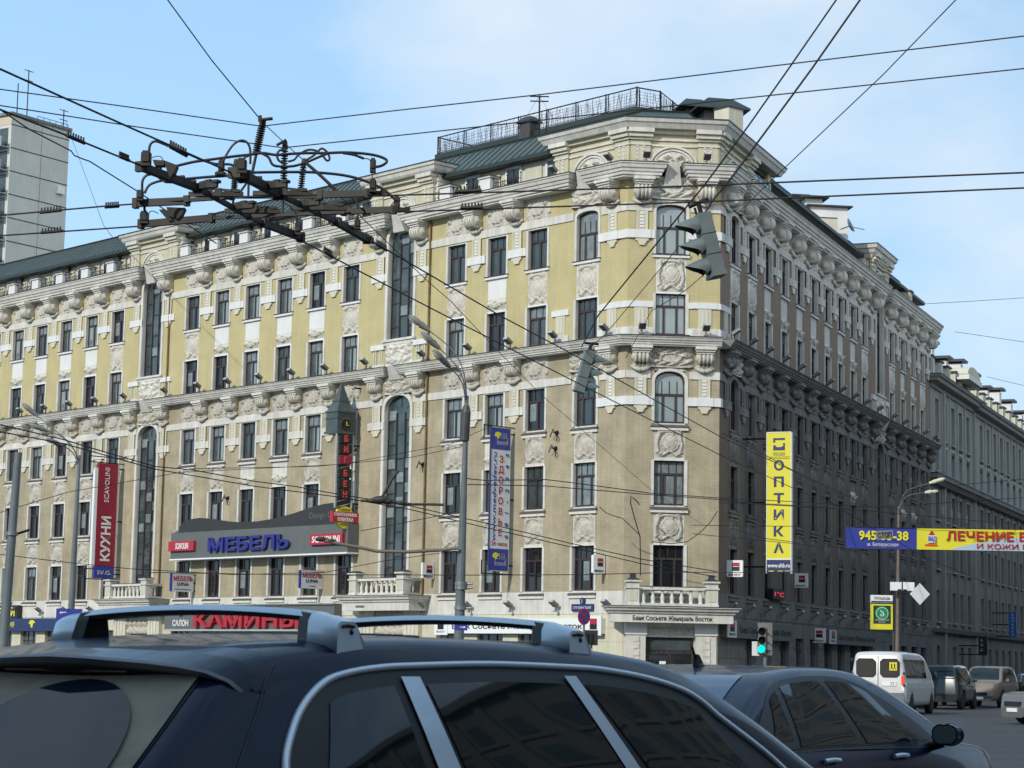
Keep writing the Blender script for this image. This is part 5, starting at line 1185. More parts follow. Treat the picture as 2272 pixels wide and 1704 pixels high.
small_car('hatch', blackp, ground_at(2262, 1548)+Vector((2.0,10,0)), R(245), 'dark hatchback half hidden behind the beige off-road car', GRP)
small_car('sedan', mat('grey_car_paint', (.12,.11,.10), .35, coat=.6), ground_at(2240, 1606)+Vector((2.05, .3, 0)), R(200), 'grey saloon cut off by the right edge of the picture', GRP)
# ================================================================= signs on the facades
def onface(f, px, py, y=0.0):                                  # where the ray of a pixel meets a facade plane (y inward): x along, z up
    o = FW(f, 0, y); d = XD[f]; r = ray(px, py); det = r.x*(-d.y)+d.x*r.y
    t = (o.x*(-d.y)+d.x*o.y)/det; u = (r.x*o.y-r.y*o.x)/det
    # solve t*r = o + u*d
    t = (o.x*d.y-o.y*d.x)/(r.x*d.y-r.y*d.x); p = r*t; u = (p-Vector((o.x, o.y, 0))).dot(d)
    return u, EYE+r.z*t
def blade_axes(f):
    d = XD[f]; i = Vector((-d.y, d.x, 0))
    return (i if f == 'L' else -i)                              # the viewer's right along the blade
def onblade(f, x, px, py):                                      # on the plane standing square to the facade at x: distance outward, z
    o = FW(f, x, 0); a = blade_axes(f); r = ray(px, py); t = (o.x*a.y-o.y*a.x)/(r.x*a.y-r.y*a.x); p = r*t
    return (p-Vector((o.x, o.y, 0))).dot(a), EYE+r.z*t
def blade(name, f, x, pl, pr, yt, yb, label, cat, draw, depth=.22, group=None):
    """a board square to the facade; draw(mb, w, h) puts lettering on it, local x 0..w, z 0..h"""
    (a0, z1), (a1, _) = onblade(f, x, pl, yt), onblade(f, x, pr, yt); z0 = onblade(f, x, (pl+pr)/2, yb)[1]; z1 = onblade(f, x, (pl+pr)/2, yt)[1]
    a = blade_axes(f); o = FW(f, x, 0)+a*a0; w_, h = a1-a0, z1-z0
    e = empty(name, (o.x, o.y, z0), math.atan2(a.y, a.x), label, cat, group)
    draw(e, w_, h, depth)
    # arms back to the wall
    m = MB(); L0, L1 = (w_, -a0) if f == 'L' else (-a0, 0)
    if f == 'L':
        for q in (.04, .5, .96): m.box(w_-.02, max(w_+.1, -a0), depth*.3, depth*.6, h*q-.04, h*q+.04, 'iron')
    else:
        for q in (.04, .5, .96): m.box(min(-.1, -a0), .02, depth*.3, depth*.6, h*q-.04, h*q+.04, 'iron')
    m.obj('bracket', e)
    return e
def letter(e, *a, **k):
    mb = MB(); text_mesh(mb, *a, **k); mb.obj('lettering' if len(a[0]) > 1 else 'letter', e)
def pill(mb, x0, x1, z0, z1, m, y=-.006): mb.box(x0, x1, y, .001, z0, z1, m)
# --- ЗДОРОВЬЕ
def draw_med(mb, w_, z0, h):
    mb.box(.02, w_-.02, -.012, .004, z0, z0+h, 'sigb')
    cx_ = w_*.36; cz = z0+h*.62
    mb.prism_xz([(cx_-.26, cz+.02), (cx_-.2, cz+.16), (cx_-.05, cz+.22), (cx_+.1, cz+.18), (cx_+.18, cz+.06), (cx_+.06, cz+.02), (cx_+.04, cz-.08), (cx_-.06, cz-.12), (cx_-.12, cz-.02), (cx_-.2, cz-.04)], -.022, -.01, 'sigy')
    for k in range(3): mb.box(w_*.52+k*.15, w_*.52+k*.15+.10, -.02, -.01, z0+h*.60, z0+h*.63, 'silver')
    for k in range(3): mb.box(w_*.52+k*.15, w_*.52+k*.15+.02, -.02, -.01, z0+h*.60, z0+h*.80, 'silver')
    text_mesh(mb, 'med', w_*.58, z0+h*.36, h*.17, 'silver', -.012, w=w_*.5)
    for q in (.24, .54): mb.box(w_*.3, w_*.86, -.02, -.01, z0+h*q-.01, z0+h*q+.01, 'silver')
    for q in (.3, .86): mb.box(w_*q-.01, w_*q+.01, -.02, -.01, z0+h*.24, z0+h*.54, 'silver')
def d_zdor(e, w_, h, dp):
    b = MB(); b.box(0, w_, 0, dp, 0, h, 'sigpg'); b.box(-.03, .0, -.02, dp+.02, -.03, h+.03, 'sigdb'); b.box(w_, w_+.02, -.02, dp, -.03, h+.03, 'silver'); b.box(0, w_, -.02, dp, h, h+.03, 'silver'); b.box(0, w_, -.02, dp, -.03, 0, 'silver'); b.obj('board', e)
    for zq in (h-1.08, .02): p = MB(); draw_med(p, w_, zq, 1.05); p.obj('logo_panel', e)
    t = MB(); n = 8; zt = h-1.28; zb = 1.62
    for i, ch in enumerate('ЗДОРОВЬЕ'): letter(e, ch, w_*.54, zt-(zt-zb)*(i+.5)/n, .34, 'sigr', -.004, bold=.015)
    letter(e, 'www.medvedev.ru', w_*.19, (zt+zb)/2-.05, .25, 'sigb', -.004, w=zt-zb+.25, rot=math.pi/2, bold=.012, shear=.15)
    letter(e, '681-2345', w_*.86, (zt+zb)/2, .24, 'sigb', -.004, w=zt-zb+.1, rot=math.pi/2, bold=.01, shear=.15, spacing=2.6)
    letter(e, '24 часа', w_*.5, 1.32, .19, 'sigr', -.004, w=w_*.8, bold=.01); t.obj('lettering', e)
    f_ = MB()
    for q in (-.15, h+.05): 
        f_.box(-.5, w_+.9, dp*.4, dp*.55, q-.03, q+.03, 'iron')
    f_.box(-.5, -.44, dp*.3, dp*.6, h-.6, h+.1, 'iron'); f_.box(-.5, -.44, dp*.3, dp*.6, -.2, .5, 'iron'); f_.obj('frame', e)
blade('blade_sign', 'L', -7.55, 1091, 1133, 949, 1267, 'tall pale blade sign reading downwards in red letters, blue panels at top and bottom', 'sign', d_zdor, .07)
# --- КУХНИ
def d_kuh(e, w_, h, dp):
    b = MB(); b.box(0, w_, 0, dp, .75, h, 'maroon'); b.box(0, w_, 0, dp, 0, .75, 'sigb'); b.box(-.22, 0, .0, dp, .7, h-.3, 'sigw'); b.box(w_, w_+.06, -.02, dp, .3, h, 'silver'); b.obj('board', e)
    t = MB(); letter(e, 'КУХНИ', w_*.50, .95+1.45, .62, 'sigw', -.004, w=2.7, rot=math.pi/2, bold=.03); letter(e, 'SCAVOLINI', w_*.46, h-1.30, .34, 'sigw', -.004, w=2.1, rot=math.pi/2); letter(e, 'SV.G.', w_*.5, .36, .26, 'sigpg', -.004, w=w_*.7); t.obj('lettering', e)
    f_ = MB(); [f_.box(-.62, w_+.9, dp*.4, dp*.55, q-.03, q+.03, 'iron') for q in (-.05, .55, h+.05, h+.4)]; [f_.box(-.65, -.58, dp*.3, dp*.6, a, a+.6, 'iron') for a in (-.05, h-.2)]; f_.obj('frame', e)
blade('blade_sign', 'L', -42.6, 219, 263, 1029, 1284, 'dark red blade sign with white letters running upwards, blue foot panel', 'sign', d_kuh)
# --- two white МЕБЕЛЬ box signs
def d_meb(foot):
    def d(e, w_, h, dp):
        b = MB(); b.box(0, w_, 0, dp, 0, h, 'sigpg'); b.box(-.12, 0, -.0, dp, 0, h, 'sigb'); b.box(-.0, w_+.03, -.015, dp, h, h+.03, 'silver'); b.obj('board', e)
        t = MB(); letter(e, 'МЕБЕЛЬ', w_/2, h*.74, h*.26, 'sigr', -.004, w=w_*.9, bold=.02); letter(e, 'LUNA', w_*.5, h*.43, h*.18, 'sigk', -.004, w=w_*.55, bold=.02); letter(e, foot, w_*.5, h*.15, h*.07, 'sigk', -.004, w=w_*(.8 if len(foot) > 8 else .3)); t.obj('lettering', e)
    return d
blade('box_sign', 'L', -34.6, 383, 430, 1273, 1313, 'white furniture box sign with red lettering below the left end of the grey signboard', 'sign', d_meb('www.mebelluna.ru'), .1, 'white furniture box signs')
blade('box_sign', 'L', -22.6, 669, 717, 1266, 1306, 'white furniture box sign with red lettering below the right end of the grey signboard', 'sign', d_meb('1 этаж'), .1, 'white furniture box signs')
# --- bank logo boxes
def d_bank(e, w_, h, dp, word='BSGV'):
    b = MB(); b.bbox(0, w_, 0, dp, 0, h, 'sigw', .03); b.obj('board', e)
    t = MB(); s = w_*.46; x = w_*.5-s/2+.06; t.box(x, x+s, -.012, 0, h*.62, h*.62+s*.5, 'sigr'); t.box(x, x+s, -.012, 0, h*.62-s*.55, h*.62, 'sigk'); t.box(x+.08*s, x+.92*s, -.014, -.0, h*.62-.01, h*.62+.012, 'sigw'); letter(e, word, w_*.5, h*.14, h*.12, 'sigk', -.003, w=w_*.75, bold=.02); t.obj('logo', e)
BG = 'white bank logo boxes'
blade('logo_box', 'L', -13.4, 938, 964, 1249, 1284, 'white bank logo box with red and black square, right of the balcony', 'sign', d_bank, .12, BG)
blade('logo_box', 'L', -1.15, 1317, 1343, 1232, 1272, 'white bank logo box with red and black square, left of the corner balcony', 'sign', d_bank, .14, BG)
blade('logo_box', 'R', 1.2, 1612, 1648, 1243, 1280, 'white bank logo box on the shaded facade just right of the corner', 'sign', d_bank, .14, BG)
blade('logo_box', 'R', 13.9, 1762, 1792, 1272, 1304, 'greyish bank logo box on the shaded facade right of the yellow sign', 'sign', d_bank, .14, BG)
blade('logo_box', 'R', 18.2, 1800, 1831, 1394, 1426, 'bank logo box at street level between the two grey bank boards', 'sign', d_bank, .14, BG)
# --- ОПТИКА
def d_opt(e, w_, h, dp):
    b = MB(); b.box(0, w_, 0, dp, .64, h, 'sigy'); b.box(0, w_, 0, dp, .0, .64, 'sigdb'); b.box(-.03, 0, -.02, dp+.02, -.05, h+.04, 'sigw'); b.box(w_, w_+.035, -.02, dp+.02, -.05, h+.04, 'sigw'); b.box(-.03, w_+.035, -.02, dp, h, h+.04, 'sigw'); b.box(0, w_, -.01, dp, .60, .66, 'sigw'); b.obj('board', e)
    t = MB(); n = 6; zt, zb = h-1.18, .78
    for i, ch in enumerate('ОПТИКА'): letter(e, ch, w_*.5, zt-(zt-zb)*(i+.5)/n, .46, 'sigdb', -.004, w=.50, bold=.035)
    lx0, lx1, lz = w_*.26, w_*.75, h-.86
    t.box(lx0, lx1, -.008, .0, lz+.50, lz+.60, 'sigdb'); t.box(lx0, lx0+.1, -.008, 0, lz+.38, lz+.50, 'sigdb'); t.box(lx0, lx1, -.008, 0, lz, lz+.16, 'sigdb')
    t.prism_xz([(lx0, lz+.16), (lx0, lz+.26), (lx0+.12, lz+.24), (lx0+.18, lz+.16)], -.008, 0, 'sigdb'); t.prism_xz([(lx1, lz+.16), (lx1, lz+.36), (lx1-.1, lz+.34), (lx1-.08, lz+.22), (lx1-.2, lz+.16)], -.008, 0, 'sigdb')
    letter(e, 'салон оптики', w_*.5, h-.98, .06, 'sigdb', -.004, w=w_*.5); letter(e, 'точка зрения', w_*.5, h-1.07, .06, 'sigdb', -.004, w=w_*.5)
    t.box(.06, w_-.06, -.01, 0, h-1.19, h-1.17, 'sigk'); t.box(.06, w_-.06, -.01, 0, h-1.27, h-1.25, 'sigk')
    letter(e, 'www.shb.ru', w_*.5, .34, .2, 'sigw', -.004, w=w_*.92, bold=.02); [t.box(q, q+.25, -.01, 0, .04, .08, 'sigy') for q in (.1, .55, .9)]; t.obj('lettering', e)
blade('blade_sign', 'R', 3.9, 1702, 1755, 960, 1270, 'tall yellow blade sign with dark blue letters reading downwards on the shaded facade', 'sign', d_opt, .25)
# --- clock tower sign БИГ БЕН
def d_ben(e, w_, h, dp):
    gs = mat('verdigris_panel', (.075,.10,.10), .5, var=.25)
    c = w_/2; bz = h*.60
    b = MB(); b.box(0, w_, 0, w_*.8, bz, bz+1.08, gs); [b.box(w_*.1+k*w_*.16, w_*.1+k*w_*.16+w_*.08, -.03, 0, bz+.76, bz+1.04, 'poledark') for k in range(5)]
    b.box(-.06, w_+.06, -.06, w_*.86, bz-.1, bz+.02, gs); b.box(-.04, w_+.04, -.04, w_*.84, bz+.70, bz+.76, gs); b.box(-.05, w_+.05, -.05, w_*.85, bz+1.05, bz+1.12, gs)
    def frust(z0, z1, k0, k1):
        q = lambda k, z: [(c-w_*k/2, w_*.4-w_*k*.4, z), (c+w_*k/2, w_*.4-w_*k*.4, z), (c+w_*k/2, w_*.4+w_*k*.4, z), (c-w_*k/2, w_*.4+w_*k*.4, z)]
        b.add(q(k0, z0)+q(k1, z1), [(0,1,5,4),(1,2,6,5),(2,3,7,6),(3,0,4,7),(4,5,6,7)], gs)
    frust(bz+1.12, bz+1.62, 1.0, .58); frust(bz+1.62, bz+1.74, .62, .62); frust(bz+1.74, h, .52, .05); b.obj('tower', e)
    k = MB(); T = Matrix.Translation((c, -.02, bz+.36)) @ Matrix.Rotation(R(90), 4, 'X'); k.lathe([(w_*.26, 0), (w_*.34, .03), (w_*.36, .0)], 'poledark', 20, T); k.box(c-.015, c+.015, -.06, -.03, bz+.34, bz+.54, 'sigy'); k.box(c, c+.16, -.06, -.03, bz+.35, bz+.38, 'sigy'); k.obj('clock_face', e)
    fr = MB(); [fr.box(x-.04, x+.04, .0, .08, .0, bz, 'silver') for x in (w_*.02, w_*.92)]; [fr.tube([(w_*.02, .04, bz*i/14), (w_*.92, .04, bz*(i+1)/14)], .02, 'silver', 4) for i in range(14)]; fr.box(w_*.2, w_*.8, .06, .22, 0, bz, 'sigk'); fr.obj('truss', e)
    t = MB(); zt = bz-.35; zs = [0, 1, 2, 3.25, 4.25, 5.25]; step = (zt-.45)/5.75
    for ch, q in zip('БИГБЕН', zs):
        z = zt-q*step; t.box(c-w_*.33, c+w_*.33, -.04, .06, z-step*.42, z+step*.42, 'sigk' if ch in 'БИЕН' else 'maroon'); letter(e, ch, c, z, step*.56, mat('red_letter', (.55,.03,.03), .4, emit=(1,.12,.08), estr=.12), -.045, bold=.03)
    t.obj('lettering', e)
blade('clock_tower_sign', 'L', -19.7, 751, 791, 847, 1128, 'grey model clock tower sign on a truss with red letters below it', 'sign', d_ben)
def d_round(e, w_, h, dp):
    b = MB(); T = Matrix.Translation((w_/2, .1, h/2)) @ Matrix.Rotation(R(90), 4, 'X'); b.lathe([(h/2, -.1), (h/2, .1)], 'sigy', 28, T, False); b.box(-.0, w_, -.06, .2, h*.28, h*.74, 'sigr'); b.obj('board', e)
    t = MB(); letter(e, 'САНТЕХНИКА', w_/2, h*.62, h*.14, 'sigw', -.064, w=w_*.9, bold=.02); letter(e, 'ПЛИТКА', w_/2, h*.40, h*.16, 'sigw', -.064, w=w_*.62, bold=.02); letter(e, 'САЛОН', w_/2, h*.83, h*.10, 'sigk', -.004, w=w_*.36); letter(e, 'и КУХНИ', w_/2, h*.18, h*.10, 'sigk', -.004, w=w_*.36); t.obj('lettering', e)
blade('round_sign', 'L', -19.75, 738, 794, 1123, 1173, 'yellow disc sign crossed by a red panel, under the clock tower sign', 'sign', d_round)
# --- flat boards on the facades
def flat(name, f, pxl, pxr, yt, yb, off, label, cat, draw, ref=None):
    (xa, z1), (xb, _) = onface(f, pxl, yt, -off), onface(f, pxr, yt, -off); zb = onface(f, pxl, yb, -off)[1]
    if ref: z1 = onface(f, ref[0], ref[1], -off)[1]; zb = onface(f, ref[0], ref[2], -off)[1]
    o = FW(f, xa, -off); e = empty(name, (o.x, o.y, zb), RZ[f], label, cat); draw(e, xb-xa, z1-zb, off); return e
def d_mebel(e, w_, h, off):
    b = MB(); b.box(0, w_, 0, off-.02, .08, h, 'siggrey'); b.box(-.02, w_+.02, -.06, off-.02, 0, .08, 'sigw'); b.obj('board', e)
    wv = MB(); pts = [(.55, h+.02), (.6, h+.35)] + [(w_*q, h+.30+.85*hh) for q, hh in ((.06, .35), (.11, .55), (.16, .60), (.22, .48), (.3, .28), (.4, .14), (.5, .12), (.6, .25), (.7, .50), (.78, .78), (.86, .98), (.93, 1.02), (.97, 1.0))] + [(w_*.985, h+.02)]
    wv.prism_xz(pts, .12, off-.1, mat('charcoal_panel', (.035,.035,.035), .6, var=.1)); wv.obj('wave_panel', e)
    t = MB(); letter(e, 'Design Club', w_*.865, h+.55, .34, 'siggrey', .115, w=2.6); t.obj('lettering', e)
    t = MB(); letter(e, 'МЕБЕЛЬ', w_*.47, h*.50, h*.46, mat('blue_letter', (.02,.022,.20), .35), -.06, w=w_*.46, depth=.12, bold=.035); t.obj('lettering', e)
    for x0, x1, wd in ((.0, .155, 'SCAVOLINI'), (.815, .985, 'SCAVOLINI')):
        q = MB(); q.box(w_*x0, w_*x1, -.18, -.0, h*.33, h*.68, 'sigr'); letter(e, wd, w_*(x0+x1)/2 if x0 > .5 else w_*(x0+.085), h*.51, h*.22, 'sigw', -.184, w=w_*(x1-x0)*(.85 if x0 > .5 else .5), bold=.02); q.obj('red_panel', e)
flat('signboard', 'L', 380, 772, 1186, 1241, .75, 'long grey furniture signboard with blue raised letters and a dark wavy top', 'sign', d_mebel, (576, 1172, 1236))
def d_kam(e, w_, h, off):
    b = MB(); b.box(0, w_, 0, off-.02, 0, h, 'siggrey'); b.box(0, w_, -.05, 0, 0, .1, 'silver'); b.box(0, w_, -.08, off, h, h+.08, 'siggrey'); b.obj('board', e)
    t = MB(); letter(e, 'САЛОН', w_*.105, h*.33, .34, 'sigw', -.02, w=w_*.10, bold=.02); letter(e, 'КАМИНЫ', w_*.515, h*.46, .80, 'sigr', -.04, w=w_*.62, depth=.2, bold=.03); t.tube([(w_*.10, -.06, h*.62), (w_*.13, -.06, h*.72), (w_*.16, -.06, h*.9)], .04, 'sigr', 5); t.obj('lettering', e)
flat('signboard', 'L', 366, 742, 1346, 1402, .55, 'grey signboard with large red letters behind the estate car\'s roof bars', 'sign', d_kam, (420, 1346, 1400))
def d_bank_l(e, w_, h, off):
    b = MB(); b.box(0, w_, 0, off-.02, 0, h, 'sigw'); b.box(-.02, w_+.02, -.03, .02, -.05, 0, 'black'); b.obj('board', e)
    t = MB(); letter(e, 'Банк Сосьете Женераль Восток', w_*.50, h*.50, h*.36, 'sigk', -.004, w=w_*.78, bold=.015); t.obj('lettering', e)
    for x in (.0, w_-1.0):
        q = MB(); q.box(x, x+1.0, -.06, -.0, -.08, h+.12, 'sigw'); q.box(x+.26, x+.72, -.075, -.06, h*.62, h*.98, 'sigr'); q.box(x+.26, x+.72, -.075, -.06, h*.28, h*.62, 'sigk'); letter(e, 'BSGV', x+.5, h*.12, h*.14, 'sigk', -.062, w=.6); q.obj('logo', e)
flat('signboard', 'L', 966, 1336, 1372, 1412, .25, 'white bank signboard with black lettering and a logo at each end', 'sign', d_bank_l, (1290, 1372, 1406))
def d_bank_r(e, w_, h, off):
    b = MB(); b.box(0, w_, 0, off-.02, 0, h, 'siggrey'); b.obj('board', e)
    t = MB(); letter(e, 'Банк Сосьете Женераль Восток', w_*.56, h*.52, h*.40, 'sigk', -.004, w=w_*.76); t.obj('lettering', e)
    q = MB(); q.box(0, w_*.12, -.05, -.0, 0, h, 'sigpg'); q.box(w_*.03, w_*.09, -.06, -.05, h*.62, h*.92, 'sigr'); q.box(w_*.03, w_*.09, -.06, -.05, h*.36, h*.62, 'sigk'); letter(e, 'BSGV', w_*.06, h*.2, h*.14, 'sigk', -.052, w=w_*.08); q.obj('logo', e)
flat('signboard', 'R', 1613, 1764, 1375, 1413, .35, 'nearer grey bank board on the shaded facade, by the corner entrance', 'sign', d_bank_r, (1613, 1376, 1414))
flat('signboard', 'R', 1840, 1948, 1397, 1425, .35, 'farther grey bank board on the shaded facade, behind the white minibus', 'sign', d_bank_r, (1840, 1397, 1428))
def d_rur(e, w_, h, off):
    b = MB(); b.box(0, w_, 0, off-.02, 0, h, 'sigdb'); b.box(w_*.1, w_*.5, 0, off-.02, h, h+.85, 'sigk'); b.obj('board', e)
    yl = mat('yellow_letter', (.75,.70,.06), .4, emit=(1,.9,.1), estr=.1)
    t = MB(); letter(e, 'ХИРУРГИИ', w_*.28, h+.42, .52, yl, -.004, w=w_*.38, bold=.02); letter(e, 'ЦЕНТР ОХРАНЫ ЗРЕНИЯ', w_*.22, h*.5, .34, 'sigy', -.004, w=w_*.50, bold=.015)
    t.prism_xz([(w_*.63, h*.6), (w_*.645, h*.85), (w_*.68, h*.86), (w_*.70, h*.65), (w_*.68, h*.62), (w_*.67, h*.25), (w_*.655, h*.3), (w_*.65, h*.55)], -.02, 0, 'sigy'); t.obj('lettering', e)
flat('signboard', 'L', -60, 142, 1372, 1404, .4, 'navy eye clinic signboard with yellow lettering at the left edge', 'sign', d_rur, (70, 1372, 1400))
def d_plate(e, w_, h, off):
    b = MB(); b.bbox(0, w_, 0, off-.01, 0, h*.55, 'sigdb', .03); T = Matrix.Translation((w_*.5, .02, h*.78)) @ Matrix.Rotation(R(90), 4, 'X'); b.lathe([(h*.27, -.05), (h*.27, .03)], 'sigdb', 20, T, False); b.obj('plate', e)
    t = MB(); letter(e, 'ГРУЗИНСКИЙ', w_*.5, h*.27, h*.2, 'sigpg', -.004, w=w_*.82); letter(e, '2', w_*.5, h*.78, h*.26, 'sigpg', -.03); t.obj('lettering', e)
flat('house_number_plate', 'L', 1268, 1316, 1326, 1356, .12, 'dark blue street name plate with a round house number above it', 'sign', d_plate, (1290, 1327, 1356))
def d_led(e, w_, h, off):
    b = MB(); b.box(-.25, w_+.15, .02, off, -.12, h+.12, 'black'); b.obj('panel', e)
    t = MB(); letter(e, '1°C', w_*.5, h*.5, h*.8, 'ltred', .016, w=w_*.92); t.obj('digits', e)
flat('temperature_display', 'R', 1719, 1741, 1312, 1324, .3, 'small dark temperature display with red glowing digits on the shaded facade', 'display', d_led, (1725, 1312, 1324))
def d_alo(e, w_, h, dp):
    b = MB(); b.box(0, w_, 0, dp, 0, h, 'sigk'); b.obj('board', e); t = MB(); [letter(e, ch, w_*.35, h*(.80-.26*i), h*.15, 'sigpg', -.004) for i, ch in enumerate('АЛО')]; t.obj('lettering', e)
blade('blade_sign', 'R', 60.0, 2171, 2190, 1412, 1454, 'small black blade sign with pale letters far down the side street', 'sign', d_alo, .2)
def d_blue(e, w_, h, dp):
    b = MB(); b.box(0, w_, 0, dp, 0, h, mat('mid_blue_sign', (.03,.12,.36), .4)); b.obj('board', e); t = MB(); [letter(e, ch, w_*.5, h*(.90-.13*i), h*.09, 'sigpg', -.004) for i, ch in enumerate('БИЛЬЯРД')]; t.obj('lettering', e)
blade('blade_sign', 'R', 74.0, 2238, 2255, 1358, 1414, 'blue vertical blade sign far down the side street, at the right edge', 'sign', d_blue, .2)
# ================================================================= poles, lamps, traffic lights, road signs, banner
def street_lamp(name, base_px, Y, top, bot, r, arms, lamps, m, label, sleeve=None, lamp_m='lampgrey', lens='silver'):
    """arms: lists of pixels; lamps: (px,py,length px,angle) at the arm ends"""
    g = at(*base_px, Y); e = empty(name, (g.x, g.y, 0), 0, label, 'street lamp'); o = Vector((g.x, g.y, 0))
    t, b = at(*top, Y)-o, at(*bot, Y)-o
    d = (t-b)/(t.z-b.z); z0 = b-d*b.z
    p = MB(); p.tube([z0, b, t], [r[0], r[0], r[1]], m, 12); p.tube([z0, z0+Vector((0,0,.5))], r[0]*1.35, m, 12); p.obj('pole', e)
    if sleeve:
        s = MB(); a1, a2 = at(*sleeve[0], Y)-o, at(*sleeve[1], Y)-o; s.tube([a1, a2], sleeve[2], 'poledark', 12); s.tube([a2, a2+(a2-a1)*.25], [sleeve[2], sleeve[2]*.6], 'poledark', 12); s.obj('sleeve', e)
    for i, pts in enumerate(arms):
        a = MB(); pp = [Vector((*at(q[0], q[1], Y+(.0 if k == len(pts)-1 else .0)-.35*i*(1-k/(len(pts)-1))),))-o for k, q in enumerate(pts)]; pp = [Vector(q) for q in densev(pp, 5)]; a.tube(pp, r[1]*.34, m, 7); a.obj('arm', e)
        c = pp[0]; dr_ = (pp[0]-pp[3]).normalized(); L = lamps[i]
        T = Matrix.Translation(c) @ dr_.to_track_quat('X', 'Z').to_matrix().to_4x4()
        l = MB(); l.ball((L*.55, 0, .0), L*.5, lamp_m, 12, 6, (1, .42, .34), T); l.tube([T @ Vector((-.15, 0, 0)), T @ Vector((L*.25, 0, 0))], [.05, .1], lamp_m, 8); lo = l.obj('lamp_head', e)
        g_ = MB(); g_.ball((L*.62, 0, -.035), L*.36, lens, 12, 6, (1, .44, .34), T); g_.obj('lens', lo)
    return e, o
def densev(pts, k=5):
    out = []
    for i in range(len(pts)-1):
        p0 = pts[max(0, i-1)]; p1 = pts[i]; p2 = pts[i+1]; p3 = pts[min(len(pts)-1, i+2)]
        for j in range(k): t = j/k; out.append(.5*((2*p1)+(-p0+p2)*t+(2*p0-5*p1+4*p2-p3)*t*t+(-p0+3*p1-3*p2+p3)*t**3))
    return out+[pts[-1]]
e, o = street_lamp('street_lamp', (1018, 1420), 58, (1036, 880), (1020, 1360), (.135, .05), [[(942, 726), (992, 765), (1019, 800), (1031, 837), (1036, 885)], [(967, 766), (1003, 800), (1025, 834), (1033, 870), (1036, 895)], [(990, 806), (1016, 834), (1028, 858), (1034, 899)]], [.52, .52, .52], 'pole', 'tall grey street lamp with three lamp heads standing before the pale facade', ((1030, 978), (1034, 915), .13))

for y in (1295, 1304, 1349): cl = MB(); c = at(1022+(1349-y)*.03, y, 58)-o; cl.tube([c-Vector((0,0,.05)), c+Vector((0,0,.05))], .17, 'steel', 12); cl.tube([c, c+Vector((.3, -.1, 0))], .03, 'steel', 5); cl.obj('clamp', e)
street_lamp('street_lamp', (158, 1430), 78, (176, 1010), (160, 1315), (.12, .055), [[(76, 917), (116, 950), (155, 983), (173, 1016)], [(98, 953), (135, 968), (162, 995), (173, 1024)], [(130, 985), (150, 995), (165, 1010), (173, 1035)]], [.55, .55, .5], 'pole', 'slim grey street lamp at the left in front of the facade')
street_lamp('street_lamp', (1990, 1440), 92, (1994, 1124), (1991, 1440), (.09, .05), [[(2069, 1070), (2026, 1083), (2009, 1092), (1998, 1117), (1994, 1130)], [(2060, 1092), (2017, 1099), (2002, 1115), (1994, 1135)]], [.55, .4], 'polebrown', 'brown street lamp with a forked arm at the mouth of the side street', None, 'creamL', 'creamL')
# leaning pole at the left edge
g = at(4, 1420, 50); e = empty('leaning_pole', (g.x, g.y, 0), 0, 'thick leaning grey-blue pole with a cut top at the left edge', 'pole'); o = Vector((g.x, g.y, 0)); t, b = at(41, 1004, 50)-o, at(10, 1390, 50)-o; d = (t-b)/(t.z-b.z); z0 = b-d*b.z
p = MB(); p.tube([z0, t], [.135, .085], 'pole', 14); p.obj('pole', e); p = MB(); c = z0+d*4.2; p.tube([c, c+Vector((0,0,.08))], .14, 'steel', 12); p.tube([c, c+Vector((.35, .2, .15))], .03, 'iron', 5); p.obj('clamp', e)
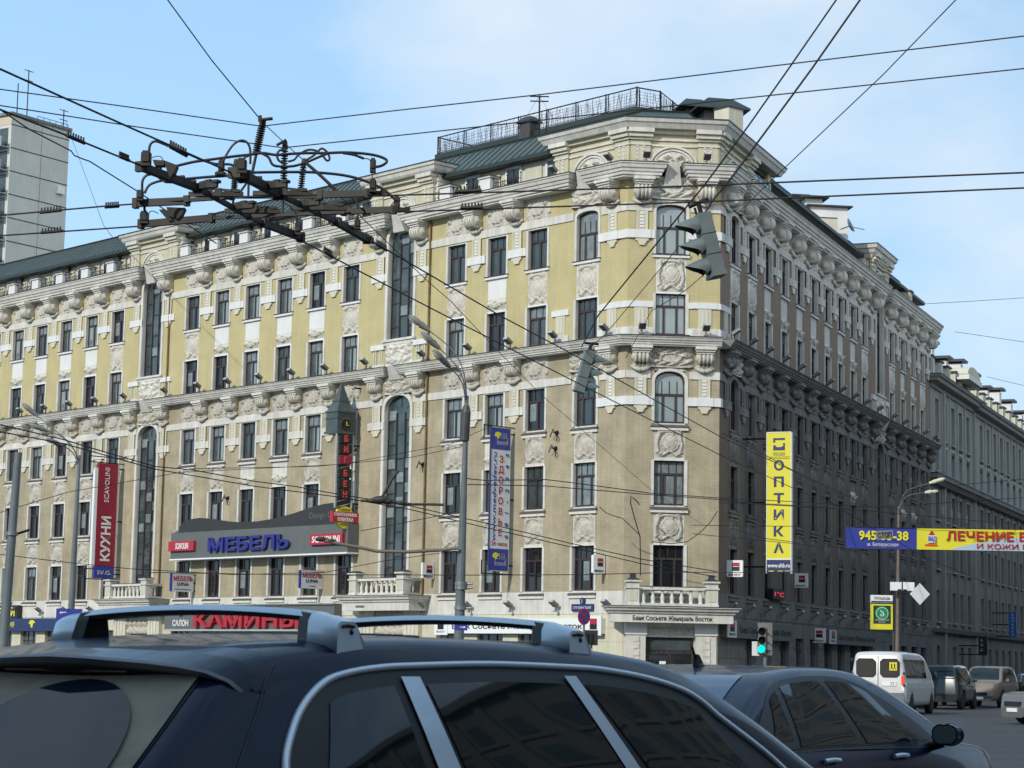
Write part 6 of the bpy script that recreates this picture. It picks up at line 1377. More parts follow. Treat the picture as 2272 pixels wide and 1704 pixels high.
# traffic lights hung over the junction
def hung_light(px_top, px_bot, Y, w_, yaw, label, hoods):
    t, b = at(*px_top, Y), at(*px_bot, Y); ax = (t-b); L = ax.length; zax = ax.normalized()
    e = empty('hanging_traffic_light', b, 0, label, 'traffic light'); 
    xax = Vector((math.cos(yaw), math.sin(yaw), 0)); xax = (xax - zax*xax.dot(zax)).normalized(); yax = zax.cross(xax)
    T = Matrix(((xax.x, yax.x, zax.x, 0), (xax.y, yax.y, zax.y, 0), (xax.z, yax.z, zax.z, 0), (0, 0, 0, 1)))
    gm = mat('grey_green_housing', (.15,.18,.18), .45, var=.15, vscale=3)
    h = MB(); h.box(-w_*.32, w_*.32, -w_*.5, w_*.5, 0, L, gm, T); h.box(-w_*.36, w_*.36, -w_*.54, w_*.54, -.02, .03, gm, T); h.box(-w_*.33, w_*.33, -w_*.51, w_*.51, L*.33-.006, L*.33+.006, 'black', T); h.box(-w_*.33, w_*.33, -w_*.51, w_*.51, L*.66-.006, L*.66+.006, 'black', T); h.obj('housing', e)
    for k in range(3):
        c = L*(k+.5)/3; r = L/3*.44; v = MB(); n = 12; vs = []
        for i in range(n+1):
            a = math.pi*(-.18+1.36*i/n)                         # hood: half tube, longer on top
            for q in range(5):
                u = q/4; ln = r*2.5*(.22+.78*math.sin(max(0, min(math.pi, a)))**.8); vs.append(T @ Vector((hoods*(w_*.32+ln*u), -r*math.cos(a)*(1-.16*u*u), c+r*math.sin(a)*(1-.10*u)-.42*r*u*u)))
        f = [(i*5+q, i*5+q+1, (i+1)*5+q+1, (i+1)*5+q) for i in range(n) for q in range(4)]
        v.add(vs, f, gm, True); vo = v.obj('hood', e)
        l = MB(); TL = T @ Matrix.Translation((hoods*w_*.33, 0, c)) @ Matrix.Rotation(R(90)*hoods, 4, 'Y'); l.lathe([(r*.95, 0), (r*.9, .03), (r*.5, .07), (.01, .08)], mat('dark_lens', (.03,.03,.03), .2), 14, TL); l.obj('lens', e)
    s = MB(); s.tube([T @ Vector((0, 0, L)), T @ Vector((0, 0, L+.18))], .035, 'iron', 6); s.tube([T @ Vector((-.15, 0, L+.14)), T @ Vector((.15, 0, L+.20))], .03, 'iron', 6); s.tube([T @ Vector((0, w_*.65, L+.15)), T @ Vector((0.02, w_*.75, L*.5)), T @ Vector((0, w_*.6, 0))], .018, 'iron', 5); s.obj('hanger', e)
    return e
hung_light((1556, 476), (1590, 612), 30, .30, R(12), 'nearer grey-green hanging traffic light, tilted, hoods pointing left', -1)
hung_light((1308, 779), (1284, 868), 46, .32, R(8), 'smaller grey-green hanging traffic light over the pale facade, hoods pointing right', 1)
# pole mounted traffic light with its white board
def up_empty(name, px, Y, label, cat): g = at(*px, Y); return empty(name, (g.x, g.y, 0), 0, label, cat), Vector((g.x, g.y, 0))
e, o = up_empty('traffic_light', (1694, 1455), 64, 'traffic light on a post showing green, on a white board', 'traffic light')
bo = MB(); a, b = at(1688, 1386, 64)-o, at(1715, 1454, 64)-o; bo.box(a.x, b.x, .16, .19, b.z, a.z, 'sigw'); a, b = at(1670, 1423, 64)-o, at(1690, 1455, 64)-o; bo.box(a.x, b.x-.01, .16, .19, b.z, a.z, 'sigw'); bo.obj('backboard', e)
ho = MB(); a, b = at(1682, 1391, 64)-o, at(1698, 1450, 64)-o; c = (a.x+b.x)/2; ho.box(a.x, b.x, -.10, .15, b.z, a.z, 'lampgrey'); ho.box(a.x, b.x+.2, -.02, .15, b.z+.1, b.z+.9, 'lampgrey'); ho.obj('housing', e)
hh = (a.z-b.z)/3
for k in range(3):
    zc = b.z+hh*(k+.5); l = MB(); T = Matrix.Translation((c-.02, -.11, zc)) @ Matrix.Rotation(R(90), 4, 'X'); l.lathe([(.105, 0), (.10, .02), (.05, .04), (.01, .05)], 'ltgreen' if k == 0 else mat('dark_lens', (.03,.03,.03), .2), 16, T); l.obj('lens', e)
    v = MB(); v.add([(c-.02+.12*math.cos(t)*1, -.11-q, zc+.12*math.sin(t)) for t in [math.pi*i/8 for i in range(9)] for q in (0, .22)], [(2*i, 2*i+1, 2*i+3, 2*i+2) for i in range(8)], 'lampgrey', True); v.obj('hood', e)
pp = MB(); pp.tube([(c+.12, .1, 0), (c+.12, .1, a.z)], .06, 'pole', 8); pp.obj('post', e)
e, o = up_empty('traffic_light', (1312, 1440), 92, 'dark unlit traffic light beside the no stopping sign', 'traffic light')
ho = MB(); a, b = at(1296, 1398, 92)-o, at(1326, 1432, 92)-o; ho.box(a.x, b.x, -.12, .15, b.z, a.z, mat('dark_housing', (.025,.018,.016), .6)); [ho.box(a.x+.05+.2*k, a.x+.16+.2*k, -.2, -.1, b.z+.1, b.z+.5, 'black') for k in range(2)]; ho.obj('housing', e); pp = MB(); pp.tube([(0, .1, 0), (0, .1, a.z)], .05, 'silver', 8); pp.obj('post', e)
# no stopping sign
e, o = up_empty('no_stopping_sign', (1293, 1440), 90, 'round blue no stopping sign with red rim and cross on a post', 'road sign')
c = at(1296, 1368, 90)-o; T = Matrix.Translation(c) @ Matrix.Rotation(R(40), 4, 'Z') @ Matrix.Rotation(R(90), 4, 'X'); d = MB(); d.lathe([(.34, -.02), (.34, .0)], 'sigr', 24, T, False); d.lathe([(.275, -.0), (.275, .012)], 'sigb', 24, T, False)
for s in (-1, 1): d.box(-.27, .27, -.035, .035, .012, .02, 'sigr', T @ Matrix.Rotation(R(45*s), 4, 'Z'))
d.obj('disc', e); pp = MB(); pp.tube([(c.x, c.y+.06, 0), (c.x, c.y+.06, c.z+.2)], .045, 'pole', 8); pp.obj('post', e)
def board_sign(name, pl, pr, yt, yb, Y, yaw, label, draw, post=None, cat='road sign'):
    a, b = at(pl, yt, Y), at(pr, yb, Y); e = empty(name, ((a.x+b.x)/2, a.y, 0), yaw, label, cat); draw(e, (b.x-a.x)/math.cos(yaw), a.z-b.z, b.z)
    return e
def d_blue1(e, w_, h, z):
    b = MB(); b.box(-w_/2, w_/2, 0, .04, z, z+h, 'sigb'); b.obj('board', e); t = MB(); text_mesh(t, '←', -w_*.3, z+h*.72, h*.25, 'sigpg', -.004); t.box(-w_*.35, -w_*.1, -.01, 0, z+h*.72, z+h*.78, 'sigpg'); t.box(-w_*.38, w_*.35, -.01, 0, z+h*.14, z+h*.22, 'sigpg'); t.box(w_*.0, w_*.3, -.01, 0, z+h*.45, z+h*.5, 'sigpg'); t.obj('lettering', e); p = MB(); p.tube([(0, .08, 0), (0, .08, z+h)], .06, 'pole', 8); p.obj('post', e)
board_sign('direction_sign', 125, 181, 1350, 1384, 62, 0.0, 'blue direction sign with a white arrow above the car roof at the left', d_blue1)
def d_arrow(e, w_, h, z):
    b = MB(); b.box(-w_/2, w_/2, 0, .03, z, z+h, 'sigb'); b.box(-w_*.1, w_*.2, -.01, 0, z+h*.45, z+h*.55, 'sigw'); b.add([(w_*.2,-.01,z+h*.3),(w_*.36,-.01,z+h*.5),(w_*.2,-.01,z+h*.7)], [(0,1,2)], 'sigw'); b.obj('board', e)
board_sign('direction_plate', 1009, 1037, 1384, 1399, 57.5, 0.0, 'small blue plate with a white arrow on the tall street lamp', d_arrow)
def d_white(e, w_, h, z): b = MB(); b.box(-w_/2, -.03, 0, .03, z, z+h, 'sigw'); b.box(.03, w_/2, 0, .03, z, z+h, 'sigw'); b.box(-.1, .1, .03, .06, z+h*.3, z+h*.6, 'sigk'); [b.box(s*.12-.08, s*.12+.08, -.01, 0, z-.03, z+.06, 'sigk') for s in (-1, 1)]; b.obj('board', e)
board_sign('road_sign', 1975, 2029, 1291, 1311, 91.5, 0.0, 'pair of blank white plates on the brown street lamp', d_white)
g = at(2041, 1318, 91); e = empty('diamond_sign', g, 0, 'pale diamond-shaped road sign back beside the brown street lamp', 'road sign'); d = MB(); d.prism_xz([(-.42, 0), (0, .46), (.42, 0), (0, -.46)], 0, .03, 'sigpg'); d.box(-.9, -.1, .035, .06, -.02, .02, 'iron'); d.obj('plate', e)
def d_light(e, w_, h, z):
    b = MB(); b.box(-w_/2, w_/2, 0, .25, z, z+h*.74, 'sigy'); b.box(-w_/2+.08, w_/2-.08, -.01, 0, z+.22, z+h*.74-.06, 'signgreen'); b.box(-w_/2, w_/2, 0, .25, z+h*.78, z+h, 'sigw'); b.box(-w_/2, w_/2, -.01, .0, z+h*.79, z+h*.83, 'sigdb'); b.obj('box', e)
    t = MB(); T = Matrix.Translation((0, -.01, z+h*.47)) @ Matrix.Rotation(R(90), 4, 'X'); t.lathe([(.27, 0), (.27, .012)], 'green', 22, T, False); t.lathe([(.235, .012), (.235, .016)], 'sigpg', 22, T, False); t.lathe([(.215, .016), (.215, .02)], 'green', 22, T, False); t.tube([(-.08, -.04, z+h*.54), (.02, -.04, z+h*.50), (.08, -.04, z+h*.42), (.02, -.04, z+h*.38)], .028, 'sigpg', 5); t.box(-.06, -.02, -.04, -.03, z+h*.38, z+h*.46, 'sigpg')
    letter(e, 'ЯПОНСКАЯ КУХНЯ', 0, z+h*.27, .055, 'sigpg', -.012, w=w_*.62); letter(e, 'ресторан', 0, z+h*.22, .05, 'sigpg', -.012, w=w_*.3); letter(e, 'ПЛОЩАДЬ', 0, z+h*.91, .10, 'sigk', -.004, w=w_*.75); t.obj('emblem', e)
    p = MB(); p.tube([(w_/2+.05, .12, 0), (w_/2+.05, .12, z+h)], .05, 'poledark', 8); p.obj('post', e)
board_sign('lightbox', 1933, 1981, 1320, 1397, 84, 0.0, 'yellow-framed dark green advertising lightbox with a round emblem', d_light, cat='advertising sign')
# street banner
pl_, pr_ = at(1877, 1193, 85), at(2420, 1180, 85)
e = empty('street_banner', pl_, math.atan2(pr_.y-pl_.y, pr_.x-pl_.x), 'blue and yellow advertising banner stretched across the side street', 'banner'); L = (pr_-pl_).length; hb = 48*85/4800
b = MB(); xs = 157*85/4800
def cloth(x0, x1, m, n):
    vs = []; 
    for i in range(n+1):
        x = x0+(x1-x0)*i/n
        for j in range(5): z = -hb/2+hb*j/4; vs.append((x, .02*math.sin(x*2.3)+.012*math.sin(x*5+j), z+.00014*0+x*.0))
    b.add(vs, [(i*5+j, (i+1)*5+j, (i+1)*5+j+1, i*5+j+1) for i in range(n) for j in range(4)], m, True)
cloth(0, xs, 'sigb', 20); cloth(xs+.004, L, 'sigy', 40); b.obj('cloth', e)
b2 = MB(); vs = []; paleb = mat('pale_blue_cloth', (.42,.52,.60), .5)
for i in range(31):
    x = xs+1.3+(L-xs-1.3)*i/30; k = i/30; zt = -hb/2+hb*min(.62, .62*(k*2.2)**.7); vs += [(x, -.035+.02*math.sin(x*2.3), -hb/2+.01), (x, -.035+.02*math.sin(x*2.3), zt+.012)]
b2.add(vs, [(2*i, 2*i+2, 2*i+3, 2*i+1) for i in range(30)], paleb, True); b2.obj('blue_wave', e)
t = MB(); letter(e, '945-33-38', xs*.53, .14*hb, .42*hb, 'sigy', -.045, w=xs*.70, bold=.03); letter(e, 'м. Белорусская', xs*.52, -.28*hb, .17*hb, 'sigpg', -.045, w=xs*.44); letter(e, 'ЛЕЧЕНИЕ ВОЛОС', xs+1.15, .18*hb, .42*hb, 'sigr', -.06, w=4.9, bold=.025, align='LEFT'); letter(e, 'И КОЖИ ГОЛОВЫ', xs+2.35, -.28*hb, .23*hb, 'sigr', -.06, w=3.5, bold=.01, align='LEFT')
t.box(xs+.42, xs+.75, -.055, -.04, -.16*hb, .18*hb, 'sigpg'); letter(e, 'ЯМД', xs+.585, .02*hb, .22*hb, 'sigb', -.056, w=.3, bold=.02); t.add([(xs+.45,-.05,.18*hb),(xs+.72,-.05,.18*hb),(xs+.585,-.05,.42*hb)], [(0,1,2)], 'sigr'); t.box(xs+.3, xs+.8, -.05, -.04, -.28*hb, -.22*hb, 'tailred'); t.obj('lettering', e)
r = MB(); 
for z in (-hb/2, hb/2): r.tube([(-6.0, .6, z*.4+.25), (0, 0, z)], .012, 'wire', 4); r.tube([(0, .01, z), (L+8, -.5, z)], .012, 'wire', 4)
r.obj('rope', e)
# СТОП plate
a, b_ = at(1944, 1178, 40), at(1982, 1198, 40); e = empty('stop_plate', (a.x, a.y, b_.z), 0, 'small grey plate with black letters hanging before the blue end of the banner', 'sign'); m_ = MB(); w_, h = b_.x-a.x, a.z-b_.z; T = Matrix.Rotation(R(-4), 4, 'Y'); m_.box(0, w_, 0, .02, 0, h, mat('grey_plate', (.24,.25,.24), .6, var=.2), T); m_.obj('plate', e); t = MB(); text_mesh(t, 'СТОП', w_/2, h/2, h*.6, 'sigk', -.003, w=w_*.8, T=T); t.obj('lettering', e)
# ================================================================= overhead wires
def wire(name, pts, r, label, cat='wire', group=None, sag=0.0, m='wire', clamps=()):
    """pts: (px, py, height) or (px, py, None, distance)"""
    P = []
    for q in pts: P.append(atz(q[0], q[1], q[2]) if q[2] is not None else at(q[0], q[1], q[3]))
    o = P[0].copy(); mb = MB(); mb.tube([p-o for p in P], r, m, 6)
    ob = mb.obj(name, None, o) if not clamps else None
    if ob is None:
        ob = empty(name, o); mb.obj('cable', ob)
        for (a, b, rr) in clamps:
            c = MB(); A, B = atz(a[0], a[1], a[2])-o, atz(b[0], b[1], b[2])-o
            d = (B-A); n = 7; up = Vector((0, 0, 1))
            c.tube([A-up*rr*.3, B-up*rr*.3], rr, 'hw', 4)
            for i in range(n): c.tube([A+d*((i+.5)/n), A+d*((i+.5)/n)+up*rr*2.2], rr*.45, 'hw', 4)
            c.obj('clamp', ob)
    return tag(ob, label, cat, group)
ZT = 5.8
wire('trolley_wire', [(-60, 128, ZT), (0, 153, ZT), (275, 277, ZT), (522, 387, ZT), (700, 470, ZT), (800, 520, ZT), (990, 631, ZT), (1107, 699, ZT), (1284, 793, ZT), (1460, 892, ZT), (1595, 967, ZT), (1753, 1042, ZT), (1830, 1078, ZT)], .0085, 'upper of two trolley wires slanting from top left down to the right', clamps=[((376, 322, ZT), (414, 343, ZT), .022), ((812, 527, ZT), (829, 537, ZT), .02), ((835, 540, ZT), (858, 554, ZT), .02)])
wire('trolley_wire', [(-60, 213, ZT), (0, 243, ZT), (160, 305, ZT), (309, 366, ZT), (470, 437, ZT), (565, 490, ZT), (680, 540, ZT), (800, 603, ZT), (999, 706, ZT), (1284, 851, ZT), (1460, 940, ZT), (1595, 1008, ZT), (1753, 1080, ZT), (1850, 1122, ZT)], .0085, 'lower of two trolley wires slanting from top left down to the right', clamps=[((148, 299, ZT), (188, 316, ZT), .018), ((264, 345, ZT), (286, 354, ZT), .018), ((718, 556, ZT), (737, 567, ZT), .022)])
wire('trolley_wire', [(-40, 480, ZT), (0, 478, ZT), (237, 457, ZT), (470, 440, ZT), (690, 432, ZT), (829, 435, ZT), (1520, 413, ZT), (2272, 383, ZT), (2340, 380, ZT)], .0085, 'upper of the two near level trolley wires crossing the whole picture', clamps=[((89, 470, ZT), (136, 465, ZT), .018), ((233, 458, ZT), (264, 456, ZT), .018), ((1010, 424, ZT), (1068, 421, ZT), .018)])
wire('trolley_wire', [(-40, 527, ZT), (0, 523, ZT), (309, 502, ZT), (470, 485, ZT), (887, 470, ZT), (1520, 449, ZT), (2272, 417, ZT), (2340, 414, ZT)], .0085, 'lower of the two near level trolley wires crossing the whole picture', clamps=[((91, 515, ZT), (137, 511, ZT), .018), ((1022, 460, ZT), (1072, 458, ZT), .018)])
ZS = 7.0
wire('span_wire', [(365, -10, ZS+.9), (470, 134, ZS+.5), (580, 268, ZS)], .0065, 'wire from the top edge down to the tall insulator of the wire crossing')
wire('span_wire', [(-20, 196, ZS), (0, 198, ZS), (290, 238, ZS), (580, 280, ZS), (880, 245, ZS), (1197, 210, ZS), (1700, 148, ZS), (2272, 80, ZS), (2300, 77, ZS)], .0062, 'upper long span wire crossing the sky from edge to edge')
wire('span_wire', [(-20, 231, ZS-.2), (0, 234, ZS-.2), (300, 281, ZS-.2), (628, 328, ZS-.2), (1000, 288, ZS-.2), (1640, 219, ZS-.2), (2272, 152, ZS-.2), (2300, 149, ZS-.2)], .0062, 'lower long span wire crossing the sky from edge to edge')
wire('span_wire', [(583, 272, ZS), (630, 316, ZS-.2), (680, 362, 6.5), (744, 425, 6.3), (803, 483, 6.2), (950, 625, 6.2), (1000, 668, 6.2), (1098, 772, 6.2), (1200, 875, 6.2), (1345, 1000, 6.2), (1448, 1090, 6.2), (1560, 1165, 6.2)], .005, 'thin wire slanting from the wire crossing down across the facade to the corner')
wire('span_wire', [(2130, -10, None, 34), (1960, 165, None, 37), (1715, 397, None, 42), (1640, 470, None, 46)], .010, 'single wire from the top right slanting to the roof cornice')
wire('hanger_rope', [(1862, -10, None, 29), (1750, 152, None, 29.3), (1660, 280, None, 29.6), (1568, 404, None, 30), (1523, 459, None, 30.4), (1327, 700, None, 38), (1290, 770, None, 46)], .012, 'stranded rope from the top edge down to the smaller hanging traffic light', 'rope')
wire('hanger_rope', [(1915, -10, None, 29), (1803, 150, None, 29.3), (1715, 270, None, 29.6), (1626, 390, None, 29.9), (1585, 440, None, 30), (1560, 478, None, 30)], .014, 'thick rope holding the near hanging traffic light', 'rope')
wire('hanger_rope', [(1600, 577, None, 33), (1520, 700-55, None, 36), (1445, 690, None, 40), (1388, 795, None, 43)], .007, 'thin wire from the near hanging traffic light past the corner windows', 'rope')
wire('hanger_rope', [(1508, 545, None, 36), (1420, 650, None, 40), (1343, 742, None, 44), (1300, 780, None, 46)], .008, 'thin wire above the smaller hanging traffic light in front of the corner pier', 'rope')
wire('guy_wire', [(-10, 238, 6.6), (0, 243, 6.6), (65, 287, 6.6), (158, 335, 6.6), (165, 345, 6.6), (182, 352, 6.6), (199, 358, 6.6), (306, 425, 6.6), (350, 455, 6.6), (480, 540, 6.6)], .007, 'thin guy wire with a strain insulator in front of the tower block')
wire('guy_wire', [(145, 268, None, 200), (230, 500, None, 150), (260, 540, None, 110)], .02, 'hair thin cable hanging from the tower block roof')
for k, (pts, lab) in enumerate((([(2038, 675, None, 160), (2160, 668, None, 165), (2300, 659, None, 170)], 'hair thin cable leaving the ornate roof end towards the right edge'), ([(2118, 736, None, 180), (2200, 748, None, 180), (2300, 763, None, 180)], 'hair thin cable above the street building chimneys'), ([(2190, 836, None, 200), (2240, 848, None, 200), (2300, 862, None, 200)], 'lowest hair thin cable at the right edge of the sky'))): wire('guy_wire', pts, .02, lab)
# lower wires in front of the facade
LW = [([(-10, 940, None, 45), (140, 975, None, 48), (240, 1005, None, 50), (345, 1035, None, 52), (429, 1043, None, 54), (565, 1068, None, 56), (653, 1079, None, 57), (753, 1097, None, 58), (908, 1122, None, 60), (1075, 1160, None, 62), (1260, 1204, None, 64), (1420, 1240, None, 66), (1590, 1268, None, 68)], .014, 'upper of a pair of far trolley wires sloping along the lower facade'),
      ([(-10, 956, None, 45), (140, 984, None, 48), (345, 1041, None, 52), (565, 1079, None, 56), (753, 1103, None, 58), (908, 1130, None, 60), (1075, 1170, None, 62), (1260, 1212, None, 64), (1420, 1250, None, 66), (1590, 1280, None, 68)], .014, 'lower of a pair of far trolley wires sloping along the lower facade'),
      ([(1038, 1062, None, 58), (1077, 1066, None, 60), (1211, 1064, None, 64), (1278, 1072, None, 66), (1450, 1095, None, 70), (1600, 1105, None, 74), (1760, 1113, None, 80), (1993, 1128, None, 92)], .015, 'upper level cable from the tall street lamp to the brown street lamp'),
      ([(1038, 1075, None, 58), (1207, 1078, None, 64), (1278, 1084, None, 66), (1450, 1098, None, 70), (1594, 1108, None, 74), (1700, 1120, None, 78), (1850, 1128, None, 86), (2000, 1122, None, 94), (2272, 1104, None, 100)], .015, 'lower level cable from the tall street lamp past the yellow blade sign'),
      ([(-10, 1140, None, 55), (150, 1092, None, 60), (400, 1048, None, 66), (760, 1030, None, 70), (1000, 985, None, 74), (1090, 945, None, 76)], .010, 'thin wire rising from the left edge to the pale blade sign'),
      ([(420, 1040, None, 60), (700, 1035, None, 62), (910, 1015, None, 64), (1030, 990, None, 66)], .010, 'thin level wire behind the clock tower sign'),
      ([(0, 1230, None, 60), (150, 1248, None, 62), (290, 1262, None, 64), (520, 1275, None, 66), (720, 1270, None, 68), (850, 1245, None, 70), (1012, 1222, None, 72)], .012, 'slack wire hanging below the long furniture signboard'),
      ([(800, 1178, None, 62), (905, 1158, None, 62), (985, 1142, None, 60), (1020, 1130, None, 58)], .012, 'short wire from the stair window to the tall street lamp'),
      ([(330, 1270, None, 60), (640, 1275, None, 60), (1050, 1276, None, 60), (1290, 1275, None, 64), (1500, 1270, None, 70), (1640, 1270, None, 76), (1760, 1268, None, 82)], .013, 'long level wire along the first floor windows'),
      ([(1600, 960, None, 60), (1702, 1012, None, 64), (1756, 1042, None, 68), (1900, 1110, None, 74)], .011, 'thin wire crossing the top of the yellow blade sign'),
      ([(1595, 1115, None, 60), (1700, 1118, None, 64), (1756, 1121, None, 66), (1900, 1131, None, 72), (2272, 1165, None, 86)], .013, 'dark wire crossing the middle of the yellow blade sign'),
      ([(1620, 1172, None, 60), (1700, 1195, None, 64), (1756, 1202, None, 66), (1830, 1220, None, 70)], .011, 'wire crossing the foot of the yellow blade sign'),
      ([(1820, 1100, None, 70), (1950, 1180, None, 74), (2060, 1240, None, 80), (2180, 1290, None, 90)], .013, 'wire crossing the street banner'),
      ([(2020, 1080, None, 95), (2150, 1074, None, 100), (2300, 1060, None, 105)], .014, 'thin cable to the right of the brown street lamp'),
      ([(1740, 1440, None, 100), (1700, 1380, None, 98), (1690, 1330, None, 98)], .010, 'loose cable hanging over the grey bank boards')]
for pts, r, lab in LW: wire('street_wire', pts, r, lab)
wire('feeder_cable', [(1421, 1277, None, 99), (1421, 1230, None, 99), (1420, 1191, None, 99), (1408, 1150, None, 99), (1399, 1116, None, 99), (1400, 1100, None, 99), (1406, 1106, None, 99), (1415, 1114, None, 99), (1419, 1120, None, 99)], .028, 'black cable looping down the corner pier to the balcony', 'cable')
wire('feeder_cable', [(1330, 1125, None, 98.6), (1345, 1138, None, 98.6), (1363, 1145, None, 98.6), (1381, 1150, None, 98.6), (1400, 1168, None, 98.6), (1420, 1188, None, 98.6)], .022, 'thin slack cable joining the looped cable on the corner pier from the left', 'cable')
wire('feeder_cable', [(1446, 1202, None, 98.6), (1490, 1206, None, 98.6), (1525, 1202, None, 98.6), (1554, 1181, None, 98.6), (1575, 1160, None, 98.6), (1592, 1134, None, 98.6)], .022, 'slack cable swinging up to the right edge of the corner pier', 'cable')
# anchor lumps on the facade (old tram rosettes)
for f, px, py, lab in (('L', 505, 1105, 'black wall anchor between the middle windows, left of the clock tower sign'), ('L', 938, 1030, 'black wall anchor right of the tall stair window'), ('L', 1235, 960, 'black wall anchor on the pier beside the corner window'), ('L', 1232, 985+10, 'small hook anchor just below the wall anchor by the corner window')):
    x, z = onface(f, px, py, -.05); mb = MB(); mb.lathe([(.12, 0), (.10, .08), (.03, .12), (.03, .3)], 'iron', 8, Matrix.Rotation(R(90), 4, 'X')); mb.tube([(-.25, -.25, -.2), (0, -.3, .15), (.2, -.2, -.25), (.05, -.1, -.4)], .03, 'iron', 5); o = mb.obj('wall_anchor', None, FW(f, x, 0, z), RZ[f]); tag(o, lab, 'wall anchor')
# arm from the tall street lamp, and the strut left of the stair window
def rod(name, pts, Y, r, label, m='steel', lumps=()):
    P = [at(a, b, Y) for a, b in pts]; o = P[0].copy(); e = empty(name, o, 0, label, 'bracket arm'); mb = MB(); mb.tube([p-o for p in P], r, m, 8); mb.obj('arm', e)
    for (a, b, rr) in lumps: c = MB(); q = at(a, b, Y)-o; c.ball((q.x, q.y, q.z), rr, 'hw', 8, 5, (1.6, .8, .7)); c.obj('fitting', e)
rod('wire_bracket', [(709, 1197), (760, 1208), (800, 1215), (836, 1223), (905, 1224.5), (983, 1220), (1016, 1216)], 57.8, .045, 'long curved bracket arm reaching left from the tall street lamp', 'polebrown', [(712, 1196, .1), (735, 1200, .08)])
rod('wire_bracket', [(800, 1111), (847, 1110), (880, 1114), (915, 1119), (950, 1119), (985, 1120)], 57.8, .035, 'bracket arm with dark fittings in front of the tall stair window', 'hw', [(826, 1111, .10), (845, 1109, .16), (858, 1112, .12), (890, 1116, .09)])
rod('wire_bracket', [(845, 1108), (855, 1090), (868, 1065), (884, 1044)], 57.8, .04, 'short slanting strut in front of the tall stair window', 'hw')
# ================================================================= the wire crossing at upper left
def cp_(x, y): return (300+x/3.687, 250+y/3.687)
E0 = atz(*cp_(1000, 700), 5.85); ex = empty('wire_crossing', E0, 0, 'dark trolley wire crossing with switch bars, ribbed insulators and looped black cables', 'overhead fitting')
def cpz(x, y, z=5.8): return atz(*cp_(x, y), z)-E0
def bar(a, b, w_, h, name='switch_bar', m='hw', z=5.8):
    A, B = cpz(*a, z), cpz(*b, z); d = B-A; L = d.length; T = Matrix.Translation(A) @ d.to_track_quat('X', 'Z').to_matrix().to_4x4()
    mb = MB(); mb.box(0, L, -w_/2, w_/2, -h/2, h/2, m, T); 
    k = max(2, int(L/.16))
    if w_ > .045: [mb.box(L*(i+.3)/k, L*(i+.3)/k+.03, -w_*.55, w_*.55, h*.5, h*.5+.022, m, T) for i in range(k)]
    mb.box(-.02, .03, -w_*.7, w_*.7, -h*.7, h*.7, m, T); mb.box(L-.03, L+.02, -w_*.7, w_*.7, -h*.7, h*.7, m, T)
    return mb.obj(name, ex)
for a, b, w_, h in (((45, 440), (520, 620), .07, .065), ((520, 620), (930, 850), .04, .045), ((1040, 900), (1355, 1020), .06, .07), ((930, 850), (1040, 900), .035, .04),
                    ((815, 490), (900, 530), .09, .07), ((900, 520), (1180, 670), .075, .075), ((1180, 670), (1640, 890), .04, .045), ((1640, 890), (1900, 1040), .065, .06),
                    ((0, 742), (425, 722), .045, .07), ((425, 715), (790, 692), .04, .035), ((790, 692), (1510, 690), .02, .026), ((1510, 672), (1915, 660), .045, .062), ((1915, 655), (2030, 660), .03, .04),
                    ((45, 912), (630, 862), .045, .068), ((630, 862), (1110, 842), .03, .032), ((1110, 842), (1700, 812), .025, .03), ((1700, 808), (2120, 793), .045, .06), ((2120, 790), (2230, 797), .03, .04)):
    bar(a, b, w_, h)
# frogs where the bars cross: flat castings with raised cheeks
def frog(c, L, ang):
    mb = MB(); T = Matrix.Translation(cpz(*c)) @ Matrix.Rotation(ang, 4, 'Z')
    mb.prism_xy([(-L/2, -.02), (-L*.3, -.055), (L*.1, -.06), (L/2, -.02), (L/2, .03), (L*.2, .07), (-L*.25, .06), (-L/2, .02)], -.03, .04, 'hw') if False else None
    pts = [(-L/2, -.015), (-L*.3, -.03), (L*.1, -.035), (L/2, -.015), (L/2, .015), (L*.2, .04), (-L*.25, .035), (-L/2, .012)]
    vs = [T @ Vector((x, y, z)) for z in (-.022, .022) for x, y in pts]; mb.add(vs, [tuple(range(7, -1, -1)), tuple(range(8, 16))]+[(i, (i+1)%8, (i+1)%8+8, i+8) for i in range(8)], 'hw')
    for k in range(5): mb.box(-L*.36+k*L*.17, -L*.36+k*L*.17+.06, -.03+.01*(k % 2), .035, .018, .035+.02*((k*7) % 3)/2, 'hw', T)
    mb.tube([T @ Vector((-L*.4, 0, .04)), T @ Vector((0, .02, .055)), T @ Vector((L*.4, 0, .03))], .012, 'hw', 5); mb.obj('frog', ex)
for c, L in (((660, 668), .52), ((1200, 660), .55), ((960, 805), .55), ((1500, 780), .55)): frog(c, L, R(-4))
for c, L in (((590, 600), .24), ((1150, 600), .26), ((880, 770), .26), ((1420, 745), .26)): frog(c, L, R(-32))
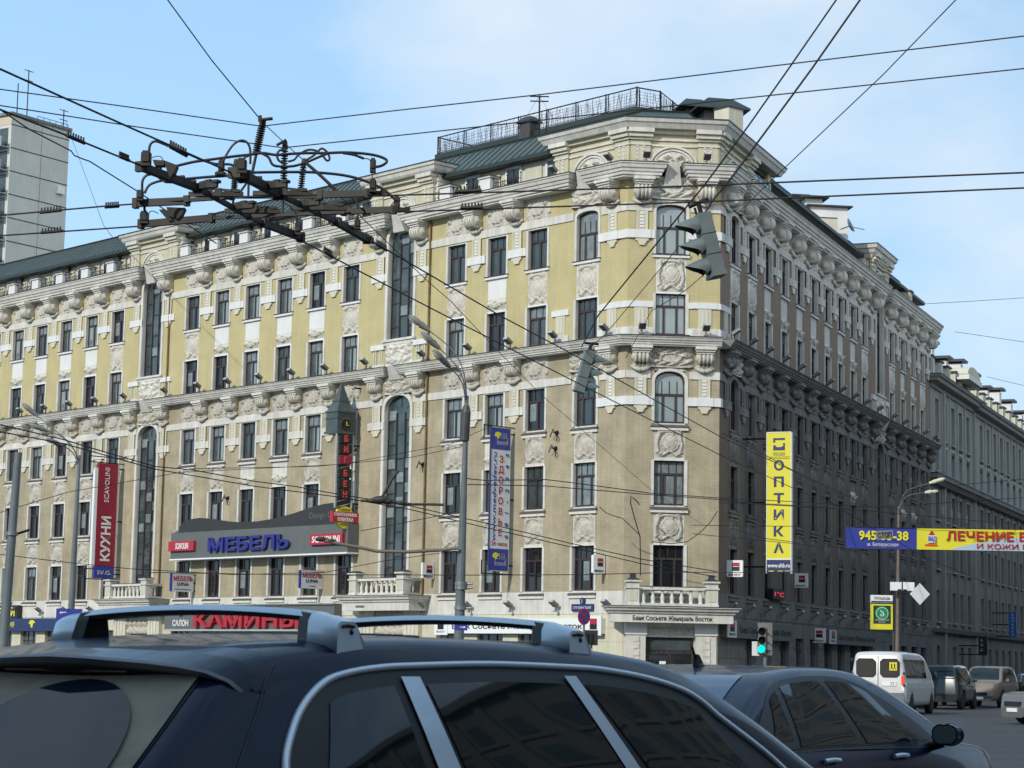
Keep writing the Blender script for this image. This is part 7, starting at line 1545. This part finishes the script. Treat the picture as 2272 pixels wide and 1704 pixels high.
# suspension insulators with ribs
def insul(a, b, za, zb, r, n, name='insulator', frac=(.1, .9)):
    A, B = atz(*cp_(*a), za)-E0, None
    Yd = atz(*cp_(*a), za).y; B = at(*cp_(*b), Yd)-E0; d = B-A; L = d.length; T = Matrix.Translation(A) @ d.to_track_quat('Z', 'X').to_matrix().to_4x4()
    mb = MB(); mb.tube([A, B], r*.36, 'hw', 7); prof = []
    for i in range(n): z = L*(frac[0]+(frac[1]-frac[0])*i/n); mb.lathe([(r*.45, z), (r, z+.004), (r, z+.010), (r*.45, z+.016)], 'hw', 10, T)
    mb.lathe([(r*.6, -.03), (r*.75, 0), (r*.75, .05), (r*.45, .07)], 'hw', 8, T); mb.obj(name, ex); return A, B
insul((1045, 75), (955, 500), 7.0, 5.9, .045, 13, frac=(.08, .62)); insul((1225, 255), (1205, 830), 6.8, 5.8, .038, 16, frac=(.06, .62)); insul((825, 405), (798, 770), 6.35, 5.6, .034, 11, frac=(.3, .75)); insul((1380, 400), (1348, 690), 6.4, 5.7, .034, 11, frac=(.15, .85))
top = MB(); a = cpz(1045, 62, 7.0); top.tube([a+Vector((-.05, 0, .0)), a+Vector((.10, 0, .02))], .018, 'hw', 6); top.tube([a+Vector((-.03, 0, .05)), a+Vector((-.02, 0, -.06))], .018, 'hw', 6); a = cpz(1212, 245, 6.8); top.tube([a+Vector((-.07, 0, -.03)), a+Vector((.03, 0, .03))], .016, 'hw', 6); top.obj('hanger', ex)
def hose(pts, r=.022, z=6.0, m='hwb', name='feeder_cable', zs=None):
    Yd = atz(*cp_(1000, 600), 6.0).y
    P = [at(*cp_(x, y), Yd + (0 if zs is None else zs[i]))-E0 for i, (x, y) in enumerate(pts)]; mb = MB(); mb.tube(densev(P, 5), r*.55, m, 7); return mb.obj(name, ex)
hose([(112, 345), (122, 265), (162, 235), (230, 255), (330, 300), (430, 335), (560, 392), (660, 420), (780, 425), (830, 455)], .024)
hose([(340, 435), (480, 402), (640, 380), (800, 358), (920, 345), (1040, 330), (1150, 345), (1250, 338), (1400, 330), (1560, 330), (1700, 325), (1850, 332), (1970, 350), (2045, 378), (2055, 405), (2010, 435), (1945, 445)], .026)
hose([(715, 430), (735, 365), (800, 265), (865, 228), (915, 245), (940, 300), (942, 420)], .022)
hose([(58, 655), (60, 560), (95, 512), (155, 505)], .024); hose([(80, 660), (85, 640), (120, 590), (200, 560), (300, 548)], .024); hose([(92, 730), (75, 780), (90, 840)], .024)
hose([(370, 545), (600, 525), (720, 518), (820, 508), (960, 490), (1240, 485), (1500, 490), (1750, 520), (1950, 585), (2060, 650), (2135, 720)], .026)
hose([(1040, 335), (1090, 365), (1125, 425), (1190, 440), (1290, 437), (1390, 410), (1480, 372), (1570, 335)], .024)
hose([(1235, 310), (1185, 308), (1160, 345), (1178, 395), (1230, 415)], .022); hose([(1250, 400), (1300, 385), (1335, 345), (1400, 308), (1460, 305), (1520, 335), (1565, 390), (1590, 378), (1572, 325), (1530, 293), (1500, 310), (1460, 350), (1385, 395)], .02)
hose([(1700, 330), (1790, 345), (1870, 375)], .024); hose([(1870, 375), (1918, 385), (1930, 450), (1945, 580)], .010); hose([(1820, 785), (1812, 735), (1770, 690)], .022); hose([(880, 415), (890, 375), (930, 350)], .02); hose([(1200, 725), (1270, 770), (1320, 830)], .012)
hose([(1395, 410), (1500, 500), (1650, 640)], .03, m='hw', name='strut'); hose([(845, 670), (900, 590), (925, 560), (925, 680)], .022, m='hw', name='strut'); hose([(1818, 840), (1805, 910)], .02, m='hw', name='strut'); hose([(1320, 850), (1318, 930)], .02, m='hw', name='strut')
hose([(130, 370), (190, 355), (222, 375), (225, 400)], .008); hose([(95, 860), (130, 805), (190, 825)], .008)
def lump(x, y, w_, h, d=.07, z=5.85):
    c = cpz(x, y, z); mb = MB(); mb.box(c.x-w_/2, c.x+w_/2, c.y-d/2, c.y+d/2, c.z-h/2, c.z+h/2, 'hw'); mb.box(c.x-w_*.35, c.x+w_*.35, c.y-d*.7, c.y+d*.7, c.z-h*.2, c.z+h*.62, 'hw'); mb.obj('terminal_box', ex)
for q in ((90, 385, .085, .12), (75, 865, .085, .11), (872, 445, .085, .12), (40, 685, .06, .09), (1330, 955, .06, .12), (1945, 440, .05, .11), (1945, 605, .06, .11), (2140, 755, .06, .14), (1818, 918, .06, .09), (705, 455, .05, .12), (700, 505, .10, .03)): lump(*q)
def cam_box(pts, z=5.85, d=.12):
    Yd = cpz(*pts[0], z).y; P = [at(*cp_(x, y), Yd+E0.y)-E0 for x, y in pts]; n = len(P); mb = MB(); vs = [p+Vector((0, -d/2, 0)) for p in P]+[p+Vector((0, d/2, 0)) for p in P]
    mb.add(vs, [tuple(range(n)), tuple(range(2*n-1, n-1, -1))]+[(i, i+n, (i+1)%n+n, (i+1)%n) for i in range(n)], 'hw'); mb.obj('switch_motor', ex)
cam_box([(240, 400), (350, 440), (325, 500), (290, 545), (265, 480)]); cam_box([(150, 395), (245, 400), (240, 440), (165, 440)], d=.1); cam_box([(262, 782), (415, 788), (385, 850), (350, 880), (280, 850)]); cam_box([(198, 800), (250, 795), (320, 885), (280, 895)], d=.08); cam_box([(180, 530), (290, 520), (350, 575), (240, 570)], d=.08)
# ================================================================= unseen street surroundings, added for reflections in the cars and shade at the junction
def plain_block(name, o, rz, w_, dep, H, m, label, bay=3.2, flo=3.6):
    e = empty(name, o, rz, label, 'building'); b = MB(); b.box(0, w_, 0.15, dep, 0, H, m); b.box(-.2, w_+.2, -.5, .3, H-.7, H, m); b.box(-.1, w_+.1, -.2, .3, 4.1, 4.5, m); b.obj('wall', e)
    g = MB(); n = int(w_/bay)
    for k in range(int((H-1.5)/flo)):
        for i in range(n): x = (i+.5)*w_/n; z = k*flo+1.1; g.box(x-.65, x+.65, .08, .16, z, z+2.1, 'pane_m'); 
    wo = g.obj('window', e); wo['kind'] = 'stuff'
    tr = MB()
    for i in range(n+1): x = i*w_/n; tr.box(x-.35, x+.35, -.06, .16, 4.5, H-.7, m)
    for k in range(1, int((H-1.5)/flo)): tr.box(0, w_, -.03, .16, k*flo+.5, k*flo+.8, m)
    tr.obj('pilaster', e); return e
plain_block('unseen_building', (78, -17, 0), math.pi, 150, 14, 30, mat('ochre_render', (.30,.25,.19), .85, var=.1), 'unseen ochre rendered building added behind the viewpoint to shade cars and darken their reflections')  # unseen blocker, placed and sized so its shadow covers the near cars
q = K2 + Vector((.926, -.378, 0))*27 + dR*2
plain_block('unseen_building', (q+dR*170)+Vector((0,0,0)), math.atan2(dR.y, dR.x)+math.pi, 170, 14, 25, mat('umber_render', (.17,.145,.12), .85, var=.1), 'umber building along the far side of the side street, outside the right edge')
plain_block('unseen_building', (52, 66, 0), R(-90), 84, 14, 31, mat('grey_render', (.20,.19,.175), .85, var=.1), 'unseen grey building added right of the junction to darken reflections in car windows')  # unseen, added and made tall to darken what the car sides mirror
